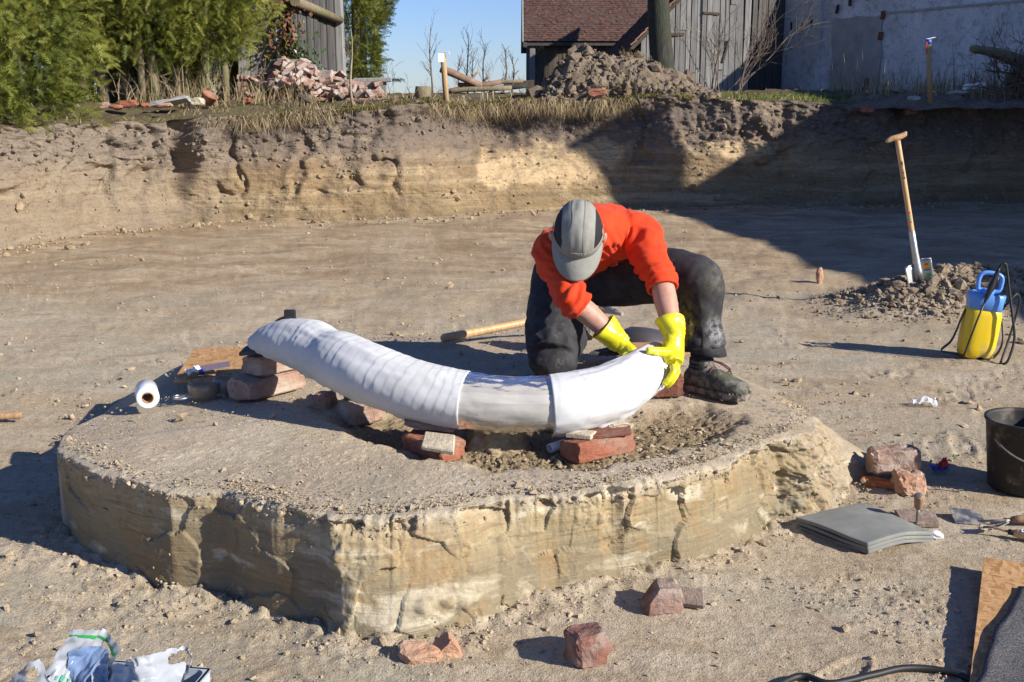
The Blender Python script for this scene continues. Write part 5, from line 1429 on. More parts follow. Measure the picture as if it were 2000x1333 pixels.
# ------------------------------------------------------------------ crate of sample bags
def crate():
    A = at(412, 1306, .20); B = at(135, 1283, .20)
    ex = (A - B); wdt = ex.length; ex.normalize(); ey = Vector((ex.y, -ex.x, 0))       # towards the camera
    root = empty('plastic_crate', (B.x, B.y, 0), (0, 0, math.atan2(ex.y, ex.x))); tag(root, 'grey plastic crate full of sample bags at the lower left', 'crate')
    D, H, t = .55, .20, .006
    z0 = zf(B.x, B.y - .2) + .002
    def wall(name, x0, y0, x1, y1, fl):
        bm = bmesh.new()
        d = Vector((x1 - x0, y1 - y0, 0)).normalized(); nn = Vector((-d.y, d.x, 0)) * fl
        k = .03
        q = [(x0, y0), (x1, y1)]
        c = [Vector((x0, y0, H)), Vector((x1, y1, H)), Vector((x1, y1, z0)) + nn * k - d * k, Vector((x0, y0, z0)) + nn * k + d * k]
        v1 = [bm.verts.new(p) for p in c]; v2 = [bm.verts.new(p + nn * t) for p in c]
        bm.faces.new(v1); bm.faces.new(v2[::-1])
        for i in range(4): bm.faces.new((v1[i], v2[i], v2[(i + 1) % 4], v1[(i + 1) % 4]))
        bmesh.ops.recalc_face_normals(bm, faces=bm.faces)
        obj(name, bm_mesh(name, bm), M['grey_plastic'], root)
    wall('side_panel', 0, 0, wdt, 0, -1); wall('side_panel', wdt, 0, wdt, -D, -1); wall('side_panel', wdt, -D, 0, -D, -1); wall('side_panel', 0, -D, 0, 0, -1)
    obj('crate_floor', box('crate_floor', wdt - .04, D - .04, .008, (wdt / 2, -D / 2, z0 + .006)), M['grey_plastic'], root)
    rc = .02
    loop = []
    for cx_, cy_, a0 in ((wdt - rc, -rc, 0), (rc, -rc, 90), (rc, -D + rc, 180), (wdt - rc, -D + rc, 270)):
        for a in np.linspace(a0, a0 + 90, 6): loop.append((cx_ + (rc + .004) * math.cos(R(a)), cy_ + (rc + .004) * math.sin(R(a)), H))
    V, F = [], []
    n = len(loop)
    for (x, y, z) in loop:
        cx0, cy0 = wdt / 2, -D / 2; d = Vector((x - cx0, y - cy0, 0)); k1 = Vector((x, y, z)); inn = Vector((cx0 + d.x * .93, cy0 + d.y * .955, z))
        V += [k1 + Vector((0, 0, -.022)), k1, inn, inn + Vector((0, 0, -.022))]
    for i in range(n):
        j = (i + 1) % n
        for k in range(4): F.append((i * 4 + k, j * 4 + k, j * 4 + (k + 1) % 4, i * 4 + (k + 1) % 4))
    me = bpy.data.meshes.new('rim'); me.from_pydata([v[:] for v in V], [], F); me.update(); obj('rim', me, M['grey_plastic'], root)
    obj('grip_slot', box('grip_slot', .05, .004, .006, (wdt * .80, -.002, H + .001), .001), M['black_plastic'], root)
    # bags: a puffed sack with a flat top flap
    def bag(name, loc, rot, w, h, puff, mat, seed, label, flap=.35, hole=True, stripe=False, text=None):
        n_, m_ = 36, 44
        b = empty(name, loc, rot); tag(b, label, 'bag', 'sample bags in the crate')
        for side in (1, -1):
            X, Z = np.meshgrid(np.linspace(-1, 1, n_), np.linspace(0, 1, m_), indexing='ij')
            thick = puff * np.clip(1 - X ** 2, 0, 1) ** .6 * np.clip(np.sin(np.clip(Z / (1 - flap), 0, 1) * math.pi), 0, 1) ** .6
            cr = .020 * fb2(X * .8 + seed, Z * 1.2, 1.3, 3, .45)
            lean = .05 * np.sin(X * 2.2 + seed) * Z
            Y = side * (thick + .0008) + cr * 1.2 + lean
            Xw = X * w / 2 * (1 - .10 * (1 - Z) * np.sin(Z * 3)) + .008 * fb2(X + seed, Z, 3, 3)
            Zw = Z * h * (1 - .04 * X ** 2) + .006 * fb2(X, Z + seed, 4, 2)
            F = grid_faces(n_, m_)
            if hole:
                fx = X[:-1, :-1].ravel(); fz = Z[:-1, :-1].ravel()
                F = F[np.hypot((fx - .55) * w / 2, (fz - .84) * h) > .017]
            me = np_mesh('sheet', np.stack([Xw, Y, Zw], -1).reshape(-1, 3), F if side < 0 else F[:, ::-1])
            o = obj('sheet', me, mat, b)
            if side > 0: continue
            if stripe:
                sx = np.linspace(-1, 1, 30); V = []
                for x in sx:
                    i = (x + 1) / 2 * (n_ - 1); i0 = int(min(i, n_ - 2))
                    for zfr in (.905, .935):
                        j = int(zfr * (m_ - 1)); V.append((Xw[i0, j], Y[i0, j] - .0016, zfr * h * (1 - .04 * x * x)))
                F2 = [(2 * i, 2 * i + 2, 2 * i + 3, 2 * i + 1) for i in range(29)]
                me2 = bpy.data.meshes.new('stripe'); me2.from_pydata(V, [], F2); me2.update(); obj('stripe', me2, M['green_print'], b)
            if text:
                k = 0
                for r_ in range(2):
                    for c_ in range(7):
                        x = -.5 + c_ * .13; zz = text - r_ * .07
                        i0 = int((x + 1) / 2 * (n_ - 1)); j0 = int(zz * (m_ - 1))
                        hh = .010 + .004 * ((c_ * 7 + r_ * 3) % 3); ww = .0022
                        y = Y[i0, j0] - .003
                        V = [(Xw[i0, j0] - ww, y, Zw[i0, j0]), (Xw[i0, j0] + ww, y, Zw[i0, j0]), (Xw[i0, j0] + ww, y, Zw[i0, j0] + hh), (Xw[i0, j0] - ww, y, Zw[i0, j0] + hh)]
                        me3 = bpy.data.meshes.new('print_mark'); me3.from_pydata(V, [], [(0, 1, 2, 3)]); obj('print_mark', me3, M['green_text'], b)
        return b
    def wp(u, v, z): return at(u, v, z)
    p = wp(88, 1345, .17); bag('sample_bag', (p.x - .0, p.y - .0, .10), (R(-14), R(34), R(8)), .12, .215, .028, M['bag_white'], 1, 'white sample bag with green stripe standing tallest in the crate', .42, True, True, .42)
    p = wp(150, 1345, .17); bag('sample_bag', (p.x - .0, p.y + .02, .10), (R(-6), R(14), R(-10)), .12, .145, .035, M['bag_blue'], 2, 'bluish clear bag behind the striped white bag', .15, False)
    p = wp(60, 1385, .17); bag('sample_bag', (p.x + .01, p.y, .10), (R(-40), R(-20), R(30)), .15, .15, .02, M['bag_white'], 3, 'white bag flap with a hole at the crate\'s left side', .4, True)
    p = wp(210, 1390, .17); bag('sample_bag', (p.x, p.y + .02, .10), (R(-30), R(18), R(12)), .16, .15, .035, M['bag_white'], 4, 'crumpled white bag with green print in the middle of the crate', .25, False, False, .6)
    p = wp(262, 1395, .17); bag('sample_bag', (p.x, p.y + .05, .10), (R(-16), R(4), R(-8)), .13, .155, .032, M['bag_white'], 5, 'rounded white bag to the right of the printed one', .2, False)
    p = wp(305, 1380, .17); bag('sample_bag', (p.x, p.y + .04, .10), (R(-12), R(-10), R(-20)), .10, .165, .018, M['bag_white'], 6, 'narrow pointed white bag, rightmost in the crate', .45, True)
crate()
# ------------------------------------------------------------------ the kneeling person
def person_mats():
    n = NT('skin'); co = n.geo(); f = n.noise(co, 40, 4, .6); g = n.noise(co, 220, 3, .6)
    c = n.mix(n.ramp(f, [(.3, 0), (.7, 1)]), (.40, .205, .145), (.49, .28, .205))
    M['skin'] = n.done(c, .5, n.bump(g, .15, .002), spec=.35, Subsurface_Weight=.08, Subsurface_Radius=(.01, .004, .002))
    n = NT('sweater_orange'); P = n.geo(); g = n.noise(P, 420, 2, .6); f = n.noise(P, 10, 4, .6)
    c = n.mix(n.ramp(f, [(.3, 0), (.7, 1)]), (.60, .044, .012), (.70, .060, .016))
    c = n.mix(n.ramp(n.noise(P, 23, 5, .7), [(.58, 0), (.75, .22)]), c, (.55, .30, .20))
    M['sweater'] = n.done(c, .85, n.bump(g, .25, .002), spec=.15, Sheen_Weight=.06)
    n = NT('work_trousers'); P = n.geo(); g = n.noise(P, 350, 2, .6); f = n.noise(P, 14, 5, .65, .5); f2 = n.noise(P, 34, 4, .7)
    c = n.mix(n.ramp(f, [(.45, 0), (.72, .55)]), (.026, .026, .030), (.070, .070, .076))
    zz = n.sep(P, 2)
    dusty = n.math('MULTIPLY', n.ramp(f2, [(.57, 0), (.72, .45)]), n.ramp(zz, [(.45, 1), (.80, .10)]))
    c = n.mix(dusty, c, (.24, .215, .185))
    spl = n.attr('splash'); c = n.mix(n.math('MULTIPLY', spl, n.ramp(f2, [(.40, 0), (.55, .9)])), c, n.mix(n.attr('lime'), (.34, .27, .02), (.50, .49, .47)))
    M['trousers'] = n.done(c, .8, n.bump(g, .25, .002), spec=.25)
    n = NT('cap_grey'); co = n.co(); g = n.noise(co, 500, 2, .6); f = n.noise(co, 25, 4, .6)
    c = n.mix(n.ramp(f, [(.3, 0), (.7, 1)]), (.225, .221, .195), (.275, .271, .243))
    M['cap'] = n.done(c, .85, n.bump(n.math('ADD', n.math('MULTIPLY', g, .3), f), .35, .006), spec=.2)
    simple('cap_black', (.012, .012, .015), .85, 300, .2, .002)
    simple('embroidery', (.34, .34, .31), .8)
    n = NT('glove_yellow'); P = n.geo(); f = n.noise(P, 45, 4, .6, .4)
    gc = n.mix(n.ramp(n.noise(P, 28, 5, .7), [(.56, 0), (.70, .55)]), (.70, .63, .018), (.66, .62, .42))
    M['glove'] = n.done(gc, n.ramp(n.noise(P, 28, 5, .7), [(.5, .26), (.68, .6)]), n.bump(f, .22, .006), spec=.5)
    n = NT('boot_leather'); P = n.geo(); f = n.noise(P, 40, 5, .7); g = n.noise(P, 150, 3, .6)
    c = n.mix(n.ramp(f, [(.42, 0), (.64, .8)]), (.052, .054, .046), (.24, .225, .19))
    c = n.mix(n.ramp(n.noise(P, 17, 4, .6), [(.5, 0), (.62, .55)]), c, (.105, .105, .045))
    M['boot'] = n.done(c, .75, n.bump(n.math('ADD', f, n.math('MULTIPLY', g, .4)), .4, .004), spec=.3)
    n = NT('boot_sole'); P = n.geo(); f = n.noise(P, 30, 4, .6)
    M['sole'] = n.done(n.mix(n.ramp(f, [(.45, 0), (.6, 1)]), (.05, .045, .04), (.21, .18, .14)), .9, n.bump(n.noise(P, 120, 3, .6), .4, .004))
    simple('boot_orange', (.50, .13, .045), .7); simple('lace_red', (.10, .022, .025), .8); simple('sock', (.018, .018, .020), .95, 200, .3, .003)
    simple('grey_beard', (.30, .25, .215), .9, 260, .5, .004)
person_mats()

def sweep_geo(pts, rads, side, seg=24, exp=2.0):
    """closed tube of elliptic sections; rads: (r along side, r across) per point"""
    P = [Vector(p) for p in pts]; n = len(P); V, F = [], []
    for i in range(n):
        t = (P[min(i + 1, n - 1)] - P[max(i - 1, 0)]).normalized()
        sd = Vector(side[i] if isinstance(side, list) else side)
        x = (sd - t * sd.dot(t)).normalized(); y = t.cross(x)
        rx, ry = rads[i] if isinstance(rads[i], (tuple, list)) else (rads[i], rads[i])
        for k in range(seg):
            a = 2 * math.pi * k / seg
            V.append(P[i] + x * rx * math.cos(a) + y * ry * math.sin(a))
    for i in range(n - 1):
        for k in range(seg):
            F.append((i * seg + k, i * seg + (k + 1) % seg, (i + 1) * seg + (k + 1) % seg, (i + 1) * seg + k))
    F.append(tuple(range(seg - 1, -1, -1))); F.append(tuple((n - 1) * seg + k for k in range(seg)))
    return V, F
def ell_geo(c, r, ax=None):
    V0, F0 = ICO3; ax = ax or (Vector((1, 0, 0)), Vector((0, 1, 0)), Vector((0, 0, 1)))
    return [Vector(c) + ax[0] * (v[0] * r[0]) + ax[1] * (v[1] * r[1]) + ax[2] * (v[2] * r[2]) for v in V0], [tuple(int(i) for i in f) for f in F0]
def smooth_sweep(pts, rads, side, n=5, seg=24):
    P = spline(pts, n); m = len(P)
    r0 = [r if isinstance(r, (tuple, list)) else (r, r) for r in rads]
    xs = np.linspace(0, len(r0) - 1, m)
    R0 = np.interp(xs, range(len(r0)), [r[0] for r in r0]); R1 = np.interp(xs, range(len(r0)), [r[1] for r in r0])
    return sweep_geo(P, list(zip(R0, R1)), side, seg)
def organic(name, geos, voxel, smooth, fold=None, post=8):
    V, F = [], []
    for v, f in geos:
        b = len(V); V += [x[:] for x in v]; F += [tuple(i + b for i in q) for q in f]
    me = bpy.data.meshes.new(name); me.from_pydata(V, [], F); me.update()
    o = bpy.data.objects.new(name, me); COL.objects.link(o)
    m = o.modifiers.new('r', 'REMESH'); m.mode = 'VOXEL'; m.voxel_size = voxel
    s = o.modifiers.new('s', 'SMOOTH'); s.iterations = smooth; s.factor = .5
    dg = bpy.context.evaluated_depsgraph_get()
    me2 = bpy.data.meshes.new_from_object(o.evaluated_get(dg))
    bpy.data.objects.remove(o); bpy.data.meshes.remove(me)
    me2.name = name
    n = len(me2.vertices); co = np.zeros(n * 3, np.float32); me2.vertices.foreach_get('co', co); co = co.reshape(-1, 3)
    if fold is not None:
        no = np.zeros(n * 3, np.float32); me2.vertices.foreach_get('normal', no); no = no.reshape(-1, 3)
        co = co + no * fold(co, no)[:, None]
        me2.vertices.foreach_set('co', np.ascontiguousarray(co, np.float32).ravel())
    me2.polygons.foreach_set('use_smooth', np.ones(len(me2.polygons), bool))
    me2.update()
    return me2, co

def ridge(x): return 1 - np.abs(x)
def build_person():
    A = aty
    kneeL = Vector((.745, 4.48, .795)); ankL = Vector((.765, 4.45, .43)); hipL = Vector((.40, 4.80, .745))
    hipR = Vector((.22, 4.88, .73)); kneeR = Vector((.170, 4.645, .412)); ankR = Vector((.27, 5.06, .43)); toeR = Vector((.31, 5.17, .36))
    shR = A(1082, 494, 4.36); shL = A(1248, 458, 4.47)
    elR = A(1117, 584, 4.15); wrR = A(1210, 668, 4.17)
    elL = A(1291, 548, 4.25); wrL = A(1317, 662, 4.09)
    sd = (shL - shR).normalized()
    pel = Vector((.315, 4.86, .78)); bel = Vector((.32, 4.72, .885)); che = Vector((.325, 4.52, .955)); nb = Vector((.300, 4.36, .985))
    hc = Vector((.243, 4.185, .995))                       # centre of the head
    th = R(60)
    f = Vector((-.06, -math.cos(th), -math.sin(th))).normalized(); s_ = Vector((1, .02, .09)); s_ = (s_ - f * s_.dot(f)).normalized(); u = s_.cross(f) * 1
    if u.y > 0: u = -u
    # s_: towards his left (picture right)
    root = empty('person', (.45, 4.5, .335)); tag(root, 'person in orange sweater and grey cap kneeling to wrap the tusk', 'person')
    org = root.location
    def put(name, me, mat, parent=None, mats=None):
        me.transform(Matrix.Translation(-org)); o = obj(name, me, mat, root)
        if parent is not None: o.parent = parent
        return o
    # ---- body: one continuous skin surface (mostly inside the clothes)
    g = [smooth_sweep([pel, bel, che, nb], [(.12, .08), (.125, .08), (.13, .075), (.075, .045)], sd),
         smooth_sweep([nb, nb.lerp(hc, .55), hc], [(.060, .060), (.056, .058), (.055, .06)], sd),
         ell_geo(hc + u * .015 - f * .012, (.076, .096, .094), (s_, f, u)),                               # skull
         ell_geo(hc + f * .040 - u * .058, (.058, .052, .060), (s_, f, u)),                               # jaw
         ell_geo(hc + f * .080 - u * .105, (.022, .02, .018), (s_, f, u)),                                # chin
         sweep_geo([hc + f * .088 - u * .000, hc + f * .112 - u * .030, hc + f * .112 - u * .046, hc + f * .09 - u * .052], [.009, .014, .017, .010], s_, 12),  # nose
         ell_geo(hc + f * .086 - u * .074, (.024, .012, .008), (s_, f, u)),
         smooth_sweep([shR.lerp(che, .5), shR.lerp(che, .12), shR.lerp(elR, .5), elR, elR.lerp(wrR, .35), wrR], [.05, .042, .042, .043, .044, .031], sd),
         smooth_sweep([shL.lerp(che, .5), shL.lerp(che, .12), shL.lerp(elL, .5), elL, elL.lerp(wrL, .35), wrL], [.05, .042, .042, .043, .045, .032], sd),
         smooth_sweep([pel, hipL, hipL.lerp(kneeL, .5), kneeL, kneeL.lerp(ankL, .4), ankL], [.08, .078, .068, .055, .052, .036], sd),
         smooth_sweep([pel, hipR, hipR.lerp(kneeR, .5), kneeR, kneeR.lerp(ankR, .4), ankR], [.08, .078, .068, .055, .05, .036], sd)]
    for k in (-1, 1):
        g.append(ell_geo(hc + s_ * (k * .097) + f * .006 - u * .010, (.011, .021, .034), (s_ * 1, (f + s_ * (-k * .35)).normalized(), u)))   # ears
        g.append(ell_geo(hc + s_ * (k * .083) + f * .002 - u * .012, (.012, .012, .018), (s_, f, u)))
        g.append(ell_geo(hc + s_ * (k * .030) + f * .084 - u * .004, (.013, .010, .009), (s_, f, u)))
    me, _ = organic('body', g, .0085, 3)
    put('body', me, M['skin'])
    # stubble and short hair, a thin shell round jaw and nape
    g = [ell_geo(hc + f * .041 - u * .060, (.0595, .0535, .0595), (s_, f, u)), ell_geo(hc - f * .035 - u * .03, (.073, .07, .05), (s_, f, u))]
    me, _ = organic('hair', g, .007, 3); put('hair', me, M['grey_beard'])
    # ---- sweater
    g = [smooth_sweep([pel + Vector((0, -.02, .0)), bel, bel.lerp(che, .5), che, che.lerp(nb, .6), nb.lerp(hc, .18)], [(.165, .120), (.172, .125), (.180, .130), (.180, .125), (.145, .100), (.068, .068)], sd, 6, 36),
         smooth_sweep([shR.lerp(che, .55), shR, shR.lerp(elR, .5), elR, elR.lerp(wrR, .16)], [.105, .082, .069, .060, .057], sd, 6),
         smooth_sweep([shL.lerp(che, .55), shL, shL.lerp(elL, .5), elL, elL.lerp(wrL, .12)], [.105, .082, .069, .060, .056], sd, 6)]
    armL = shL.lerp(che, .35) - Vector((0, .03, .09)); armR = shR.lerp(che, .35) - Vector((0, .03, .09))
    def fold_s(co, no):
        d = np.zeros(len(co), np.float32)
        for c0, k in ((armL, 1.0), (armR, .8)):
            v = co - np.array(c0[:]); r = np.linalg.norm(v, axis=1) + 1e-6
            a1 = np.arctan2(v[:, 2], v[:, 0]); a2 = np.arctan2(v[:, 1], np.hypot(v[:, 0], v[:, 2]))
            w = np.exp(-((r - .13) / .085) ** 2) * k
            d += w * .016 * (ridge(pn3(a1 * 3.0 + 1, a2 * 1.6, r * 4) * 1.7) ** 2 - .45)
        # rings where the sleeves are pushed up
        for e, wv in ((elR, wrR), (elL, wrL)):
            ax = np.array((wv - e).normalized()[:]); v = co - np.array(e[:]); t = v @ ax; r = np.linalg.norm(v - t[:, None] * ax, axis=1)
            w = np.exp(-((t + .02) / .06) ** 2) * (r < .1)
            d += w * .007 * np.sin((t + .02 * pn3(co[:, 0] * 18, co[:, 1] * 18, co[:, 2] * 18)) * 150 + 2.5 * pn3(co[:, 0] * 9, co[:, 1] * 9, co[:, 2] * 9))
        d += .007 * fb3(co[:, 0] * 1.0, co[:, 1] * .7, co[:, 2] * 1.0, 7, 3, .5)
        d += .0060 * (ridge(fb3(co[:, 0] + co[:, 2] * .6, co[:, 1] * .35, co[:, 2], 11, 2) * 1.5) - .6)
        return d
    me, _ = organic('sweater', g, .0075, 5, fold_s)
    sw = put('sweater', me, M['sweater'])
    for e, wv, tt, rr in ((elR, wrR, .165, .0560), (elL, wrL, .125, .0550)):
        c = e.lerp(wv, tt); ax = (wv - e).normalized(); x = ax.orthogonal().normalized(); y = ax.cross(x)
        V = [c + ax * (.010 * q) + (x * math.cos(a) + y * math.sin(a)) * (rr + (.0 if q else .002)) for q in (-1, 1) for a in np.linspace(0, 6.283, 30, endpoint=False)]
        ring = [c + (x * math.cos(a) + y * math.sin(a)) * rr for a in np.linspace(0, 6.283, 32, endpoint=False)]
        put('cuff', tube('cuff', ring, .0062, 8, closed=True), M['sweater'], sw)
    # hem hanging below the chest
    ring = []
    fx = (bel - pel).normalized()
    hemc = pel + Vector((0, -.02, .0)); y_ = fx.cross(sd).normalized()
    for a in np.linspace(0, 6.283, 48, endpoint=False): ring.append(hemc + sd * (.168 * math.cos(a)) + y_ * (.124 * math.sin(a)))
    put('hem', tube('hem', ring, .007, 8, closed=True), M['sweater'], sw)
    # ---- trousers
    hemL = ankL + Vector((.008, .0, .072))
    g = [smooth_sweep([pel + Vector((.0, .05, -.02)), pel + Vector((0, -.0, .01)), bel.lerp(pel, .55)], [(.15, .12), (.165, .135), (.150, .115)], sd, 6, 36),
         ell_geo(pel + Vector((0, .05, -.02)), (.165, .13, .12)),
         smooth_sweep([pel.lerp(hipL, .6), hipL, hipL.lerp(kneeL, .5), kneeL + Vector((-.02, .0, .0)), kneeL + Vector((.015, -.01, -.05)), kneeL.lerp(ankL, .45) + Vector((.0, .01, 0)), hemL], [.13, .132, .116, .090, .088, .080, (.086, .094)], sd, 6),
         smooth_sweep([pel.lerp(hipR, .6), hipR, hipR.lerp(kneeR, .5) + Vector((-.012, 0, 0)), kneeR + Vector((-.006, -.01, .02))], [.13, .132, .124, .108], sd, 6),
         ell_geo(kneeR + Vector((.002, -.012, -.003)), (.106, .085, .082)),
         smooth_sweep([kneeR, kneeR.lerp(ankR, .5), ankR + Vector((0, -.06, 0))], [.088, .082, .078], sd, 6)]
    def fold_t(co, no):
        d = .007 * fb3(co[:, 0], co[:, 1] * .8, co[:, 2], 8, 3, .5)
        # long drag folds along the raised thigh and down the shin
        ax = np.array((kneeL - hipL).normalized()[:]); v = co - np.array(hipL[:]); t = v @ ax
        side_ = v - t[:, None] * ax
        ang_ = np.arctan2(side_[:, 2], side_[:, 0] * .7 + side_[:, 1])
        w = np.exp(-((t - .2) / .2) ** 2) * (co[:, 2] > .55)
        d += w * .012 * (ridge(pn3(ang_ * 2.6 + t * 3.5, t * 2.5, t * 0) * 1.6) - .55)
        k2 = np.exp(-((co[:, 2] - .60) / .14) ** 2) * (co[:, 0] > .6)
        d += k2 * .012 * (ridge(fb3(co[:, 0] * 2.2, co[:, 1] * 2.2, co[:, 2] * .45, 7, 2) * 1.5) - .55)
        k3 = np.exp(-((co[:, 2] - .55) / .12) ** 2) * (co[:, 0] < .36) * (co[:, 1] < 4.8)
        d += k3 * .012 * (ridge(fb3(co[:, 0] * 1.1, co[:, 1], co[:, 2] * 1.0, 11, 2) * 1.5) - .55)
        fl = co[:, 2] < .342
        return d * (co[:, 2] > .35)
    me, co = organic('trousers', g, .008, 5, fold_t)
    co[:, 2] = np.where((co[:, 2] < .338) & (co[:, 0] < .5), .336 + (co[:, 2] - .338) * .15, co[:, 2])
    me.vertices.foreach_set('co', np.ascontiguousarray(co, np.float32).ravel()); me.update()
    # yellow and white splashes on the lower leg
    sp = np.exp(-((co[:, 0] - .69) / .035) ** 2 - ((co[:, 2] - .56) / .13) ** 2) * (co[:, 1] < 4.47)
    sp2 = np.exp(-((co[:, 0] - .80) / .04) ** 2 - ((co[:, 2] - .585) / .05) ** 2) * (co[:, 1] < 4.47)
    sp3 = .16 * np.exp(-((co[:, 0] - .80) / .05) ** 2 - ((co[:, 2] - .79) / .06) ** 2)
    a = me.attributes.new('splash', 'FLOAT', 'POINT'); a.data.foreach_set('value', np.clip(sp * 1.0 + sp2 * .55 + sp3, 0, 1).astype(np.float32))
    a = me.attributes.new('lime', 'FLOAT', 'POINT'); a.data.foreach_set('value', np.clip(sp2 * 3 + sp3 * 3, 0, 1).astype(np.float32))
    tr = put('trousers', me, M['trousers'])
    ring = [hemL + Vector((.088 * math.cos(a), .094 * math.sin(a), -.006 - .012 * math.cos(a))) for a in np.linspace(0, 6.283, 36, endpoint=False)]
    V = []; F = []
    for i, p in enumerate(ring):
        V += [(hemL + (p - hemL) * .80 + Vector((0, 0, .06)))[:], (p + Vector((0, 0, -.004)))[:]]
        j = (i + 1) % 36; F.append((2 * i, 2 * i + 1, 2 * j + 1, 2 * j))
    me = bpy.data.meshes.new('hem'); me.from_pydata(V, [], F); me.update()
    for p in me.polygons: p.use_smooth = True
    h = put('hem', me, M['trousers'], tr); md = h.modifiers.new('s', 'SOLIDIFY'); md.thickness = .004
    # knee-side laces behind the kneeling leg
    # ---- socks and boots
    def boot(heel, toe, ank, name, tilt=0.0):
        d = (toe - heel); L = d.length; d.normalize(); n = Vector((0, 0, 1)); w = d.cross(n).normalized(); n = w.cross(d)
        P = lambda a, b, c: heel + d * (a * L) + w * b + n * c
        g = [smooth_sweep([P(.03, 0, .05), P(.25, 0, .055), P(.5, .004, .052), P(.75, .006, .045), P(.97, .004, .032)], [(.036, .045), (.040, .052), (.047, .050), (.050, .040), (.034, .026)], w, 6),
             ell_geo(P(.84, .005, .040), (.050 * 1.0, .050, .036), (w, d, n)), ell_geo(P(.06, 0, .045), (.036, .034, .045), (w, d, n)),
             smooth_sweep([P(.18, 0, .05), P(.22, 0, .09), P(.22, 0, .135)], [(.045, .060), (.044, .052), (.047, .052)], w, 6)]
        me, co = organic(name, g, .005, 4, lambda co, no: .0025 * fb3(co[:, 0], co[:, 1], co[:, 2], 30, 3))
        b = put(name, me, M['boot'])
        out = [(-.02, .030), (.10, .040), (.3, .040), (.5, .046), (.7, .055), (.85, .055), (.96, .042), (1.02, .018)]
        pts = [(a, -x) for a, x in out] + [(a, x + .006) for a, x in reversed(out)]
        V, F = [], []
        for k, zz in enumerate((0.0, .010, .024)):
            for i, (a, x) in enumerate(pts):
                wob = (.0022 if i % 2 else -.002) if k < 2 else 0
                V.append(P(a, x * (1 + (.04 if k == 1 else 0)) + wob, zz)[:])
        m_ = len(pts)
        for k in range(2):
            for i in range(m_): F.append((k * m_ + i, k * m_ + (i + 1) % m_, (k + 1) * m_ + (i + 1) % m_, (k + 1) * m_ + i))
        F.append(tuple(range(m_ - 1, -1, -1))); F.append(tuple(2 * m_ + i for i in range(m_)))
        me = bpy.data.meshes.new('sole'); me.from_pydata(V, [], F); me.update(); put('sole', me, M['sole'], b)
        # tread lugs along the edge
        for k in range(11):
            a = .50 + k * .048
            for sgn in (-1, 1):
                c = P(a, sgn * np.interp(a, [x[0] for x in out], [x[1] for x in out]) , .016)
                put('lug', bm_mesh('lug', box_bm(.0085, .0085, .026, c, .002, 1)), M['sole'], b)
        put('welt', tube('welt', [P(a, -np.interp(a, [x[0] for x in out], [x[1] for x in out]) * .93, .052 - .012 * a) for a in np.linspace(.02, .55, 12)], .0018, 6), M['boot_orange'], b)
        # laces over the instep
        for k in range(5):
            a = .36 + k * .055; z0 = .122 - k * .016
            put('lace', tube('lace', spline([P(a, -.036, z0 - .02), P(a + .015, -.01, z0 - .002), P(a + .02, .012, z0), P(a + .03, .036, z0 - .016)], 4), .0026, 6), M['lace_red'], b)
        for k in range(2):
            put('lace', tube('lace', spline([P(.34, -.01, .128), P(.48, -.02 - .012 * k, .120), P(.62, -.03 - .01 * k, .098), P(.70 - .1 * k, -.015, .086)], 5), .0026, 6), M['lace_red'], b)
        put('lace_lock', bm_mesh('lace_lock', box_bm(.014, .012, .012, P(.33, -.008, .134), .003, 1)), M['boot_orange'], b)
        return b, P
    heel = Vector((.715, 4.475, .336)); toe = Vector((.915, 4.285, .336))
    b, P = boot(heel, toe, ankL, 'boot')
    me, _ = organic('sock', [smooth_sweep([P(.2, 0, .09), P(.21, 0, .13), hemL + Vector((-.005, 0, .03))], [(.045, .052), (.044, .048), (.042, .044)], sd, 6)], .006, 3, lambda co, no: .0025 * np.sin(co[:, 2] * 380))
    put('sock', me, M['sock'])
    boot(Vector((.285, 5.10, .47)), Vector((.33, 5.23, .355)) + Vector((.0, .07, -.0)), ankR, 'boot')
    # ---- cap
    def dome(al0, al1, be0, be1, n, m, grow, name, mat, parent=None, wr=0.0):
        P = np.zeros((n, m, 3), np.float32)
        for i, al in enumerate(np.linspace(R(al0), R(al1), n)):
            for j, be in enumerate(np.linspace(R(be0), R(be1), m)):
                x = math.sin(al) * .090; fy = math.cos(al) * math.cos(be) * .112; uz = math.cos(al) * math.sin(be) * (.112 if True else 1)
                k = 1 + grow + wr * float(pn3(np.array([x * 40 + 3]), np.array([fy * 14]), np.array([uz * 14]))[0])
                p = hc + u * .018 - f * .010 + s_ * (x * k) + f * (fy * k) + u * (uz * k)
                P[i, j] = p[:]
        me = grid_mesh(name, P); o = put(name, me, mat, parent)
        md = o.modifiers.new('s', 'SOLIDIFY'); md.thickness = .003; md.offset = -1
        return o
    cap = dome(-42, 42, 2, 186, 40, 60, .0, 'cap', M['cap'], None, .034)
    dome(40, 86, 14, 190, 24, 50, -.012, 'side_panel', M['cap_black'], cap); dome(-86, -40, 14, 190, 24, 50, -.012, 'side_panel', M['cap_black'], cap)
    # headband
    P_ = np.zeros((50, 5, 3), np.float32)
    for i, a in enumerate(np.linspace(R(-100), R(100), 50)):
        for j, q in enumerate(np.linspace(0, 1, 5)):
            x = math.sin(a) * .0925; y = math.cos(a) * .108
            P_[i, j] = (hc + u * (.006 + .030 * q) - f * .010 + s_ * (x * (1 - .02 * q)) + f * (y * (1.02 - .04 * q)))[:]
    hb = put('headband', grid_mesh('headband', P_, flip=True), M['cap'], cap); md = hb.modifiers.new('s', 'SOLIDIFY'); md.thickness = .003
    # brim
    nb_, mb_ = 40, 16; P_ = np.zeros((nb_, mb_, 3), np.float32)
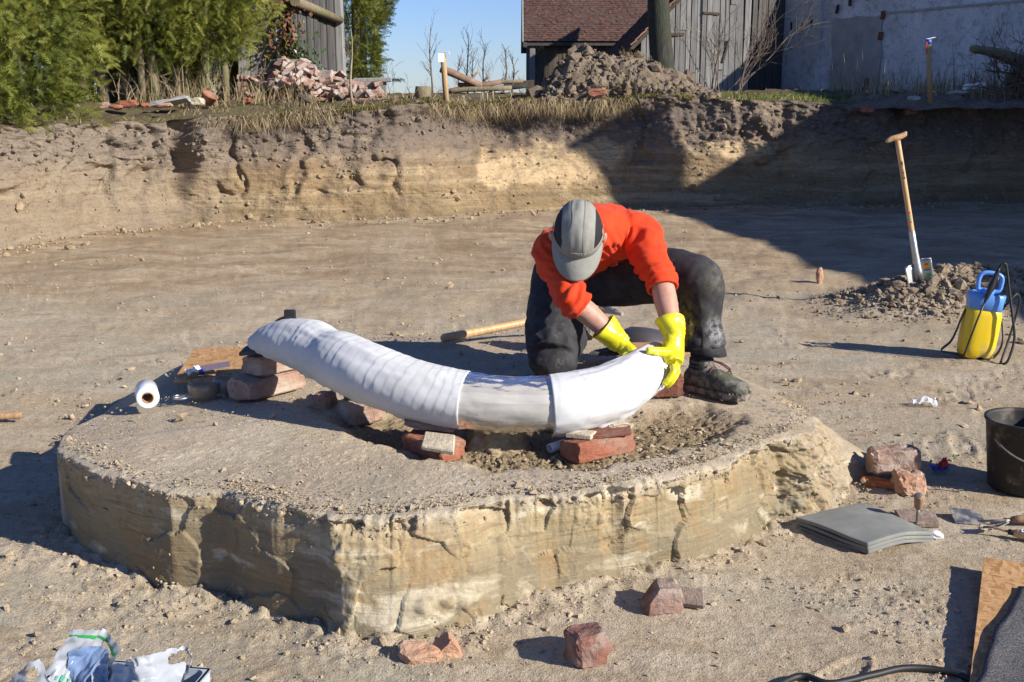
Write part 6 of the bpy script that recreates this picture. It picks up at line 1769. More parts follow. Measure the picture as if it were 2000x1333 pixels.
    for i, a in enumerate(np.linspace(R(-82), R(82), nb_)):
        for j, q in enumerate(np.linspace(0, 1, mb_)):
            x = math.sin(a) * (.092 + .004 * math.sin(q * 1.6)); y = math.cos(a) * .108
            ln = .082 * math.cos(a * .86) ** .75
            xx = x * (1 - .03 * q); yy = y + ln * q - .006
            zz = .012 - 1.9 * x * x - .012 * q - .030 * q * q
            P_[i, j] = (hc - f * .010 + s_ * xx + f * yy + u * zz)[:]
    br = put('brim', grid_mesh('brim', P_, flip=True), M['cap'], cap); md = br.modifiers.new('s', 'SOLIDIFY'); md.thickness = .004; md.offset = 0
    for al_ in (-14, 14):
        sm_ = []
        for be_ in np.linspace(14, 178, 24):
            x = math.sin(R(al_)) * .0915; fy = math.cos(R(al_)) * math.cos(R(be_)) * .1145; uz = math.cos(R(al_)) * math.sin(R(be_)) * .1145; sm_.append(hc + u * .018 - f * .010 + s_ * x + f * fy + u * uz)
        put('seam', tube('seam', sm_, .0007, 5), M['cap'], cap)
    # embroidered word above the brim: short upright stitches
    for i in range(13):
        al = R(-22 + i * 3.4); be = R(17 - 1.5 * (i / 12)); hh = (.010, .007, .011, .007, .007, .012, .007, .008, .007, .011, .007, .007, .009)[i]
        x = math.sin(al) * .0925; fy = math.cos(al) * math.cos(be) * .1155; uz = math.cos(al) * math.sin(be) * .115
        c = hc + u * .018 - f * .010 + s_ * x + f * fy + u * uz
        put('stitch', tube('stitch', [c - u * hh * .5, c + u * hh * .5 - f * .003], .0016, 5), M['embroidery'], cap)
        if i % 2: put('stitch', tube('stitch', [c - u * hh * .3, c - u * hh * .3 + s_ * .005], .0013, 5), M['embroidery'], cap)
    # seam on the brim
    sm = [(hc - f * .010 + s_ * (-.060 + .0 * q) + f * (.085 + .052 * q) + u * (.012 - 1.9 * .0036 - .012 * q - .03 * q * q + .004))[:] for q in np.linspace(0, 1, 8)]
    put('seam', tube('seam', sm, .0012, 5), M['embroidery'], cap)
    # ---- gloves
    def fing(pts, r0, r1): return smooth_sweep(pts, list(np.linspace(r0, r1, len(pts))), sd, 5, 14)
    def glove(wr, geos, cuffpts, cuffr, wrinkle):
        me, co = organic('glove', geos, .0036, 3, wrinkle)
        o = put('glove', me, M['glove'])
        # open cuff
        Q = spline(cuffpts, 6); m = len(Q); rr = np.interp(np.linspace(0, len(cuffr) - 1, m), range(len(cuffr)), cuffr)
        V = np.zeros((40, m, 3), np.float32)
        t0 = (Q[-1] - Q[0]).normalized(); x = t0.orthogonal().normalized(); y = t0.cross(x)
        for i in range(40):
            a = 2 * math.pi * i / 40
            for j in range(m):
                k = rr[j] * (1 + .05 * math.sin(3 * a + j * .4) + .07 * math.sin(2 * a + 1) * (j / m))
                k += .0022 * math.sin(j * 2.2 + 2 * math.sin(a)) * (1 - j / m)
                V[i, j] = (Q[j] + (x * math.cos(a) + y * math.sin(a)) * k)[:]
        c = put('cuff', grid_mesh('cuff', V, closed=True), M['glove'], o); md = c.modifiers.new('s', 'SOLIDIFY'); md.thickness = .0025
        return o
    wrk = lambda co, no: .0016 * (ridge(fb3(co[:, 0], co[:, 1], co[:, 2], 42, 2) * 1.3) - .6)
    # his left hand clasps the tip: thumb along the top, fingers down over the end
    pal = A(1313, 693, 4.045); wl_ = wrL
    side = Vector((.15, 1, 0)).normalized(); wide = Vector((1, .35, 0)).normalized()
    kn = A(1316, 711, 4.015)
    g = [smooth_sweep([wl_ + Vector((0, 0, .02)), wl_.lerp(pal, .5), pal, kn], [(.036, .034), (.042, .034), (.046, .032), (.034, .036)], wide),
         fing([pal + Vector((-.010, -.012, .010)), A(1292, 688, 4.02), A(1276, 686, 3.995), A(1263, 685, 3.985)], .021, .0125),
         fing([kn + side * -.032, A(1316, 727, 3.965), A(1307, 741, 3.955), A(1297, 752, 3.955)], .0150, .011),
         fing([kn + side * -.010, A(1321, 729, 3.99), A(1312, 746, 3.985), A(1301, 756, 3.99)], .0130, .0095),
         fing([kn + side * .012, A(1323, 727, 4.02), A(1313, 742, 4.02), A(1303, 750, 4.025)], .0125, .009),
         fing([kn + side * .032, A(1321, 722, 4.05), A(1313, 735, 4.05), A(1305, 741, 4.055)], .0112, .0085)]
    glove(wl_, g, [wl_.lerp(pal, .25), wl_ + Vector((0, 0, .012)), wl_.lerp(elL, .20), wl_.lerp(elL, .30)], [.038, .040, .051, .058], wrk)
    # his right hand reaches behind the tusk
    pal = A(1229, 690, 4.14); kn = A(1243, 703, 4.13); wl_ = wrR
    side = Vector((.35, -.7, .5)).normalized()
    g = [smooth_sweep([wl_.lerp(elR, .1), wl_.lerp(pal, .55), pal, kn], [(.030, .034), (.028, .036), (.026, .044), (.019, .042)], side.cross(Vector((.6, 0, -.8)))),
         fing([pal + Vector((-.012, -.02, -.005)), A(1216, 705, 4.09), A(1220, 717, 4.07), A(1226, 724, 4.06)], .017, .010)]
    kv = Vector((.25, .25, .9)).normalized()
    for i, (o_, ln) in enumerate(((.030, 1.0), (.011, 1.1), (-.009, 1.05), (-.028, .85))):
        b0 = kn + kv * o_
        g.append(fing([b0, b0 + Vector((.030, -.012, -.022)) * ln, b0 + Vector((.050, -.035, -.045)) * ln, b0 + Vector((.058, -.060, -.060)) * ln], .0128, .0092))
    glove(wl_, g, [wl_.lerp(pal, .25), wl_, wl_.lerp(elR, .20), wl_.lerp(elR, .36)], [.038, .041, .050, .056], wrk)
build_person()
# ------------------------------------------------------------------ background materials
def bg_mats():
    n = NT('conifer_leaf'); t = n.attr('tint'); r = n.objrand()
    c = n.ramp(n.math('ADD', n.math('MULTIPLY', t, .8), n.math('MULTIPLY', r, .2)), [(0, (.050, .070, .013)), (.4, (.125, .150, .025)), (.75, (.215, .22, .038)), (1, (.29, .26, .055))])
    tr = n.t.nodes.new('ShaderNodeBsdfTranslucent'); n.link(c, tr.inputs[0])
    mx = n.t.nodes.new('ShaderNodeMixShader'); mx.inputs[0].default_value = .28
    n.done(c, .6, spec=.25); n.link(n.b.outputs[0], mx.inputs[1]); n.link(tr.outputs[0], mx.inputs[2]); n.link(mx.outputs[0], n.t.nodes['Material Output'].inputs[0]); M['conifer'] = n.m
    n = NT('dark_conifer_leaf'); t = n.attr('tint')
    c = n.ramp(t, [(0, (.018, .036, .016)), (.6, (.035, .060, .022)), (1, (.06, .085, .03))]); M['spruce'] = n.done(c, .65, spec=.2)
    n = NT('straw'); t = n.attr('tint')
    c = n.ramp(t, [(0, (.13, .085, .045)), (.45, (.30, .225, .125)), (.85, (.43, .35, .22)), (1, (.20, .19, .06))]); M['straw'] = n.done(c, .8, spec=.2)
    n = NT('grass_green'); t = n.attr('tint')
    c = n.ramp(t, [(0, (.05, .085, .012)), (.6, (.10, .14, .02)), (1, (.24, .21, .08))]); M['grass'] = n.done(c, .7, spec=.2)
    n = NT('mossy_grass'); t = n.attr('tint')
    c = n.ramp(t, [(0, (.07, .075, .018)), (.5, (.16, .135, .04)), (1, (.30, .235, .11))]); M['moss'] = n.done(c, .8, spec=.2)
    n = NT('twig'); t = n.geo(); f = n.noise(t, 9, 3, .6)
    M['twig'] = n.done(n.ramp(f, [(.3, (.09, .068, .05)), (.7, (.20, .155, .115))]), .85)
    n = NT('pale_stem'); t = n.geo(); f = n.noise(t, 9, 3, .6)
    M['pale_stem'] = n.done(n.ramp(f, [(.3, (.20, .15, .10)), (.7, (.38, .31, .22))]), .85)
    def bark(name, a, b, moss=None):
        n = NT(name); P = n.geo(); f = n.noise(n.map(P, (9, 9, 1.6)), 4, 5, .65, .4); g = n.noise(P, 2.5, 4, .6)
        c = n.ramp(f, [(.3, a), (.7, b)])
        if moss: c = n.mix(n.ramp(g, [(.42, 0), (.62, .75)]), c, moss)
        M[name] = n.done(c, .9, n.bump(f, .7, .03), spec=.15)
    bark('bark_thuja', (.15, .115, .075), (.30, .245, .17), (.15, .15, .06)); bark('bark_dark', (.020, .020, .018), (.085, .078, .066), (.045, .052, .034))
    def boards(name, a, b, dark):
        n = NT(name); P = n.geo(); r = n.objrand()
        off = n.t.nodes.new('ShaderNodeCombineXYZ'); n.link(n.math('MULTIPLY', r, 30), off.inputs[0]); n.link(n.math('MULTIPLY', r, 17), off.inputs[2])
        ad = n.t.nodes.new('ShaderNodeVectorMath'); n.link(P, ad.inputs[0]); n.link(off.outputs[0], ad.inputs[1])
        f = n.noise(n.map(ad.outputs[0], (26, 26, .8)), 2.2, 5, .65); g = n.noise(ad.outputs[0], 1.8, 4, .6)
        c = n.ramp(f, [(.28, dark), (.45, a), (.72, b)]); c = n.mix(n.math('MULTIPLY', r, .45), c, dark); c = n.mix(n.ramp(g, [(.5, 0), (.75, .4)]), c, dark)
        M[name] = n.done(c, .85, n.bump(f, .5, .01), spec=.2)
    boards('boards_grey', (.27, .26, .245), (.42, .41, .39), (.085, .08, .075)); boards('boards_dark', (.085, .080, .076), (.16, .15, .145), (.03, .028, .026)); boards('boards_brown', (.10, .075, .055), (.17, .135, .10), (.04, .032, .025))
    n = NT('roof_tile'); P = n.geo(); t = n.attr('tint'); f = n.noise(P, 1.2, 4, .6)
    c = n.ramp(t, [(0, (.058, .034, .029)), (.5, (.092, .050, .041)), (1, (.14, .078, .062))]); c = n.mix(n.ramp(f, [(.45, 0), (.7, .5)]), c, (.10, .075, .062)); M['roof_tile'] = n.done(c, .85, spec=.2)
    n = NT('roof_tile_edge'); M['tile_edge'] = n.done((.36, .17, .09), .85)
    n = NT('plaster'); P = n.geo(); f = n.noise(n.map(P, (1, 1, .45)), 1.3, 6, .65, .3); g = n.noise(P, 7, 5, .7); h = n.noise(P, 26, 4, .7)
    c = n.ramp(f, [(.3, (.44, .44, .445)), (.5, (.62, .625, .635)), (.72, (.72, .725, .735))]); c = n.mix(n.ramp(g, [(.50, 0), (.64, .65)]), c, (.30, .295, .29)); c = n.mix(n.ramp(h, [(.34, .4), (.46, 0)]), c, (.22, .22, .22))
    M['plaster'] = n.done(c, .92, n.bump(n.math('ADD', g, n.math('MULTIPLY', h, .5)), .6, .03), spec=.15)
    n = NT('plaster_patch'); P = n.geo(); f = n.noise(P, 3, 5, .65)
    M['plaster_patch'] = n.done(n.ramp(f, [(.3, (.27, .265, .26)), (.7, (.42, .41, .40))]), .95, n.bump(n.noise(P, 20, 4, .7), .6, .02))
    def rbrick(name, a, b, w, k):
        n = NT(name); P = n.geo(); r = n.objrand(); f = n.noise(P, 16, 5, .65)
        c = n.mix(r, a, b); c = n.mix(n.ramp(f, [(.62 - k * .3, 0), (.80 - k * .25, .9)]), c, w); M[name] = n.done(c, .93, n.bump(f, .6, .015), spec=.12)
    rbrick('ruin_pale', (.24, .165, .135), (.34, .255, .215), (.42, .365, .315), .8); rbrick('ruin_red', (.22, .105, .078), (.33, .18, .14), (.40, .32, .265), .6)
    simple('mortar', (.30, .26, .21), .95, 20, .5, .02, .3, 6); simple('concrete_slab', (.34, .34, .33), .9, 40, .3, .01, .15, 9)
    n = NT('peeled_log'); P = n.geo(); f = n.noise(P, 8, 5, .65); M['log'] = n.done(n.ramp(f, [(.3, (.14, .085, .055)), (.6, (.235, .15, .10)), (.8, (.30, .22, .16))]), .85, n.bump(f, .5, .02))
    n = NT('post_wood'); P = n.geo(); f = n.noise(n.map(P, (20, 20, 1.5)), 2, 4, .6); M['post'] = n.done(n.ramp(f, [(.3, (.30, .20, .095)), (.7, (.44, .31, .16))]), .75, n.bump(f, .3, .01))
    simple('ivy_leaf', (.035, .075, .016), .4, spec=.4, var=.4, vs=3); simple('dead_leaf', (.16, .075, .035), .8, var=.4, vs=3)
    simple('house_render', (.55, .50, .42), .9, 20, .3, .01, .08, 3); simple('glass_dark', (.02, .024, .03), .08, spec=.5)
bg_mats()

# ------------------------------------------------------------------ foliage helpers
def add_tint(me, val):
    a = me.attributes.new('tint', 'FLOAT', 'POINT'); a.data.foreach_set('value', np.ascontiguousarray(val, np.float32))
_lf = []
for t_ in np.linspace(.10, .88, 5):
    for sgn in (1, -1):
        w_ = .34 * (1 - .55 * t_)
        _lf.append([(t_ - .07, 0, 0), (t_ + .06, 0, 0), (t_ + .26, sgn * w_, 0)])
_lf.append([(.85, -.04, 0), (.85, .04, 0), (1.12, 0, 0)])
SPRAY = np.array(_lf, np.float32)                       # (17,3,3)
def sprays(name, pos, dirs, size, seed, droop=.35, tint=None, spr=SPRAY):
    g = np.random.default_rng(seed); n = len(pos)
    d = dirs / np.linalg.norm(dirs, axis=1)[:, None]
    ref = g.normal(0, 1, (n, 3)); y = np.cross(d, ref); y /= np.linalg.norm(y, axis=1)[:, None]; z = np.cross(d, y)
    L = spr[None] * size[:, None, None, None]
    x_, y_ = L[..., 0], L[..., 1]
    W = pos[:, None, None, :] + x_[..., None] * d[:, None, None, :] + y_[..., None] * y[:, None, None, :]
    tt = spr[None, ..., 0]
    W[..., 2] -= droop * size[:, None, None] * tt ** 2
    W = W + (.10 * size[:, None, None] * np.abs(spr[None, ..., 1]))[..., None] * z[:, None, None, :]
    k = spr.shape[0] * 3
    me = np_mesh(name, W.reshape(-1, 3), np.arange(n * k, dtype=np.int32).reshape(-1, 3), False)
    tn = np.clip(g.normal(.45, .22, n) if tint is None else tint + g.normal(0, .12, n), 0, 1)
    add_tint(me, np.repeat(tn, k)); return me
def crown_mesh(name, N, h, r, seed, size=.17, taper=.5, droop=.45, bottom=.15):
    g = np.random.default_rng(seed)
    nc = 230; ct = g.uniform(0, 1, nc); ca = g.uniform(0, 2 * math.pi, nc); ci = g.integers(0, nc, N)
    t = np.clip(ct[ci] + g.normal(0, .045, N), 0, 1); a = ca[ci] + g.normal(0, .20, N)
    prof = np.interp(t, [0, .08, .3, .75, 1], [bottom + .35, .85, 1, taper + .15, .06])
    cl = fb3(np.cos(a) * 1.2, np.sin(a) * 1.2, t * h * .7 + seed, 1.3, 3, .6)
    rad = r * prof * (1 + .38 * cl)
    cq = g.uniform(.55, 1.05, nc); q = np.clip(cq[ci] + g.normal(0, .11, N), .15, 1.15)
    gap = fb3(np.cos(a) * 2 + 5, np.sin(a) * 2, t * h * 1.6 + seed, 1.2, 2)
    k = gap > -.30 ; t, a, rad, q, gap = t[k], a[k], rad[k], q[k], gap[k]
    x = rad * q * np.cos(a); y = rad * q * np.sin(a); z = t * h
    d = np.stack([np.cos(a), np.sin(a), g.normal(.45, .5, len(a))], -1) + g.normal(0, .55, (len(a), 3))
    sz = size * g.uniform(.7, 1.35, len(a))
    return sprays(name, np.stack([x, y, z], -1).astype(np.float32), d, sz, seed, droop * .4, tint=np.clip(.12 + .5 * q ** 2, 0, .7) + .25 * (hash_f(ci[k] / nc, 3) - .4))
def blades(name, pos, h, lean, w, seed, curl=.35, tint=None):
    g = np.random.default_rng(seed); n = len(pos)
    a = g.uniform(0, 2 * math.pi, n); d = np.stack([np.cos(a), np.sin(a), np.zeros(n)], -1)
    s = np.stack([-np.sin(a), np.cos(a), np.zeros(n)], -1)
    b2 = g.uniform(0, 6.28, n); s = np.stack([np.cos(b2), np.sin(b2) * .4, np.zeros(n)], -1)
    H = h[:, None]; ln = lean[:, None]
    p1 = pos + d * ln * H * .35 + np.array([0, 0, 1]) * H * .55
    p2 = pos + d * ln * H * (1.0) + np.array([0, 0, 1]) * H * (1 - curl * np.minimum(ln, 2) * .6)
    W = w[:, None] * s
    V = np.stack([pos - W, pos + W, p1 - W * .7, p1 + W * .7, p2], 1)
    F = np.array([[0, 1, 3], [0, 3, 2], [2, 3, 4]])
    FF = (F[None] + (np.arange(n) * 5)[:, None, None]).reshape(-1, 3)
    me = np_mesh(name, V.reshape(-1, 3), FF, False)
    add_tint(me, np.repeat(g.uniform(0, 1, n) if tint is None else tint, 5)); return me
def grow(segs, p, d, L, r, depth, g, spread=.6, kids=(2, 4), up=.1, wob=.12):
    n = max(3, int(L / .12)); n = min(n, 7); pts = [Vector(p)]; dd = Vector(d).normalized()
    for i in range(n):
        dd = (dd + Vector((g.gauss(0, wob), g.gauss(0, wob), g.gauss(0, wob) + up * .3))).normalized()
        pts.append(pts[-1] + dd * (L / n))
    segs.append((pts, [r * (1 - .75 * i / n) for i in range(n + 1)]))
    if depth <= 0: return
    for k in range(g.randint(*kids)):
        t = g.uniform(.25, .95); i = min(int(t * n), n - 1); q = pts[i].lerp(pts[i + 1], t * n - i)
        ax = dd.orthogonal().normalized(); ax.rotate(Quaternion(dd, g.uniform(0, 6.28)))
        nd = (dd * (1 - spread * .5) + ax * spread + Vector((0, 0, up))).normalized()
        grow(segs, q, nd, L * g.uniform(.35, .65), r * (1 - .7 * t) * .7, depth - 1, g, spread, kids, up, wob)
def segs_mesh(name, segs, seg=5, rmin=.0015):
    V, F = [], []
    for pts, rad in segs:
        base = len(V); n = len(pts)
        for i, p in enumerate(pts):
            t = (pts[min(i + 1, n - 1)] - pts[max(i - 1, 0)]).normalized(); x = t.orthogonal().normalized(); y = t.cross(x)
            for k in range(seg):
                a = 2 * math.pi * k / seg; V.append((p + (x * math.cos(a) + y * math.sin(a)) * max(rad[i], rmin))[:])
        for i in range(n - 1):
            for k in range(seg): F.append((base + i * seg + k, base + i * seg + (k + 1) % seg, base + (i + 1) * seg + (k + 1) % seg, base + (i + 1) * seg + k))
    me = bpy.data.meshes.new(name); me.from_pydata(V, [], F); me.update()
    for p in me.polygons: p.use_smooth = True
    return me

# ------------------------------------------------------------------ conifer hedge on the left
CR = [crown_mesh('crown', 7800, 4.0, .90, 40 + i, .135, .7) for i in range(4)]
def hedge():
    g = random.Random(4)
    spec = [(30, 16.6, .075, .0), (118, 15.9, .06, -.03), (163, 15.5, .055, -.06), (182, 16.3, .05, .02), (208, 15.7, .065, -.10), (226, 16.6, .06, -.14), (246, 15.8, .05, -.16),
            (275, 15.5, .045, .0), (289, 15.9, .05, -.04), (306, 15.6, .062, -.06), (352, 16.1, .05, -.02), (366, 16.6, .05, -.05), (402, 16.0, .055, .03), (440, 16.4, .05, -.08)]
    names = ['left of all the trunks', 'beside the large drooping conifer bush', 'leaning above the drooping conifer bush', 'thin, half hidden between two leaning trunks', 'thick and leaning left', 'dark, leaning behind the thick leaning one', 'leaning most to the left',
             'straight and mossy above the concrete slab', 'brown, just behind the straight mossy trunk', 'thick and straight beside the mossy trunk', 'slim, standing above the terracotta pot', 'slim, behind the pot', 'among dry canes right of the pot', 'in shade left of the brick ruin', 'rightmost, beside the plank shed']
    for i, ((px, Y, r, ln), nm) in enumerate(zip(spec, names)):
        b = aty(px, 205, Y); z = zu(b.x, Y)
        root = empty('conifer_tree', (b.x, Y, z - .05)); tag(root, 'hedge conifer with bare lower trunk, ' + nm, 'tree', 'hedge conifers at the pit edge')
        H = 4.6; n = 9
        pts = [Vector((ln * (t * 1.6) + .03 * math.sin(t * 7 + i), .03 * math.cos(t * 5 + i), t * H)) for t in np.linspace(0, 1, n)]
        obj('trunk', tube('trunk', pts, [r * (1.15 - .8 * t) for t in np.linspace(0, 1, n)], 9), M['bark_thuja'], root)
        cz = .62 + g.uniform(-.10, .16)
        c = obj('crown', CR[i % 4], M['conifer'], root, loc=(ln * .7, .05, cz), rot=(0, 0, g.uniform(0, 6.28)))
        s = g.uniform(.80, 1.0); c.scale = (s, s, g.uniform(.92, 1.05))
        # dead lower side shoots
        segs = []
        for k in range(9):
            zz = g.uniform(.15, 1.2); a = g.uniform(0, 6.28); grow(segs, (ln * zz * .35, 0, zz), (math.cos(a), math.sin(a), g.uniform(-.1, .5)), g.uniform(.15, .4), .008, 1, g, .7, (1, 3))
        obj('dead_shoots', segs_mesh('dead_shoots', segs, 4), M['pale_stem'], root)['kind'] = 'stuff'
    # the drooping bush in front, foliage down to the ground
    b = aty(58, 250, 13.0)
    root = empty('conifer_bush', (b.x - .15, 13.1, 1.15)); tag(root, 'large drooping conifer bush at the far left, foliage to the ground', 'bush')
    obj('trunk', tube('trunk', [(0, 0, 0), (.02, 0, 1.5), (0, 0, 3.6)], [.07, .05, .02], 9), M['bark_thuja'], root)
    me = crown_mesh('crown', 10500, 3.9, .84, 77, .13, .75, .6, .6); obj('crown', me, M['conifer'], root, loc=(0, 0, -.10))
    # a second, denser row behind closes the view between the trunks
    for i, (X, Y) in enumerate(((-7.4, 18.0), (-6.5, 18.4), (-5.6, 18.1), (-4.9, 18.5), (-4.35, 18.3))):
        rt = empty('conifer_bush', (X, Y, 1.35)); tag(rt, ('dark conifer bush behind the hedge trunks, ' + ('first', 'second', 'third', 'fourth', 'fifth')[i] + ' from the left'), 'bush', 'conifer bushes behind the hedge')
        obj('trunk', tube('trunk', [(0, 0, 0), (0, 0, 3)], [.06, .02], 8), M['bark_thuja'], rt); cc = obj('crown', me, M['conifer'], rt, rot=(0, 0, i * 1.3)); cc.scale = (1.05, 1.05, .95)
    b = aty(-60, 260, 12.3)
    root = empty('conifer_bush', (b.x - .2, 12.3, 1.15)); tag(root, 'conifer bush half cut off by the left picture edge', 'bush')
    obj('trunk', tube('trunk', [(0, 0, 0), (.02, 0, 1.5), (0, 0, 3.2)], [.07, .05, .02], 9), M['bark_thuja'], root)
    obj('crown', me, M['conifer'], root, rot=(0, 0, 2.1))
hedge()
def far_conifers():
    # columnar conifer and a dark spruce right of the shed
    b = aty(697, 150, 23.5); root = empty('conifer_tree', (b.x, 23.5, 1.45)); tag(root, 'yellow green conifer just right of the plank shed', 'tree')
    obj('trunk', tube('trunk', [(0, 0, 0), (0, 0, 4.5)], [.1, .03], 8), M['bark_thuja'], root)
    obj('crown', crown_mesh('crown', 10000, 5.2, .52, 91, .16, .9, .4, .6), M['conifer'], root, loc=(0, 0, .1))
    b = aty(708, 150, 25.5); root = empty('spruce_tree', (b.x, 25.5, 1.45)); tag(root, 'dark spruce with jutting branch tips against the sky', 'tree')
    obj('trunk', tube('trunk', [(0, 0, 0), (0, 0, 7.5)], [.12, .02], 8), M['bark_dark'], root)
    g = np.random.default_rng(8); P, D = [], []
    for k in range(46):
        zz = .5 + k * .15; a = k * 2.4 + g.uniform(-.3, .3); Lb = .86 * (1 - zz / 9.5)
        for q in np.linspace(.15, 1, 14):
            for r_ in range(3):
                P.append((Lb * q * math.cos(a), Lb * q * math.sin(a), zz - .28 * q + .16 * q * q)); sgn = g.uniform(-1, 1); D.append((math.cos(a) - sgn * math.sin(a), math.sin(a) + sgn * math.cos(a), g.uniform(-.3, .2)))
    obj('crown', sprays('crown', np.array(P, np.float32), np.array(D, np.float32), g.uniform(.09, .16, len(P)), 5, .3), M['spruce'], root)
far_conifers()

# ------------------------------------------------------------------ grass, straw and brush along the edge
EDX, EDY, EDZ = wall_top[:, 0], wall_top[:, 1], wall_top[:, 2]
def edge_y(x): return np.interp(x, EDX, EDY)
def edge_z(x): return np.interp(x, EDX, EDZ)
def zup(x, y):
    k = sst(.05, 2.5, y - edge_y(x)); return edge_z(x) * (1 - k) + upper_z(x, y) * k + .01
def ground_cover():
    g = np.random.default_rng(12)
    zz = zup
    # straw mat along the edge and back
    N = 30000; x = g.uniform(-6.3, 9.5, N); y = edge_y(x) + np.abs(g.normal(0, 1.7, N)) - .05
    dens = sst(-.05, .45, fb2(x, y, 1.1, 3) + .35 * fb2(x, y, 4, 2)) * np.interp(x, [-6, -4.4, -3.8, -1, 1.5, 3.2, 4.6, 5.2, 9], [.2, .2, .55, .6, .5, .2, .06, .4, .45])
    k = g.uniform(0, 1, N) < dens; x, y = x[k], y[k]
    h = .055 * np.exp(g.normal(0, .5, len(x))); ln = g.uniform(.4, 2.4, len(x))
    o = obj('dry_grass', blades('dry_grass', np.stack([x, y, zz(x, y)], -1), h, ln, .004 + .004 * g.uniform(0, 1, len(x)), 3), M['straw']); tag(o, 'matted dry straw and dead grass along the top of the pit edge', 'dry grass', kind='stuff')
    # moss-green sod fringe
    N = 16000; x = g.uniform(-3.2, 2.5, N); y = edge_y(x) + np.abs(g.normal(0, .45, N)) - .06
    k = fb2(x, y, 1.4, 3) > .12; x, y = x[k], y[k]
    o = obj('sod_grass', blades('sod_grass', np.stack([x, y, zz(x, y) - .01], -1), .05 * np.exp(g.normal(0, .35, len(x))), g.uniform(.2, 1.8, len(x)), .004 + .003 * g.uniform(0, 1, len(x)), 4), M['moss']); tag(o, 'olive sod grass fringe hanging at the middle of the pit edge', 'grass', kind='stuff')
    # overhanging tufts
    xs, ys, zs = [], [], []
    for px, w, n_ in ((905, .25, 500), (1000, .22, 450), (1050, .2, 400), (1090, .18, 500), (1140, .25, 900), (1190, .2, 500), (560, .3, 500), (640, .2, 300)):
        X0 = aty(px, 205, 15.6).x; xx = g.normal(X0, w, n_); xs.append(xx); ys.append(edge_y(xx) - g.uniform(.0, .14, n_)); zs.append(edge_z(xx) - g.uniform(0, .10, n_))
    x, y, z = map(np.concatenate, (xs, ys, zs)); n = len(x)
    pos = np.stack([x, y, z], -1); me = blades('overhanging_grass', pos, .20 * np.exp(g.normal(0, .35, n)), g.uniform(.4, .9, n), .004 + .003 * g.uniform(0, 1, n), 6)
    co = np.zeros(len(me.vertices) * 3, np.float32); me.vertices.foreach_get('co', co); co = co.reshape(-1, 5, 3)
    hh = co[:, 4, 2] - co[:, 0, 2]; co[:, 2:4, 2] -= hh[:, None] * .5; co[:, 4, 2] -= hh * 1.7; co[:, 2:, 1] -= .10 * g.uniform(.4, 1.2, (len(co), 1)); me.vertices.foreach_set('co', co.ravel()); me.update()
    o = obj('overhanging_grass', me, M['straw']); tag(o, 'dry grass tufts and roots hanging over the pit edge', 'dry grass', kind='stuff')
    # green strip in the sunny gap before the barn
    N = 9000; x = g.uniform(2.9, 6.5, N); y = edge_y(x) + .15 + np.abs(g.normal(0, .9, N)); k = fb2(x, y, 1.2, 2) > -.2; x, y = x[k], y[k]
    o = obj('green_grass', blades('green_grass', np.stack([x, y, zz(x, y)], -1), .06 * np.exp(g.normal(0, .35, len(x))), g.uniform(.1, 1, len(x)), .004 + .002 * g.uniform(0, 1, len(x)), 7), M['grass']); tag(o, 'short green grass strip at the pit edge before the barn', 'grass', kind='stuff')
    # dry canes under the hedge and before the ruin
    N = 800; x = g.uniform(-5.2, -2.7, N); y = g.uniform(15.2, 17.2, N); k = fb2(x, y, 1.2, 2) > -.25; x, y = x[k], y[k]
    h = .30 * np.exp(g.normal(0, .5, len(x))); h = np.minimum(h, .85)
    o = obj('dry_canes', blades('dry_canes', np.stack([x, y, zz(x, y)], -1), h, g.uniform(.05, .9, len(x)), .006 + .004 * g.uniform(0, 1, len(x)), 9, .15), M['straw']); tag(o, 'tangle of pale dry canes beneath the hedge conifers', 'dry canes', kind='stuff')
    # tall thin weeds before the plastered wall
    N = 1500; x = g.uniform(5.2, 9.6, N); y = g.uniform(16.2, 19.5, N); h = .30 * np.exp(g.normal(0, .35, N))
    o = obj('tall_weeds', blades('tall_weeds', np.stack([x, y, zz(x, y)], -1), h, g.uniform(.02, .4, N), .005 + .003 * g.uniform(0, 1, N), 10, .1), M['straw']); tag(o, 'tall dry weeds standing in front of the plastered wall', 'weeds', kind='stuff')
    # bare far scrub at the foot of the sky
    segs = []; gg = random.Random(5)
    for k in range(34):
        x = gg.uniform(-6, 1.0); y = gg.uniform(30, 36); grow(segs, (x, y, zu(x, y) - .2), (gg.gauss(0, .15), 0, 1), gg.uniform(.5, 1.2), .007, 2, gg, .45, (2, 4), .2)
    o = obj('bare_scrub', segs_mesh('bare_scrub', segs, 3, .0028), M['twig']); tag(o, 'thin bare scrub rising behind the pit edge against the sky', 'scrub', kind='stuff')
ground_cover()

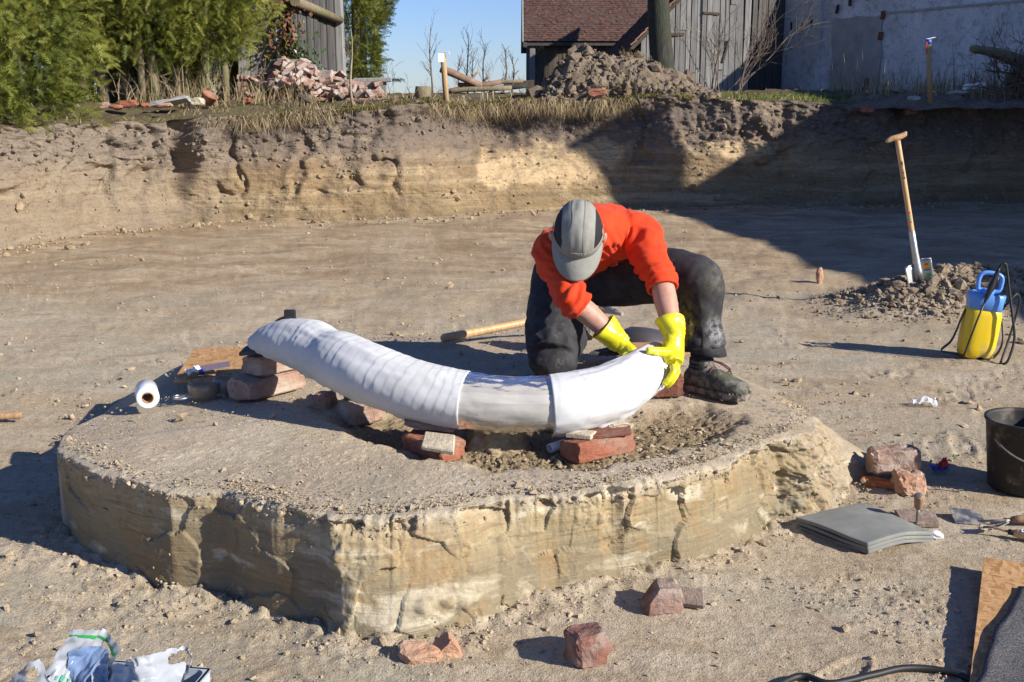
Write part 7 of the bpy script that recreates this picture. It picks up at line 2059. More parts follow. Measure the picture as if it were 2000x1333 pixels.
def saplings():
    g = random.Random(9)
    for px, vt, Y, lab in ((843, 45, 22, 'tallest bare sapling left of the wooden post'), (914, 60, 23, 'bare sapling with forked twigs above the log pile'), (944, 82, 23, 'bare sapling just right of the log pile'), (925, 98, 22, 'short bare sapling between two taller ones'),
                           (893, 105, 21, 'bare sapling leaning left behind the wooden post'), (985, 92, 20, 'slanting bare sapling near the tiled barn'), (1003, 110, 19, 'short bare sapling beside the soil mound'), (688, 50, 15.4, 'thin pale sapling before the brick ruin')):
        b = aty(px, 190, Y); z = zu(b.x, Y); top = aty(px, vt, Y).z; L = top - z
        root = empty('bare_sapling', (b.x, Y, z - .03)); tag(root, lab, 'sapling', 'bare saplings against the sky')
        lean = g.uniform(-.08, .08); n = 7
        pts = [Vector((lean * t * L + .02 * math.sin(t * 6 + px), 0, t * L)) for t in np.linspace(0, 1, n)]
        obj('stem', tube('stem', pts, [.016 * (1.1 - t) + .003 for t in np.linspace(0, 1, n)], 6), M['twig'] if px != 688 else M['pale_stem'], root)
        segs = []
        for k in range(11 if px != 688 else 3):
            t = g.uniform(.25, .95); a = g.uniform(0, 6.28); p = Vector((lean * t * L, 0, t * L)); grow(segs, p, (math.cos(a) * .6, math.sin(a) * .6, 1), L * g.uniform(.15, .32), .007, 1, g, .5, (1, 3), .2)
        obj('twigs', segs_mesh('twigs', segs, 4, .0028), M['twig'], root)
saplings()

# ------------------------------------------------------------------ buildings
PLK = [bm_mesh('plank', box_bm(1, 1, 1, (0, 0, .5))) for _ in range(3)]
def planks(parent, A, B, z0, ztop, n, mat, thick=.025, gap=.008, seed=1, jit=.01, zj=.03, name='plank', split=None):
    """upright boards side by side from A to B (world xy); ztop: function of 0..1"""
    g = random.Random(seed); A = Vector(A); B = Vector(B); d = B - A; L = d.length; d.normalize(); ang_ = math.atan2(d.y, d.x)
    wid = [g.uniform(.75, 1.3) for _ in range(n)]; s = sum(wid); x = 0
    for i, w in enumerate(wid):
        w = w / s * L; c = A + d * (x + w / 2); t = (x + w / 2) / L; x += w
        zt_ = ztop(t); parts = [(z0 + g.uniform(0, zj), zt_)]
        if split and g.random() < split:
            zc = g.uniform(z0 + .4, zt_ - .4) if zt_ - z0 > 1 else None
            if zc: parts = [(z0 + g.uniform(0, zj), zc - .006), (zc + .006, zt_)]
        for a_, b_ in parts:
            me = PLK[g.randint(0, 2)]
            o = obj(name, me, None, parent); 
            if not me.materials: me.materials.append(mat)
            o.material_slots[0].link = 'OBJECT'; o.material_slots[0].material = mat
            off = g.uniform(-jit, jit)
            pl = parent.matrix_world.inverted() if False else None
            o.location = Vector((c.x - d.y * off, c.y + d.x * off, a_)) - parent.location
            o.rotation_euler = (g.gauss(0, .004), g.gauss(0, .006), ang_); o.scale = (w - gap, thick, b_ - a_)
for m_ in PLK: m_.materials.append(M['boards_grey'])
def beam(name, parent, a, b, w, h, mat, bev=.01):
    a, b = Vector(a), Vector(b); L = (b - a).length
    o = obj(name, box(name, w, h, L, (0, 0, L / 2), bev, 1), mat, parent); o.location = a - parent.location
    o.rotation_euler = (b - a).to_track_quat('Z', 'Y').to_euler(); return o
def tiles_mesh(name, O, ux, uy, nu, nv, pu, pv, thick=.02, seed=1):
    """overlapping plain tiles; O corner at eave, ux along, uy up the slope (unit vectors)"""
    g = np.random.default_rng(seed); O = np.array(O); ux = np.array(ux); uy = np.array(uy); nn = np.cross(ux, uy)
    I, J = np.meshgrid(np.arange(nu), np.arange(nv), indexing='ij'); I = I.ravel(); J = J.ravel(); n = len(I)
    x0 = I * pu + (J % 2) * pu * .5; y0 = J * pv
    dz = g.normal(0, thick * .25, n); rot = g.normal(0, .02, n)
    V = np.zeros((n, 8, 3), np.float32)
    for k, (a, b, c) in enumerate(((.02, 0, 1), (.98, 0, 1), (.98, 1.35, .2), (.02, 1.35, .2), (.02, 0, 0), (.98, 0, 0), (.98, 1.35, -.6), (.02, 1.35, -.6))):
        px = x0 + a * pu; py = y0 + b * pv + rot * a * pu
        V[:, k] = O + px[:, None] * ux + py[:, None] * uy + (c * thick + dz)[:, None] * nn
    F = np.array([[0, 1, 2, 3], [4, 5, 1, 0], [7, 4, 0, 3], [5, 6, 2, 1]])
    me = np_mesh(name, V.reshape(-1, 3), (F[None] + (np.arange(n) * 8)[:, None, None]).reshape(-1, 4), False)
    add_tint(me, np.repeat(np.clip(g.normal(.5, .22, n), 0, 1), 8)); return me

def tiled_barn():
    X0, X1, Y0, ze = .47, 7.5, 34.0, 3.02
    root = empty('tiled_barn', (X0, Y0, 1.4)); tag(root, 'barn with steep red brown tiled roof against the sky', 'barn')
    zb = 1.2
    core = obj('wall_core', box('wall_core', X1 - X0 - .1, 7.6, 2.2, ((X1 - X0) / 2, 4.0, .7)), M['boards_dark'], root)
    planks(root, (X0 + .16, Y0 + .12), (X1, Y0 + .12), zb, lambda t: ze + .05, 46, M['boards_brown'], seed=3)
    planks(root, (X0 + .05, Y0 + 8), (X0 + .05, Y0 + .12), zb, lambda t: ze + .05 + 3.6 * (1 - abs(2 * t - 1)), 40, M['boards_dark'], seed=4)
    beam('corner_post', root, (X0 + .12, Y0 + .05, zb), (X0 + .12, Y0 + .05, ze), .16, .16, M['boards_grey'])
    sl = Vector((0, 4.1, 4.3)); L = sl.length; sl.normalize()
    rf = obj('roof', box('roof', X1 - X0 + .3, .06, L, ((X1 - X0) / 2, 0, L / 2)), M['boards_dark'], root); rf.location = Vector((X0, Y0 - .05, ze - .06)) - root.location; rf.rotation_euler = (-math.atan2(sl.y, sl.z), 0, 0)
    bk = obj('roof', box('roof', X1 - X0 + .3, .06, L, ((X1 - X0) / 2, 0, L / 2)), M['boards_dark'], root); bk.location = Vector((X0, Y0 + 8.15, ze - .06)) - root.location; bk.rotation_euler = (math.atan2(sl.y, sl.z), 0, 0)
    t = obj('roof_tiles', tiles_mesh('roof_tiles', (X0 - .15 - root.location.x, -.14, ze - .02 - root.location.z), (1, 0, 0), sl[:], 99, 70, .075, .085, .016), M['roof_tile'], rf); t.parent = root; t.name = 'roof_tiles'; t['kind'] = 'stuff'
    beam('barge_board', root, (X0 - .16, Y0 - .14, ze - .10), Vector((X0 - .16, Y0 - .14, ze - .10)) + sl * (L + .1), .05, .20, M['boards_grey'])
    beam('rafter_end', root, (X0 - .1, Y0 - .2, ze - .13), (X0 - .1, Y0 + .4, ze - .06), .12, .14, M['boards_dark'])
    beam('eave_board', root, (X0 - .1, Y0 - .08, ze - .09), (X1, Y0 - .08, ze - .09), .04, .12, M['boards_dark'])
tiled_barn()
def plank_barn():
    Y0, XL, XR = 24.5, 2.68, 4.96
    root = empty('plank_barn', (XL, Y0, 1.35)); tag(root, 'grey weathered plank barn in sunlight behind the soil mound', 'barn')
    zl = lambda t: 2.66 + t * (XR - XL) * 1.02
    core = bmesh.new()
    vs_ = [core.verts.new(c) for c in ((0.05, .03, -.1), (XR - XL - .03, .03, -.1), (XR - XL - .03, .03, zl(1) - 1.45), (.05, .03, zl(0) - 1.45))]
    f_ = core.faces.new(vs_); r_ = bmesh.ops.extrude_face_region(core, geom=[f_])
    for e in r_['geom']:
        if isinstance(e, bmesh.types.BMVert): e.co.y += 7.4
    bmesh.ops.recalc_face_normals(core, faces=core.faces)
    obj('wall_core', bm_mesh('wall_core', core), M['boards_dark'], root)
    planks(root, (XL, Y0 - .012), (XR, Y0 - .012), 1.42, lambda t: zl(t) - .05, 19, M['boards_grey'], gap=.014, seed=7, jit=.012, split=.55)
    planks(root, (XL - .0, Y0 + 7.4), (XL - .0, Y0 + .06), 1.4, lambda t: 2.62, 34, M['boards_dark'], seed=8)
    # loose battens nailed on the front
    beam('batten', root, (3.95, Y0 - .04, 3.15), (4.3, Y0 - .04, 3.13), .03, .06, M['boards_brown']); beam('batten', root, (3.3, Y0 - .04, 2.72), (3.58, Y0 - .04, 2.72), .03, .07, M['boards_brown'])
    beam('batten', root, (4.40, Y0 - .045, 2.15), (4.52, Y0 - .045, 2.62), .03, .05, M['boards_dark'])
    sl = Vector((1, 0, 1.02)).normalized(); L = 4.2
    rf = obj('roof', box('roof', .05, 8.0, L, (0, 4.0, L / 2)), M['boards_dark'], root); rf.location = Vector((XL - .22, Y0 - .22, 2.66 - .24)) - root.location; rf.rotation_euler = (0, math.atan2(sl.x, sl.z), 0)
    o_ = Vector((XL - .22, Y0 - .25, 2.66 - .20)) - root.location
    t = obj('roof_tiles', tiles_mesh('roof_tiles', (o_.x, 7.9, o_.z), (0, -1, 0), sl[:], 100, 46, .080, .090, .018, 3), M['roof_tile'], root); t['kind'] = 'stuff'
    for k in range(24):     # crooked verge tiles catching the sun
        p = o_ + sl * (k * .14); o = obj('verge_tile', box('verge_tile', .16, .05, .028, (.06, -.01, .0), .003, 1), M['tile_edge'], root, loc=p + Vector((.0, -.02, .05)), rot=(rnd.gauss(0, .05), -math.atan2(sl.z, sl.x) + rnd.gauss(.10, .05), rnd.gauss(0, .08)))
    beam('verge_board', root, Vector((XL - .20, Y0 - .16, 2.44)), Vector((XL - .20, Y0 - .16, 2.44)) + sl * 4.1, .03, .10, M['boards_brown'])
    for k in range(14):
        obj('brick', PLKB, M['ruin_red'], root, loc=(1.0 + k * .105 - .1, -.09, .06 + .005 * (k % 3)), rot=(0, 0, .02 * (k % 5)))
PLKB = box('brick', .098, .10, .07, (0, 0, 0), .006, 1); PLKB.materials.append(M['ruin_red'])
plank_barn()
def lean_to():
    A, B = (4.99, 24.55), (6.02, 26.0)
    root = empty('plank_wall', (5.0, 24.6, 1.35)); tag(root, 'dark shaded plank wall between the barn and the plastered building', 'plank wall')
    planks(root, A, B, 1.35, lambda t: 4.6, 15, M['boards_dark'], seed=12, gap=.016)
    bx_ = box('backing', 1.78, .04, 3.3, (.89, .05, 1.6)); o = obj('backing', bx_, M['boards_dark'], root); o.rotation_euler = (0, 0, math.atan2(1.45, 1.03))
lean_to()
def plastered_building():
    A = Vector((6.02, 26.0, 0)); B = Vector((10.15, 19.1, 0)); d = (B - A).normalized(); L = (B - A).length; ang_ = math.atan2(d.y, d.x)
    root = empty('plastered_building', (A.x, A.y, 1.3), (0, 0, ang_)); tag(root, 'windowless grey plastered building in shade on the right', 'building')
    # local x along the wall, -y is outwards (towards the camera side)
    n, m = 160, 60; P = np.zeros((n, m, 3), np.float32); H = 2.52
    X, Z = np.meshgrid(np.linspace(0, L, n), np.linspace(-.3, H, m), indexing='ij')
    Yd = .02 * fb2(X, Z, 1.1, 3) + .008 * fb2(X, Z, 6, 3)
    me = grid_mesh('wall', np.stack([X, Yd, Z], -1)); obj('wall', me, M['plaster'], root)
    obj('wall', box('wall', .2, 4.0, H + .3, (L - .1, 2.05, H / 2 - .15)), M['plaster'], root); obj('wall', box('wall', .2, 4.0, H + .3, (.1, 2.05, H / 2 - .15)), M['plaster'], root); obj('wall', box('wall', L - .5, .2, H + .3, (L / 2, 4.0, H / 2 - .15)), M['plaster'], root)
    obj('roof', box('roof', L + .1, 4.2, .08, (L / 2, 2.0, H + .05), .01, 1), M['concrete_slab'], root)
    def px2x(u):   # distance along the wall for a picture column
        k = (u - CX) / FPX; t = (A.x - k * A.y) / (k * d.y - d.x); return t
    def rect(name, u0, u1, z0, z1, y, mat, th=.03, seed=0):
        x0, x1 = px2x(u0), px2x(u1); bm = box_bm(x1 - x0, th, z1 - z0, ((x0 + x1) / 2, y, (z0 + z1) / 2))
        bmesh.ops.subdivide_edges(bm, edges=bm.edges[:], cuts=5, use_grid_fill=True)
        for v in bm.verts: v.co.x += .03 * math.sin(v.co.z * 7 + seed); v.co.z += .02 * math.sin(v.co.x * 9 + seed)
        return obj(name, bm_mesh(name, bm), mat, root)
    rect('infill_panel', 1607, 1700, .25, 1.75, -.015, M['plaster_patch'], .05, 1)
    rect('pilaster', 1516, 1586, -.3, 2.5, -.03, M['plaster'], .09, 2)
    rect('base_course', 1600, 2040, .08, .13, -.02, M['boards_dark'], .05, 3); rect('base_course', 1702, 2040, 1.78, 1.82, -.012, M['plaster_patch'], .04, 4)
    for u, z in ((1613, 1.86), (1637, 1.96), (1664, 2.05), (1532, 1.55), (1552, 1.55), (1570, 1.6)):
        o = rect('slot', u, u + (5 if u > 1600 else 3), z, z + .17, -.045 if u > 1600 else -.078, M['ink'], .02, u)
    for u, z in ((1698, 1.65), (1699, 1.25), (1676, .35), (1674, .2)):
        rect('exposed_brick', u - 3, u + 4, z, z + .16, -.035, M['brick_dark'], .03, u)
    # crack from the eave down
    pts = [(px2x(u), -.035, z) for u, z in ((1513, 2.0), (1525, 2.15), (1540, 2.3), (1560, 2.45), (1575, 2.5))]
    obj('crack', tube('crack', [Vector(p) for p in pts], .012, 5), M['ink'], root)
plastered_building()
def shed():
    Y1, Y2 = 17.5, 19.8; X1 = aty(577, 100, Y1).x; X2 = aty(660, 100, Y2).x
    root = empty('plank_shed', (X1, Y1, 1.3)); tag(root, 'old plank shed with round log rails behind the brick ruin', 'shed')
    planks(root, (X1, Y1), (X2, Y2), 1.4, lambda t: 4.4, 13, M['boards_dark'], gap=.02, seed=21, thick=.03, jit=.015)
    obj('backing', box('backing', .03, 2.2, 3.2, (-.05, 1.15, 1.6)), M['boards_dark'], root).rotation_euler = (0, 0, -math.atan2(X2 - X1, Y2 - Y1))
    beam('corner_post', root, (X2 + .05, Y2 - .05, 1.3), (X2 + .0, Y2 - .05, 4.4), .24, .16, M['boards_grey'])
    d = Vector((X2 - X1, Y2 - Y1, 0)).normalized(); nrm = Vector((d.y, -d.x, 0))
    for z0, t0, t1 in ((2.83, -.25, 2.15), (3.55, .6, 2.2)):
        a = Vector((X1, Y1, z0)) + d * t0 + nrm * .10; b = Vector((X1, Y1, z0 - .12)) + d * t1 + nrm * .10
        obj('log_rail', tube('log_rail', [a - root.location, a.lerp(b, .5) - root.location, b - root.location], [.075, .07, .065], 12), M['bark_thuja'], root)
    beam('door_post', root, (X1 - .02, Y1 - .06, 1.3), (X1 - .05, Y1 - .06, 2.75), .07, .07, M['boards_brown'])
    planks(root, (X1 - .85, Y1 - .02), (X1 - .28, Y1 - .02), 1.3, lambda t: 4.4, 4, M['boards_grey'], seed=22)
    planks(root, (X1 - .28, Y1 + .25), (X1 - .04, Y1 + .25), 1.3, lambda t: 4.4, 2, M['boards_dark'], seed=23)
    # ivy and withered creeper hanging on the door frame
    for nm, mt, N, lab in (('creeper', 'dead_leaf', 1100, 'withered brown creeper hanging on the plank shed'), ('ivy', 'ivy_leaf', 700, 'green ivy climbing the foot of the plank shed')):
        g = np.random.default_rng(len(nm)); x = X1 + g.normal(-.12 if nm == 'creeper' else .02, .13, N); z = (1.6 + g.uniform(0, 2.4, N)) if nm == 'creeper' else 1.6 + np.abs(g.normal(0, .38, N)); y = Y1 - .10 - np.abs(g.normal(0, .05, N)) + np.where(x > X1, (x - X1) * 2, 0)
        leaf = np.array([[(0, 0, 0), (.5, .45, 0), (1, 0, 0)], [(0, 0, 0), (1, 0, 0), (.5, -.45, 0)]], np.float32)
        D = g.normal(0, 1, (N, 3)); D[:, 2] -= .6
        o = obj(nm, sprays(nm, np.stack([x, y, z], -1).astype(np.float32), D, g.uniform(.04, .075, N), 4, .2, spr=leaf), M[mt]); tag(o, lab, 'climbing plant', kind='stuff')
shed()
def brick_ruin():
    root = empty('brick_ruin', (aty(600, 180, 16.8).x, 16.8, 1.38)); tag(root, 'tumbledown brick wall, pale pink above and red below', 'brick wall')
    me = box('brick', .118, .20, .068, (0, 0, 0), .008, 1); me.materials.append(M['ruin_pale'])
    xl, xr = aty(466, 180, 16.8).x, aty(752, 180, 16.8).x
    topv = lambda u: np.interp(u, [466, 520, 530, 545, 560, 592, 604, 614, 640, 664, 670, 672, 735, 752], [142, 142, 128, 118, 108, 107, 124, 134, 128, 142, 148, 152, 154, 175])
    g = random.Random(6); row = 0; z = 1.42
    while z < 2.2:
        x = xl + (.06 if row % 2 else 0)
        while x < xr:
            u, v = project((x, 16.8, z + .07))
            if v > topv(u) - 3:
                topness = v - topv(u)
                o = obj('brick', me, None, root); o.material_slots[0].link = 'OBJECT'
                pale = (530 < u < 672 and topness < 38 + g.uniform(-12, 12)); o.material_slots[0].material = M['ruin_pale'] if pale else M['ruin_red']
                j = 1.0 if (topness < 30 and 525 < u < 672) or topness < 12 else .3
                o.location = Vector((x + g.gauss(0, .006 + .012 * (j == 1)), 16.8 + g.gauss(-.0, .012 + .03 * (j == 1)) - .10 * max(0, (topness - 20) / 60), z + g.gauss(0, .004))) - root.location
                o.rotation_euler = (g.gauss(0, .05 + .12 * (j == 1)), g.gauss(0, .03 + .12 * (j == 1)), g.gauss(0, .05 + .2 * (j == 1)))
                s = g.uniform(.85, 1.1); o.scale = (s * g.choice((1, 1, 1.35)), g.uniform(.9, 1.1), g.uniform(.88, 1.0))
            x += .130
        z += .077; row += 1
    for k in range(62):      # tumbled bricks down the front slope
        u = g.choice((g.uniform(525, 672), g.uniform(540, 660), g.uniform(470, 750))); t = g.random() ** .7
        v = topv(u) + 4 + t * 50; p = aty(u, min(v, 184), 16.62 - .55 * t); o = obj('brick', me, None, root); o.material_slots[0].link = 'OBJECT'; o.material_slots[0].material = M['ruin_pale'] if g.random() < .62 else M['ruin_red']
        o.location = p - root.location; o.rotation_euler = (g.uniform(-.7, .7), g.uniform(-.7, .7), g.uniform(0, 3.1)); s = g.uniform(.6, 1.0); o.scale = (s * g.choice((.7, 1, 1.4)), s, s)
    # mortar core behind the bricks
    us = np.linspace(468, 750, 40); V, F = [], []
    for u in us:
        p = aty(u, float(topv(u)) + 9, 16.8)
        V += [(p.x - root.location.x, -.04, -.3), (p.x - root.location.x, -.04, max(p.z - root.location.z, -.2)), (p.x - root.location.x, .12, max(p.z - root.location.z, -.2)), (p.x - root.location.x, .12, -.3)]
    for i in range(len(us) - 1):
        for k in range(3): F.append((i * 4 + k, i * 4 + k + 1, i * 4 + 5 + k, i * 4 + 4 + k))
    mc = bpy.data.meshes.new('mortar_core'); mc.from_pydata(V, [], F); mc.update(); obj('mortar_core', mc, M['mortar'], root)
brick_ruin()
def sundries():
    # low rail at the gap
    a = aty(690, 158, 17.6); b = aty(765, 156, 17.6)
    root = empty('fence_rail', (a.x, 17.6, 1.4)); tag(root, 'single grey fence rail at the end of the brick ruin', 'fence')
    beam('rail', root, (a.x, 17.6, a.z), (b.x, 17.6, b.z), .05, .07, M['boards_grey']); beam('post', root, (a.x + .1, 17.66, 1.3), (a.x + .1, 17.66, a.z + .02), .07, .07, M['boards_grey']); beam('post', root, (b.x - .12, 17.66, 1.2), (b.x - .12, 17.66, b.z + .02), .07, .07, M['boards_grey'])
    # survey post with paper
    def post(px0, v0, px1, v1, Y, r, label, mat='post'):
        a = aty(px0, v0, Y); b = aty(px1, v1, Y); root = empty('wooden_post', (a.x, Y, zu(a.x, Y) - .1)); tag(root, label, 'post')
        a.z = min(a.z, root.location.z); L = (b - a)
        obj('shaft', tube('shaft', [a - root.location, a + L * .5 - root.location, b - root.location], [r, r, r * .95], 14), M[mat], root); return root, b
    root, b = post(873, 198, 865, 104, 15.4, .038, 'round wooden post with white paper, upright at the pit edge')
    obj('paper_note', box('paper_note', .078, .004, .112, (0, 0, 0)), M['paper_white'], root, loc=b - root.location + Vector((-.02, -.042, -.06)), rot=(0, .03, .1))
    obj('ribbon', tube('ribbon', spline([(0, 0, 0), (.05, -.01, .012), (.085, -.02, .006), (.09, -.02, -.03)], 4), .0045, 5), M['paper_white'], root, loc=b - root.location + Vector((0, -.03, 0)))
    root, b = post(1818, 184, 1814, 78, 15.9, .036, 'wooden post with blue and red tape before the plastered wall')
    obj('tape', tube('tape', [(0, 0, -.06), (0, 0, .005)], .039, 14), M['sticker_blue'], root, loc=b - root.location); obj('tape', box('tape', .014, .004, .16, (0, 0, 0)), M['sticker_red'], root, loc=b - root.location + Vector((-.032, -.03, -.11)))
    obj('paper_note', box('paper_note', .12, .05, .003, (0, 0, 0)), M['paper_white'], root, loc=b - root.location + Vector((.02, -.02, .02)), rot=(.1, -.22, .2))
    # log pile
    LP = 'logs and sticks piled at the pit edge'
    def log(u0, v0, u1, v1, Y, r, label, mat='log', dY=0, cat='log'):
        a = aty(u0, v0, Y); b = aty(u1, v1, Y + dY); o = obj('log', tube('log', [(0, 0, 0), (b - a) * .02, (b - a) * .3 + Vector((0, 0, .01)), (b - a) * .7, b - a], [r * .92, r, r * 1.03, r * .97, r * .9], 12), M[mat], loc=a); tag(o, label, cat, LP)
    log(861, 135, 940, 168, 18.2, .058, 'thick peeled log slanting up out of the pile', dY=.2)
    log(870, 181, 980, 160, 18.6, .045, 'brown log lying low across the pile'); log(880, 178, 1000, 172, 18.2, .040, 'straight log along the front of the pile', 'bark_thuja'); log(930, 166, 1022, 158, 19.0, .032, 'grey pole at the back of the pile', 'bark_thuja'); log(895, 165, 935, 172, 18.4, .030, 'short stub under the slanting log'); log(955, 176, 1030, 168, 18.8, .038, 'bark-covered log at the right of the pile', 'bark_dark')
    log(912, 165, 938, 136, 18.5, .014, 'thin forked stick pointing up from the pile', 'post', cat='stick'); log(945, 160, 955, 150, 18.7, .020, 'stubby branch end on top of the pile', cat='stick'); log(962, 168, 986, 152, 18.6, .012, 'thin stick tilted at the right of the pile', 'twig', cat='stick')
    a = aty(985, 172, 19.6); b = aty(1040, 158, 19.6); o = obj('plank', box('plank', .50, .05, .12, (.25, 0, .0), .005, 1), M['boards_brown'], loc=(a.x, 19.6, a.z + .04), rot=(0, -.06, 0)); tag(o, 'mossy plank at the right end of the log pile', 'plank')
    a = aty(826, 196, 17.0); o = obj('tree_stump', tube('tree_stump', [(0, 0, -.1), (0, 0, .04), (.01, 0, .14), (.01, 0, .15)], [.14, .12, .115, .10], 14), M['bark_thuja'], loc=(a.x, 17.0, zu(a.x, 17.0) + .02)); tag(o, 'low mossy stump left of the wooden post', 'stump')
    # cut stems sticking up on the edge
    cs = [(815, 205), (843, 203), (846, 199), (858, 203), (942, 190), (951, 191), (905, 196), (962, 187)]
    for i, (u, v) in enumerate(cs):
        a = aty(u, v, 15.9); o = obj('cut_stem', tube('cut_stem', [(0, 0, -.05), (.004, 0, .07), (.004, 0, .072)], [.012, .011, .006], 8), M['pale_stem'], loc=a + Vector((0, 0, -.01))); tag(o, 'short cut stem stub poking from the sod near the wooden post', 'stem', 'cut stem stubs in the sod')
    # rubble by the hedge foot
    RB = 'rubble by the hedge foot'
    def chunk(u, v, Y, sz, mat, label, me=None, rz=0, cat='rubble', name='rubble_piece', dz=0.0):
        a = aty(u, v, Y); z = float(edge_z(a.x)) if Y - edge_y(a.x) < .6 else zu(a.x, Y)
        o = obj(name, me or worn_block(name, sz[0], sz[1], sz[2], int(u), .02, sub=4), M[mat], loc=(a.x, Y, max(a.z, z) - .01 + dz), rot=(rnd.gauss(0, .08), rnd.gauss(0, .08), rz)); tag(o, label, cat, RB)
    chunk(292, 217, 14.6, (.48, .30, .07), 'concrete_slab', 'flat grey concrete slab at the foot of the conifers', rz=.05, cat='slab', name='concrete_slab')
    chunk(228, 222, 14.5, (.24, .12, .09), 'brick_red', 'large red brick chunk under the leaning trunks', cat='brick', name='brick'); chunk(215, 228, 14.2, (.16, .10, .05), 'brick_red', 'red tile shard left of the concrete slab', rz=.4, cat='tile', name='tile_piece'); chunk(305, 228, 14.2, (.2, .08, .04), 'tile_pinkish', 'salmon tile strip below the concrete slab', rz=-.1, cat='tile', name='tile_piece'); chunk(278, 224, 14.2, (.12, .08, .05), 'brick_red', 'red brick shard beside the concrete slab', rz=.7, cat='brick', name='brick_shard')
    chunk(195, 215, 14.6, (.12, .10, .06), 'brick_pink', 'pinkish shard near the drooping bush', rz=.2, cat='tile', name='tile_piece')
    a = aty(404, 213, 15.2); o = obj('terracotta_pot', lathe('terracotta_pot', [(0, 0), (.075, 0), (.10, .11), (.11, .115), (.11, .135), (.095, .135), (.07, .02), (0, .02)], 24), M['brick_red'], loc=(a.x, 15.2, max(a.z, zu(a.x, 15.2)) - .0), rot=(.2, .5, 0)); tag(o, 'brown terracotta pot tipped over beside the concrete slab', 'pot')
    chunk(372, 208, 15.0, (.16, .12, .09), 'stone_cream', 'pale stone lump between slab and pot', cat='stone', name='stone'); chunk(470, 200, 15.6, (.14, .12, .08), 'brick_red', 'red brick shard before the brick ruin\'s left end', cat='brick', name='brick_shard'); chunk(585, 205, 15.3, (.16, .12, .11), 'darkclod', 'dark earth clod in the straw before the ruin', cat='clod', name='earth_clod')
    # right-hand rubble
    for u, v, Y, sz, mat, lab in ((1852, 184, 16.4, (.30, .10, .05), 'concrete_slab', 'long pale concrete shard beside the taped post'), (1888, 178, 16.6, (.28, .16, .09), 'paper_white', 'white broken block near the uprooted trunk'), (1765, 176, 16.8, (.12, .1, .08), 'concrete_slab', 'small pale lump left of the taped post'), (1740, 178, 16.6, (.16, .12, .1), 'stone_grey', 'grey lump in the low rubble bank'), (1775, 196, 15.9, (.16, .1, .06), 'concrete_slab', 'flat grey chip at the edge below the taped post')):
        chunk(u, v, Y, sz, mat, lab)
    # red bricks stuck in the wall top on the right
    for u, v, lab in ((1716, 222, 'red brick fragment in the dark wall top, left of two'), (1818, 227, 'red brick fragment in the dark wall top, right of two')):
        a = aty(u, v, 15.3); o = obj('brick', worn_block('brick', .17, .2, .09, int(u), .015, sub=4), M['brick_red'], loc=(a.x - .08, edge_y(a.x) - .22, a.z)); tag(o, lab, 'brick')
    # uprooted trunk and root tangle at the right edge
    root = empty('fallen_trunk', aty(1985, 150, 16.6)); tag(root, 'fallen dead trunk with tangled roots at the right edge', 'tree trunk')
    P = [aty(u, v, Y) - root.location for u, v, Y in ((1897, 96, 16.0), (1915, 98, 16.1), (1945, 104, 16.3), (1985, 118, 16.6), (2060, 150, 16.9))]
    obj('trunk', tube('trunk', spline(P, 5), [.035, .05, .055, .06, .055, .055, .06, .06, .065, .07, .07, .08, .08, .09, .09, .1, .1, .11, .12, .12, .12], 12), M['bark_thuja'], root)
    gg = random.Random(14); segs = []
    for k in range(46):
        p = aty(gg.uniform(1945, 2080), gg.uniform(125, 195), gg.uniform(16.2, 16.9)) - root.location; grow(segs, p, (gg.gauss(-.3, .8), gg.gauss(-.3, .5), gg.uniform(-.1, 1)), gg.uniform(.3, .8), .016, 2, gg, .7, (2, 4), .05)
    obj('roots', segs_mesh('roots', segs, 4, .004), M['twig'], root)
    obj('root_ball', rock('root_ball', (.55, .35, .32), 5, .45), M['darkclod'], root, loc=aty(2040, 165, 16.9) - root.location)
sundries()

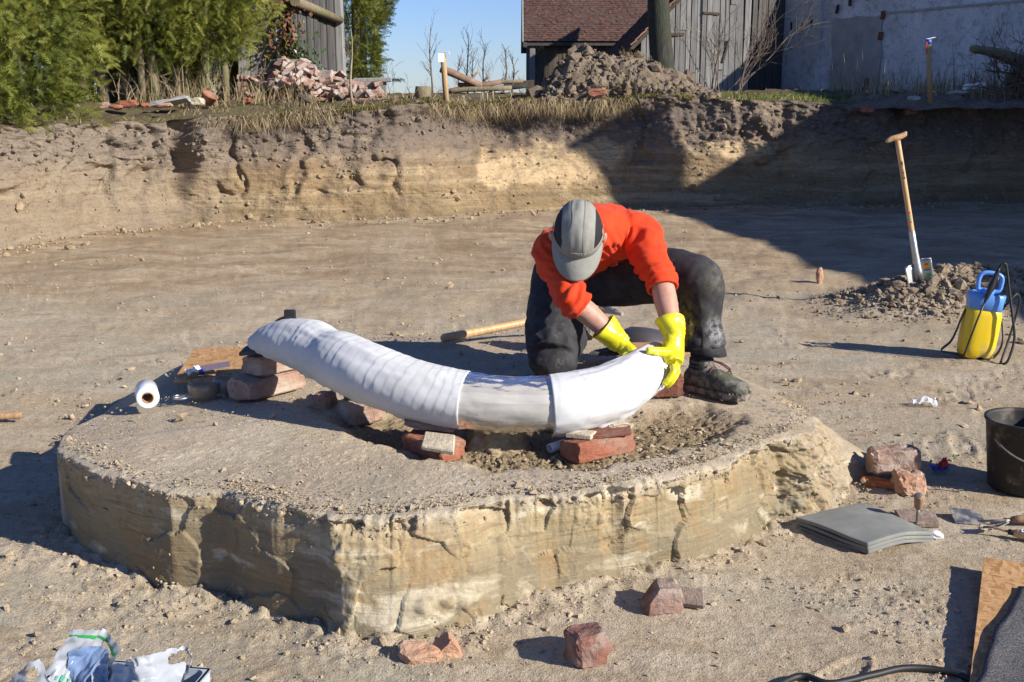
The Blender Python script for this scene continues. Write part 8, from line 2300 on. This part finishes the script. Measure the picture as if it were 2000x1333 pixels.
def soil_mound():
    # heap of humus at the edge before the barns
    n, m = 200, 115; c = aty(1215, 185, 17.0); W, D = 1.95, 1.4
    X, Y = np.meshgrid(np.linspace(-W, W, n), np.linspace(-D, D, m), indexing='ij')
    u = (X + c.x) / 17.0 * FPX + CX
    prof = np.interp(u, [1000, 1030, 1062, 1090, 1115, 1140, 1165, 1200, 1250, 1290, 1330, 1370, 1420, 1460], [0, .06, .28, .54, .74, .80, .72, .66, .60, .48, .32, .17, .05, 0])
    h = prof * np.clip(1 - (np.abs(Y) / D) ** 1.6, 0, 1)
    h = h * (1 + .16 * fb2(X, Y, 2.4, 3)) + (h > .01) * (.05 * fb2(X, Y, 6, 4, .6))
    f1, f2, idd, _, _ = worley(X * 10 + .4 * fb2(X, Y, 5, 2), Y * 10)
    h = h + np.clip(h / .1, 0, 1) * (.075 * np.clip(.5 - f1, 0, 1) * (idd > .4) + .03 * (idd - .5)) - .04
    Y = np.maximum(Y, edge_y(X + c.x) - c.y + .06); bz = zup(X + c.x, Y + c.y) - 1.4; h = h - .05
    P = np.stack([X, Y, h + bz], -1)
    root = obj('soil_mound', grid_mesh('soil_mound', P), M['mound'], loc=(c.x, c.y, 1.4)); tag(root, 'tall mound of lumpy grey brown soil at the pit edge', 'soil mound')
    g = np.random.default_rng(3); k = 3600; ii = g.integers(0, n, k); jj = g.integers(0, m, k); ok = h[ii, jj] > .0; ii, jj = ii[ok], jj[ok]
    pos = P[ii, jj] + g.normal(0, .01, (len(ii), 3)); cl = obj('clods', stones_mesh('clods', pos, .020 * np.exp(g.normal(0, .6, len(ii))), ICO1, .8, .35, 6), M['mound'], root); cl['kind'] = 'stuff'
    # weeds on it
    k = 2600; ii = g.integers(0, n, k); jj = g.integers(0, m, k); sel = (h[ii, jj] > .05) & (fb2(P[ii, jj][:, 0], P[ii, jj][:, 1], 1.4, 2) > .12); pos = P[ii, jj][sel]
    wd = obj('weeds', blades('weeds', pos, .10 * np.exp(g.normal(0, .3, len(pos))), g.uniform(.2, 1.5, len(pos)), np.full(len(pos), .005), 3), M['moss'], root); wd['kind'] = 'stuff'
    o = obj('brick', worn_block('brick', .24, .12, .10, 51, .02, sub=5), M['brick_red'], loc=aty(1152, 192, 15.75), rot=(.2, -.15, .1)); tag(o, 'broken red brick at the front foot of the soil mound', 'brick')
    # rubble bank below the plastered wall
    n, m = 120, 60; X, Y = np.meshgrid(np.linspace(-1.9, 2.6, n), np.linspace(-.7, .7, m), indexing='ij'); c = aty(1760, 185, 16.6)
    h = .16 * np.clip(1 - (np.abs(Y) / .7) ** 2, 0, 1) * np.clip(1.2 - np.abs(X - .3) / 2, 0, 1) * (1 + .6 * fb2(X, Y, 3, 4, .6)) - .05
    h = h + zup(X + c.x, Y + c.y) - 1.45
    o = obj('rubble_bank', grid_mesh('rubble_bank', np.stack([X, Y, h], -1)), M['mound'], loc=(c.x, c.y, 1.45)); tag(o, 'low bank of grey rubble below the plastered wall', 'rubble bank')
n_ = NT('mound_soil'); P_ = n_.geo(); a_ = n_.noise(P_, 3, 5, .65); b_ = n_.noise(P_, 22, 4, .7)
M['mound'] = n_.done(n_.mix(n_.ramp(b_, [(.34, .5), (.5, 0)]), n_.ramp(a_, [(.3, (.125, .095, .068)), (.5, (.19, .148, .108)), (.72, (.265, .21, .16))]), (.07, .055, .04)), .95, n_.bump(b_, .6, .03), spec=.1)
soil_mound()
def trunk_tree():
    a = aty(1291, 160, 21.0)
    root = empty('bare_tree', (a.x, 21.0, 1.35)); tag(root, 'dark bare tree whose thick trunk stands before the plank barn', 'tree')
    pts = [(.10, 0, -.1), (.06, 0, .3), (.0, 0, .8), (-.06, 0, 1.4), (-.10, 0, 2.2), (-.06, 0, 3.2), (.0, 0, 4.4), (.05, 0, 5.4)]
    obj('trunk', tube('trunk', spline(pts, 4), [.24 - .0035 * i for i in range(29)], 16), M['bark_dark'], root)
    g = random.Random(3); limbs, tw = [], []
    # limbs reaching left with hanging twigs, just above the frame
    for k, (zz, dx, dy, L) in enumerate(((2.75, -1, -.15, 2.9), (3.0, -1, .3, 2.4), (2.6, -.8, -.5, 1.9), (3.4, .8, -.2, 2.2), (3.9, -.4, .6, 2.4), (4.6, .2, -.3, 2.4), (5.2, -.3, .1, 2.0))):
        p = Vector((-.05, 0, zz)); d = Vector((dx, dy, .18)); n = 9; q = [p]
        for i in range(n):
            d = (d + Vector((g.gauss(0, .10), g.gauss(0, .10), g.gauss(-.01, .08)))).normalized(); q.append(q[-1] + d * (L / n))
        limbs.append((q, [.06 * (1 - .8 * i / n) for i in range(n + 1)]))
        for i in range(3, n + 1):
            for r_ in range(2):
                grow(tw, q[i], (g.gauss(dx * .5, .5), g.gauss(0, .4), g.uniform(-1.0, .15)), g.uniform(.3, .75), .012, 2, g, .6, (2, 4), -.06, .2)
    obj('limbs', segs_mesh('limbs', limbs, 8), M['bark_dark'], root); obj('twigs', segs_mesh('twigs', tw, 4, .0035), M['bark_dark'], root)
    # brushy bare shrub before the barn's right end
    for u, Y, lab in ((1395, 22.0, 'bare twiggy shrub in front of the plank barn'), (1440, 21.0, 'dark leaning shrub at the plank barn\'s right corner')):
        b = aty(u, 170, Y); rt = empty('bare_shrub', (b.x, Y, 1.45)); tag(rt, lab, 'shrub'); sg = []
        for k in range(7): grow(sg, Vector((g.gauss(0, .08), g.gauss(0, .08), 0)), (g.gauss(0, .25) + (.5 if u > 1420 else 0), g.gauss(0, .2), 1), g.uniform(.9, 1.7), .015, 2, g, .5, (3, 5), .1)
        obj('stems', segs_mesh('stems', sg, 4, .0035), M['twig'], rt)
trunk_tree()

# ------------------------------------------------------------------ neighbouring house beyond the right edge; it shades the far corner of the pit
def house():
    X0, Y0, Y1 = 10.5, 3.3, 16.6
    root = empty('neighbour_house', (X0, Y0, 0)); tag(root, 'rendered house with chimney standing outside the right edge, shading the pit', 'house')
    W, D = Y1 - Y0, 5.0; H = 4.70
    for nm, sx, sy, cx_, cy_ in (('wall', .3, W - .6, .45, W / 2), ('wall', .3, W - .6, D - .45, W / 2), ('wall', D - .9, .3, D / 2, .45), ('wall', D - .9, .3, D / 2, W - .45)):
        obj(nm, box(nm, sx, sy, H - .05, (cx_, cy_, H / 2)), M['house_render'], root)
    # low hipped roof; its eave steps up gently to the north
    ez = lambda y: float(np.interp(y + Y0, [3.3, 4.7, 7.9, 10.2, 16.6], [4.22, 4.52, 4.77, 5.05, 5.02]))
    ys = np.linspace(0, W, 24); V, F = [], []
    for y in ys:
        e = ez(y); hip = min(1, (y + .3) / 2.4, (W - y + .3) / 2.4)
        V += [(0, y, e - .12), (0, y, e), (D / 2, y, e + .95 * hip), (D, y, e), (D, y, e - .12)]
    for i in range(len(ys) - 1):
        for k in range(5): F.append((i * 5 + k, i * 5 + (k + 1) % 5, i * 5 + 5 + (k + 1) % 5, i * 5 + 5 + k))
    F += [tuple(range(4, -1, -1)), tuple(len(V) - 5 + k for k in range(5))]
    me = bpy.data.meshes.new('roof'); me.from_pydata(V, [], F); me.update(); rf = obj('roof', me, M['roof_tile'], root); add_tint(me, np.full(len(V), .5))
    obj('chimney', box('chimney', .45, .52, 2.2, (.35, 10.62 - Y0, 5.55), .02, 1), M['ruin_red'], rf); obj('chimney_cap', box('chimney_cap', .55, .66, .10, (.35, 10.62 - Y0, 6.62), .02, 1), M['concrete_slab'], rf)
    for y in (1.8, 4.6, 7.6, 10.6):
        w = obj('window', box('window', .06, 1.0, 1.2, (.29, y, 2.3)), M['glass_dark'], root)
        for a, b, c, d in ((0, .0, 1.12, .06), (0, .0, .06, 1.2)): obj('frame', box('frame', .03, c, d, (.25, y, 2.3)), M['paper_white'], w)
        obj('sill', box('sill', .16, 1.14, .05, (.24, y, 1.66)), M['concrete_slab'], w)
house()
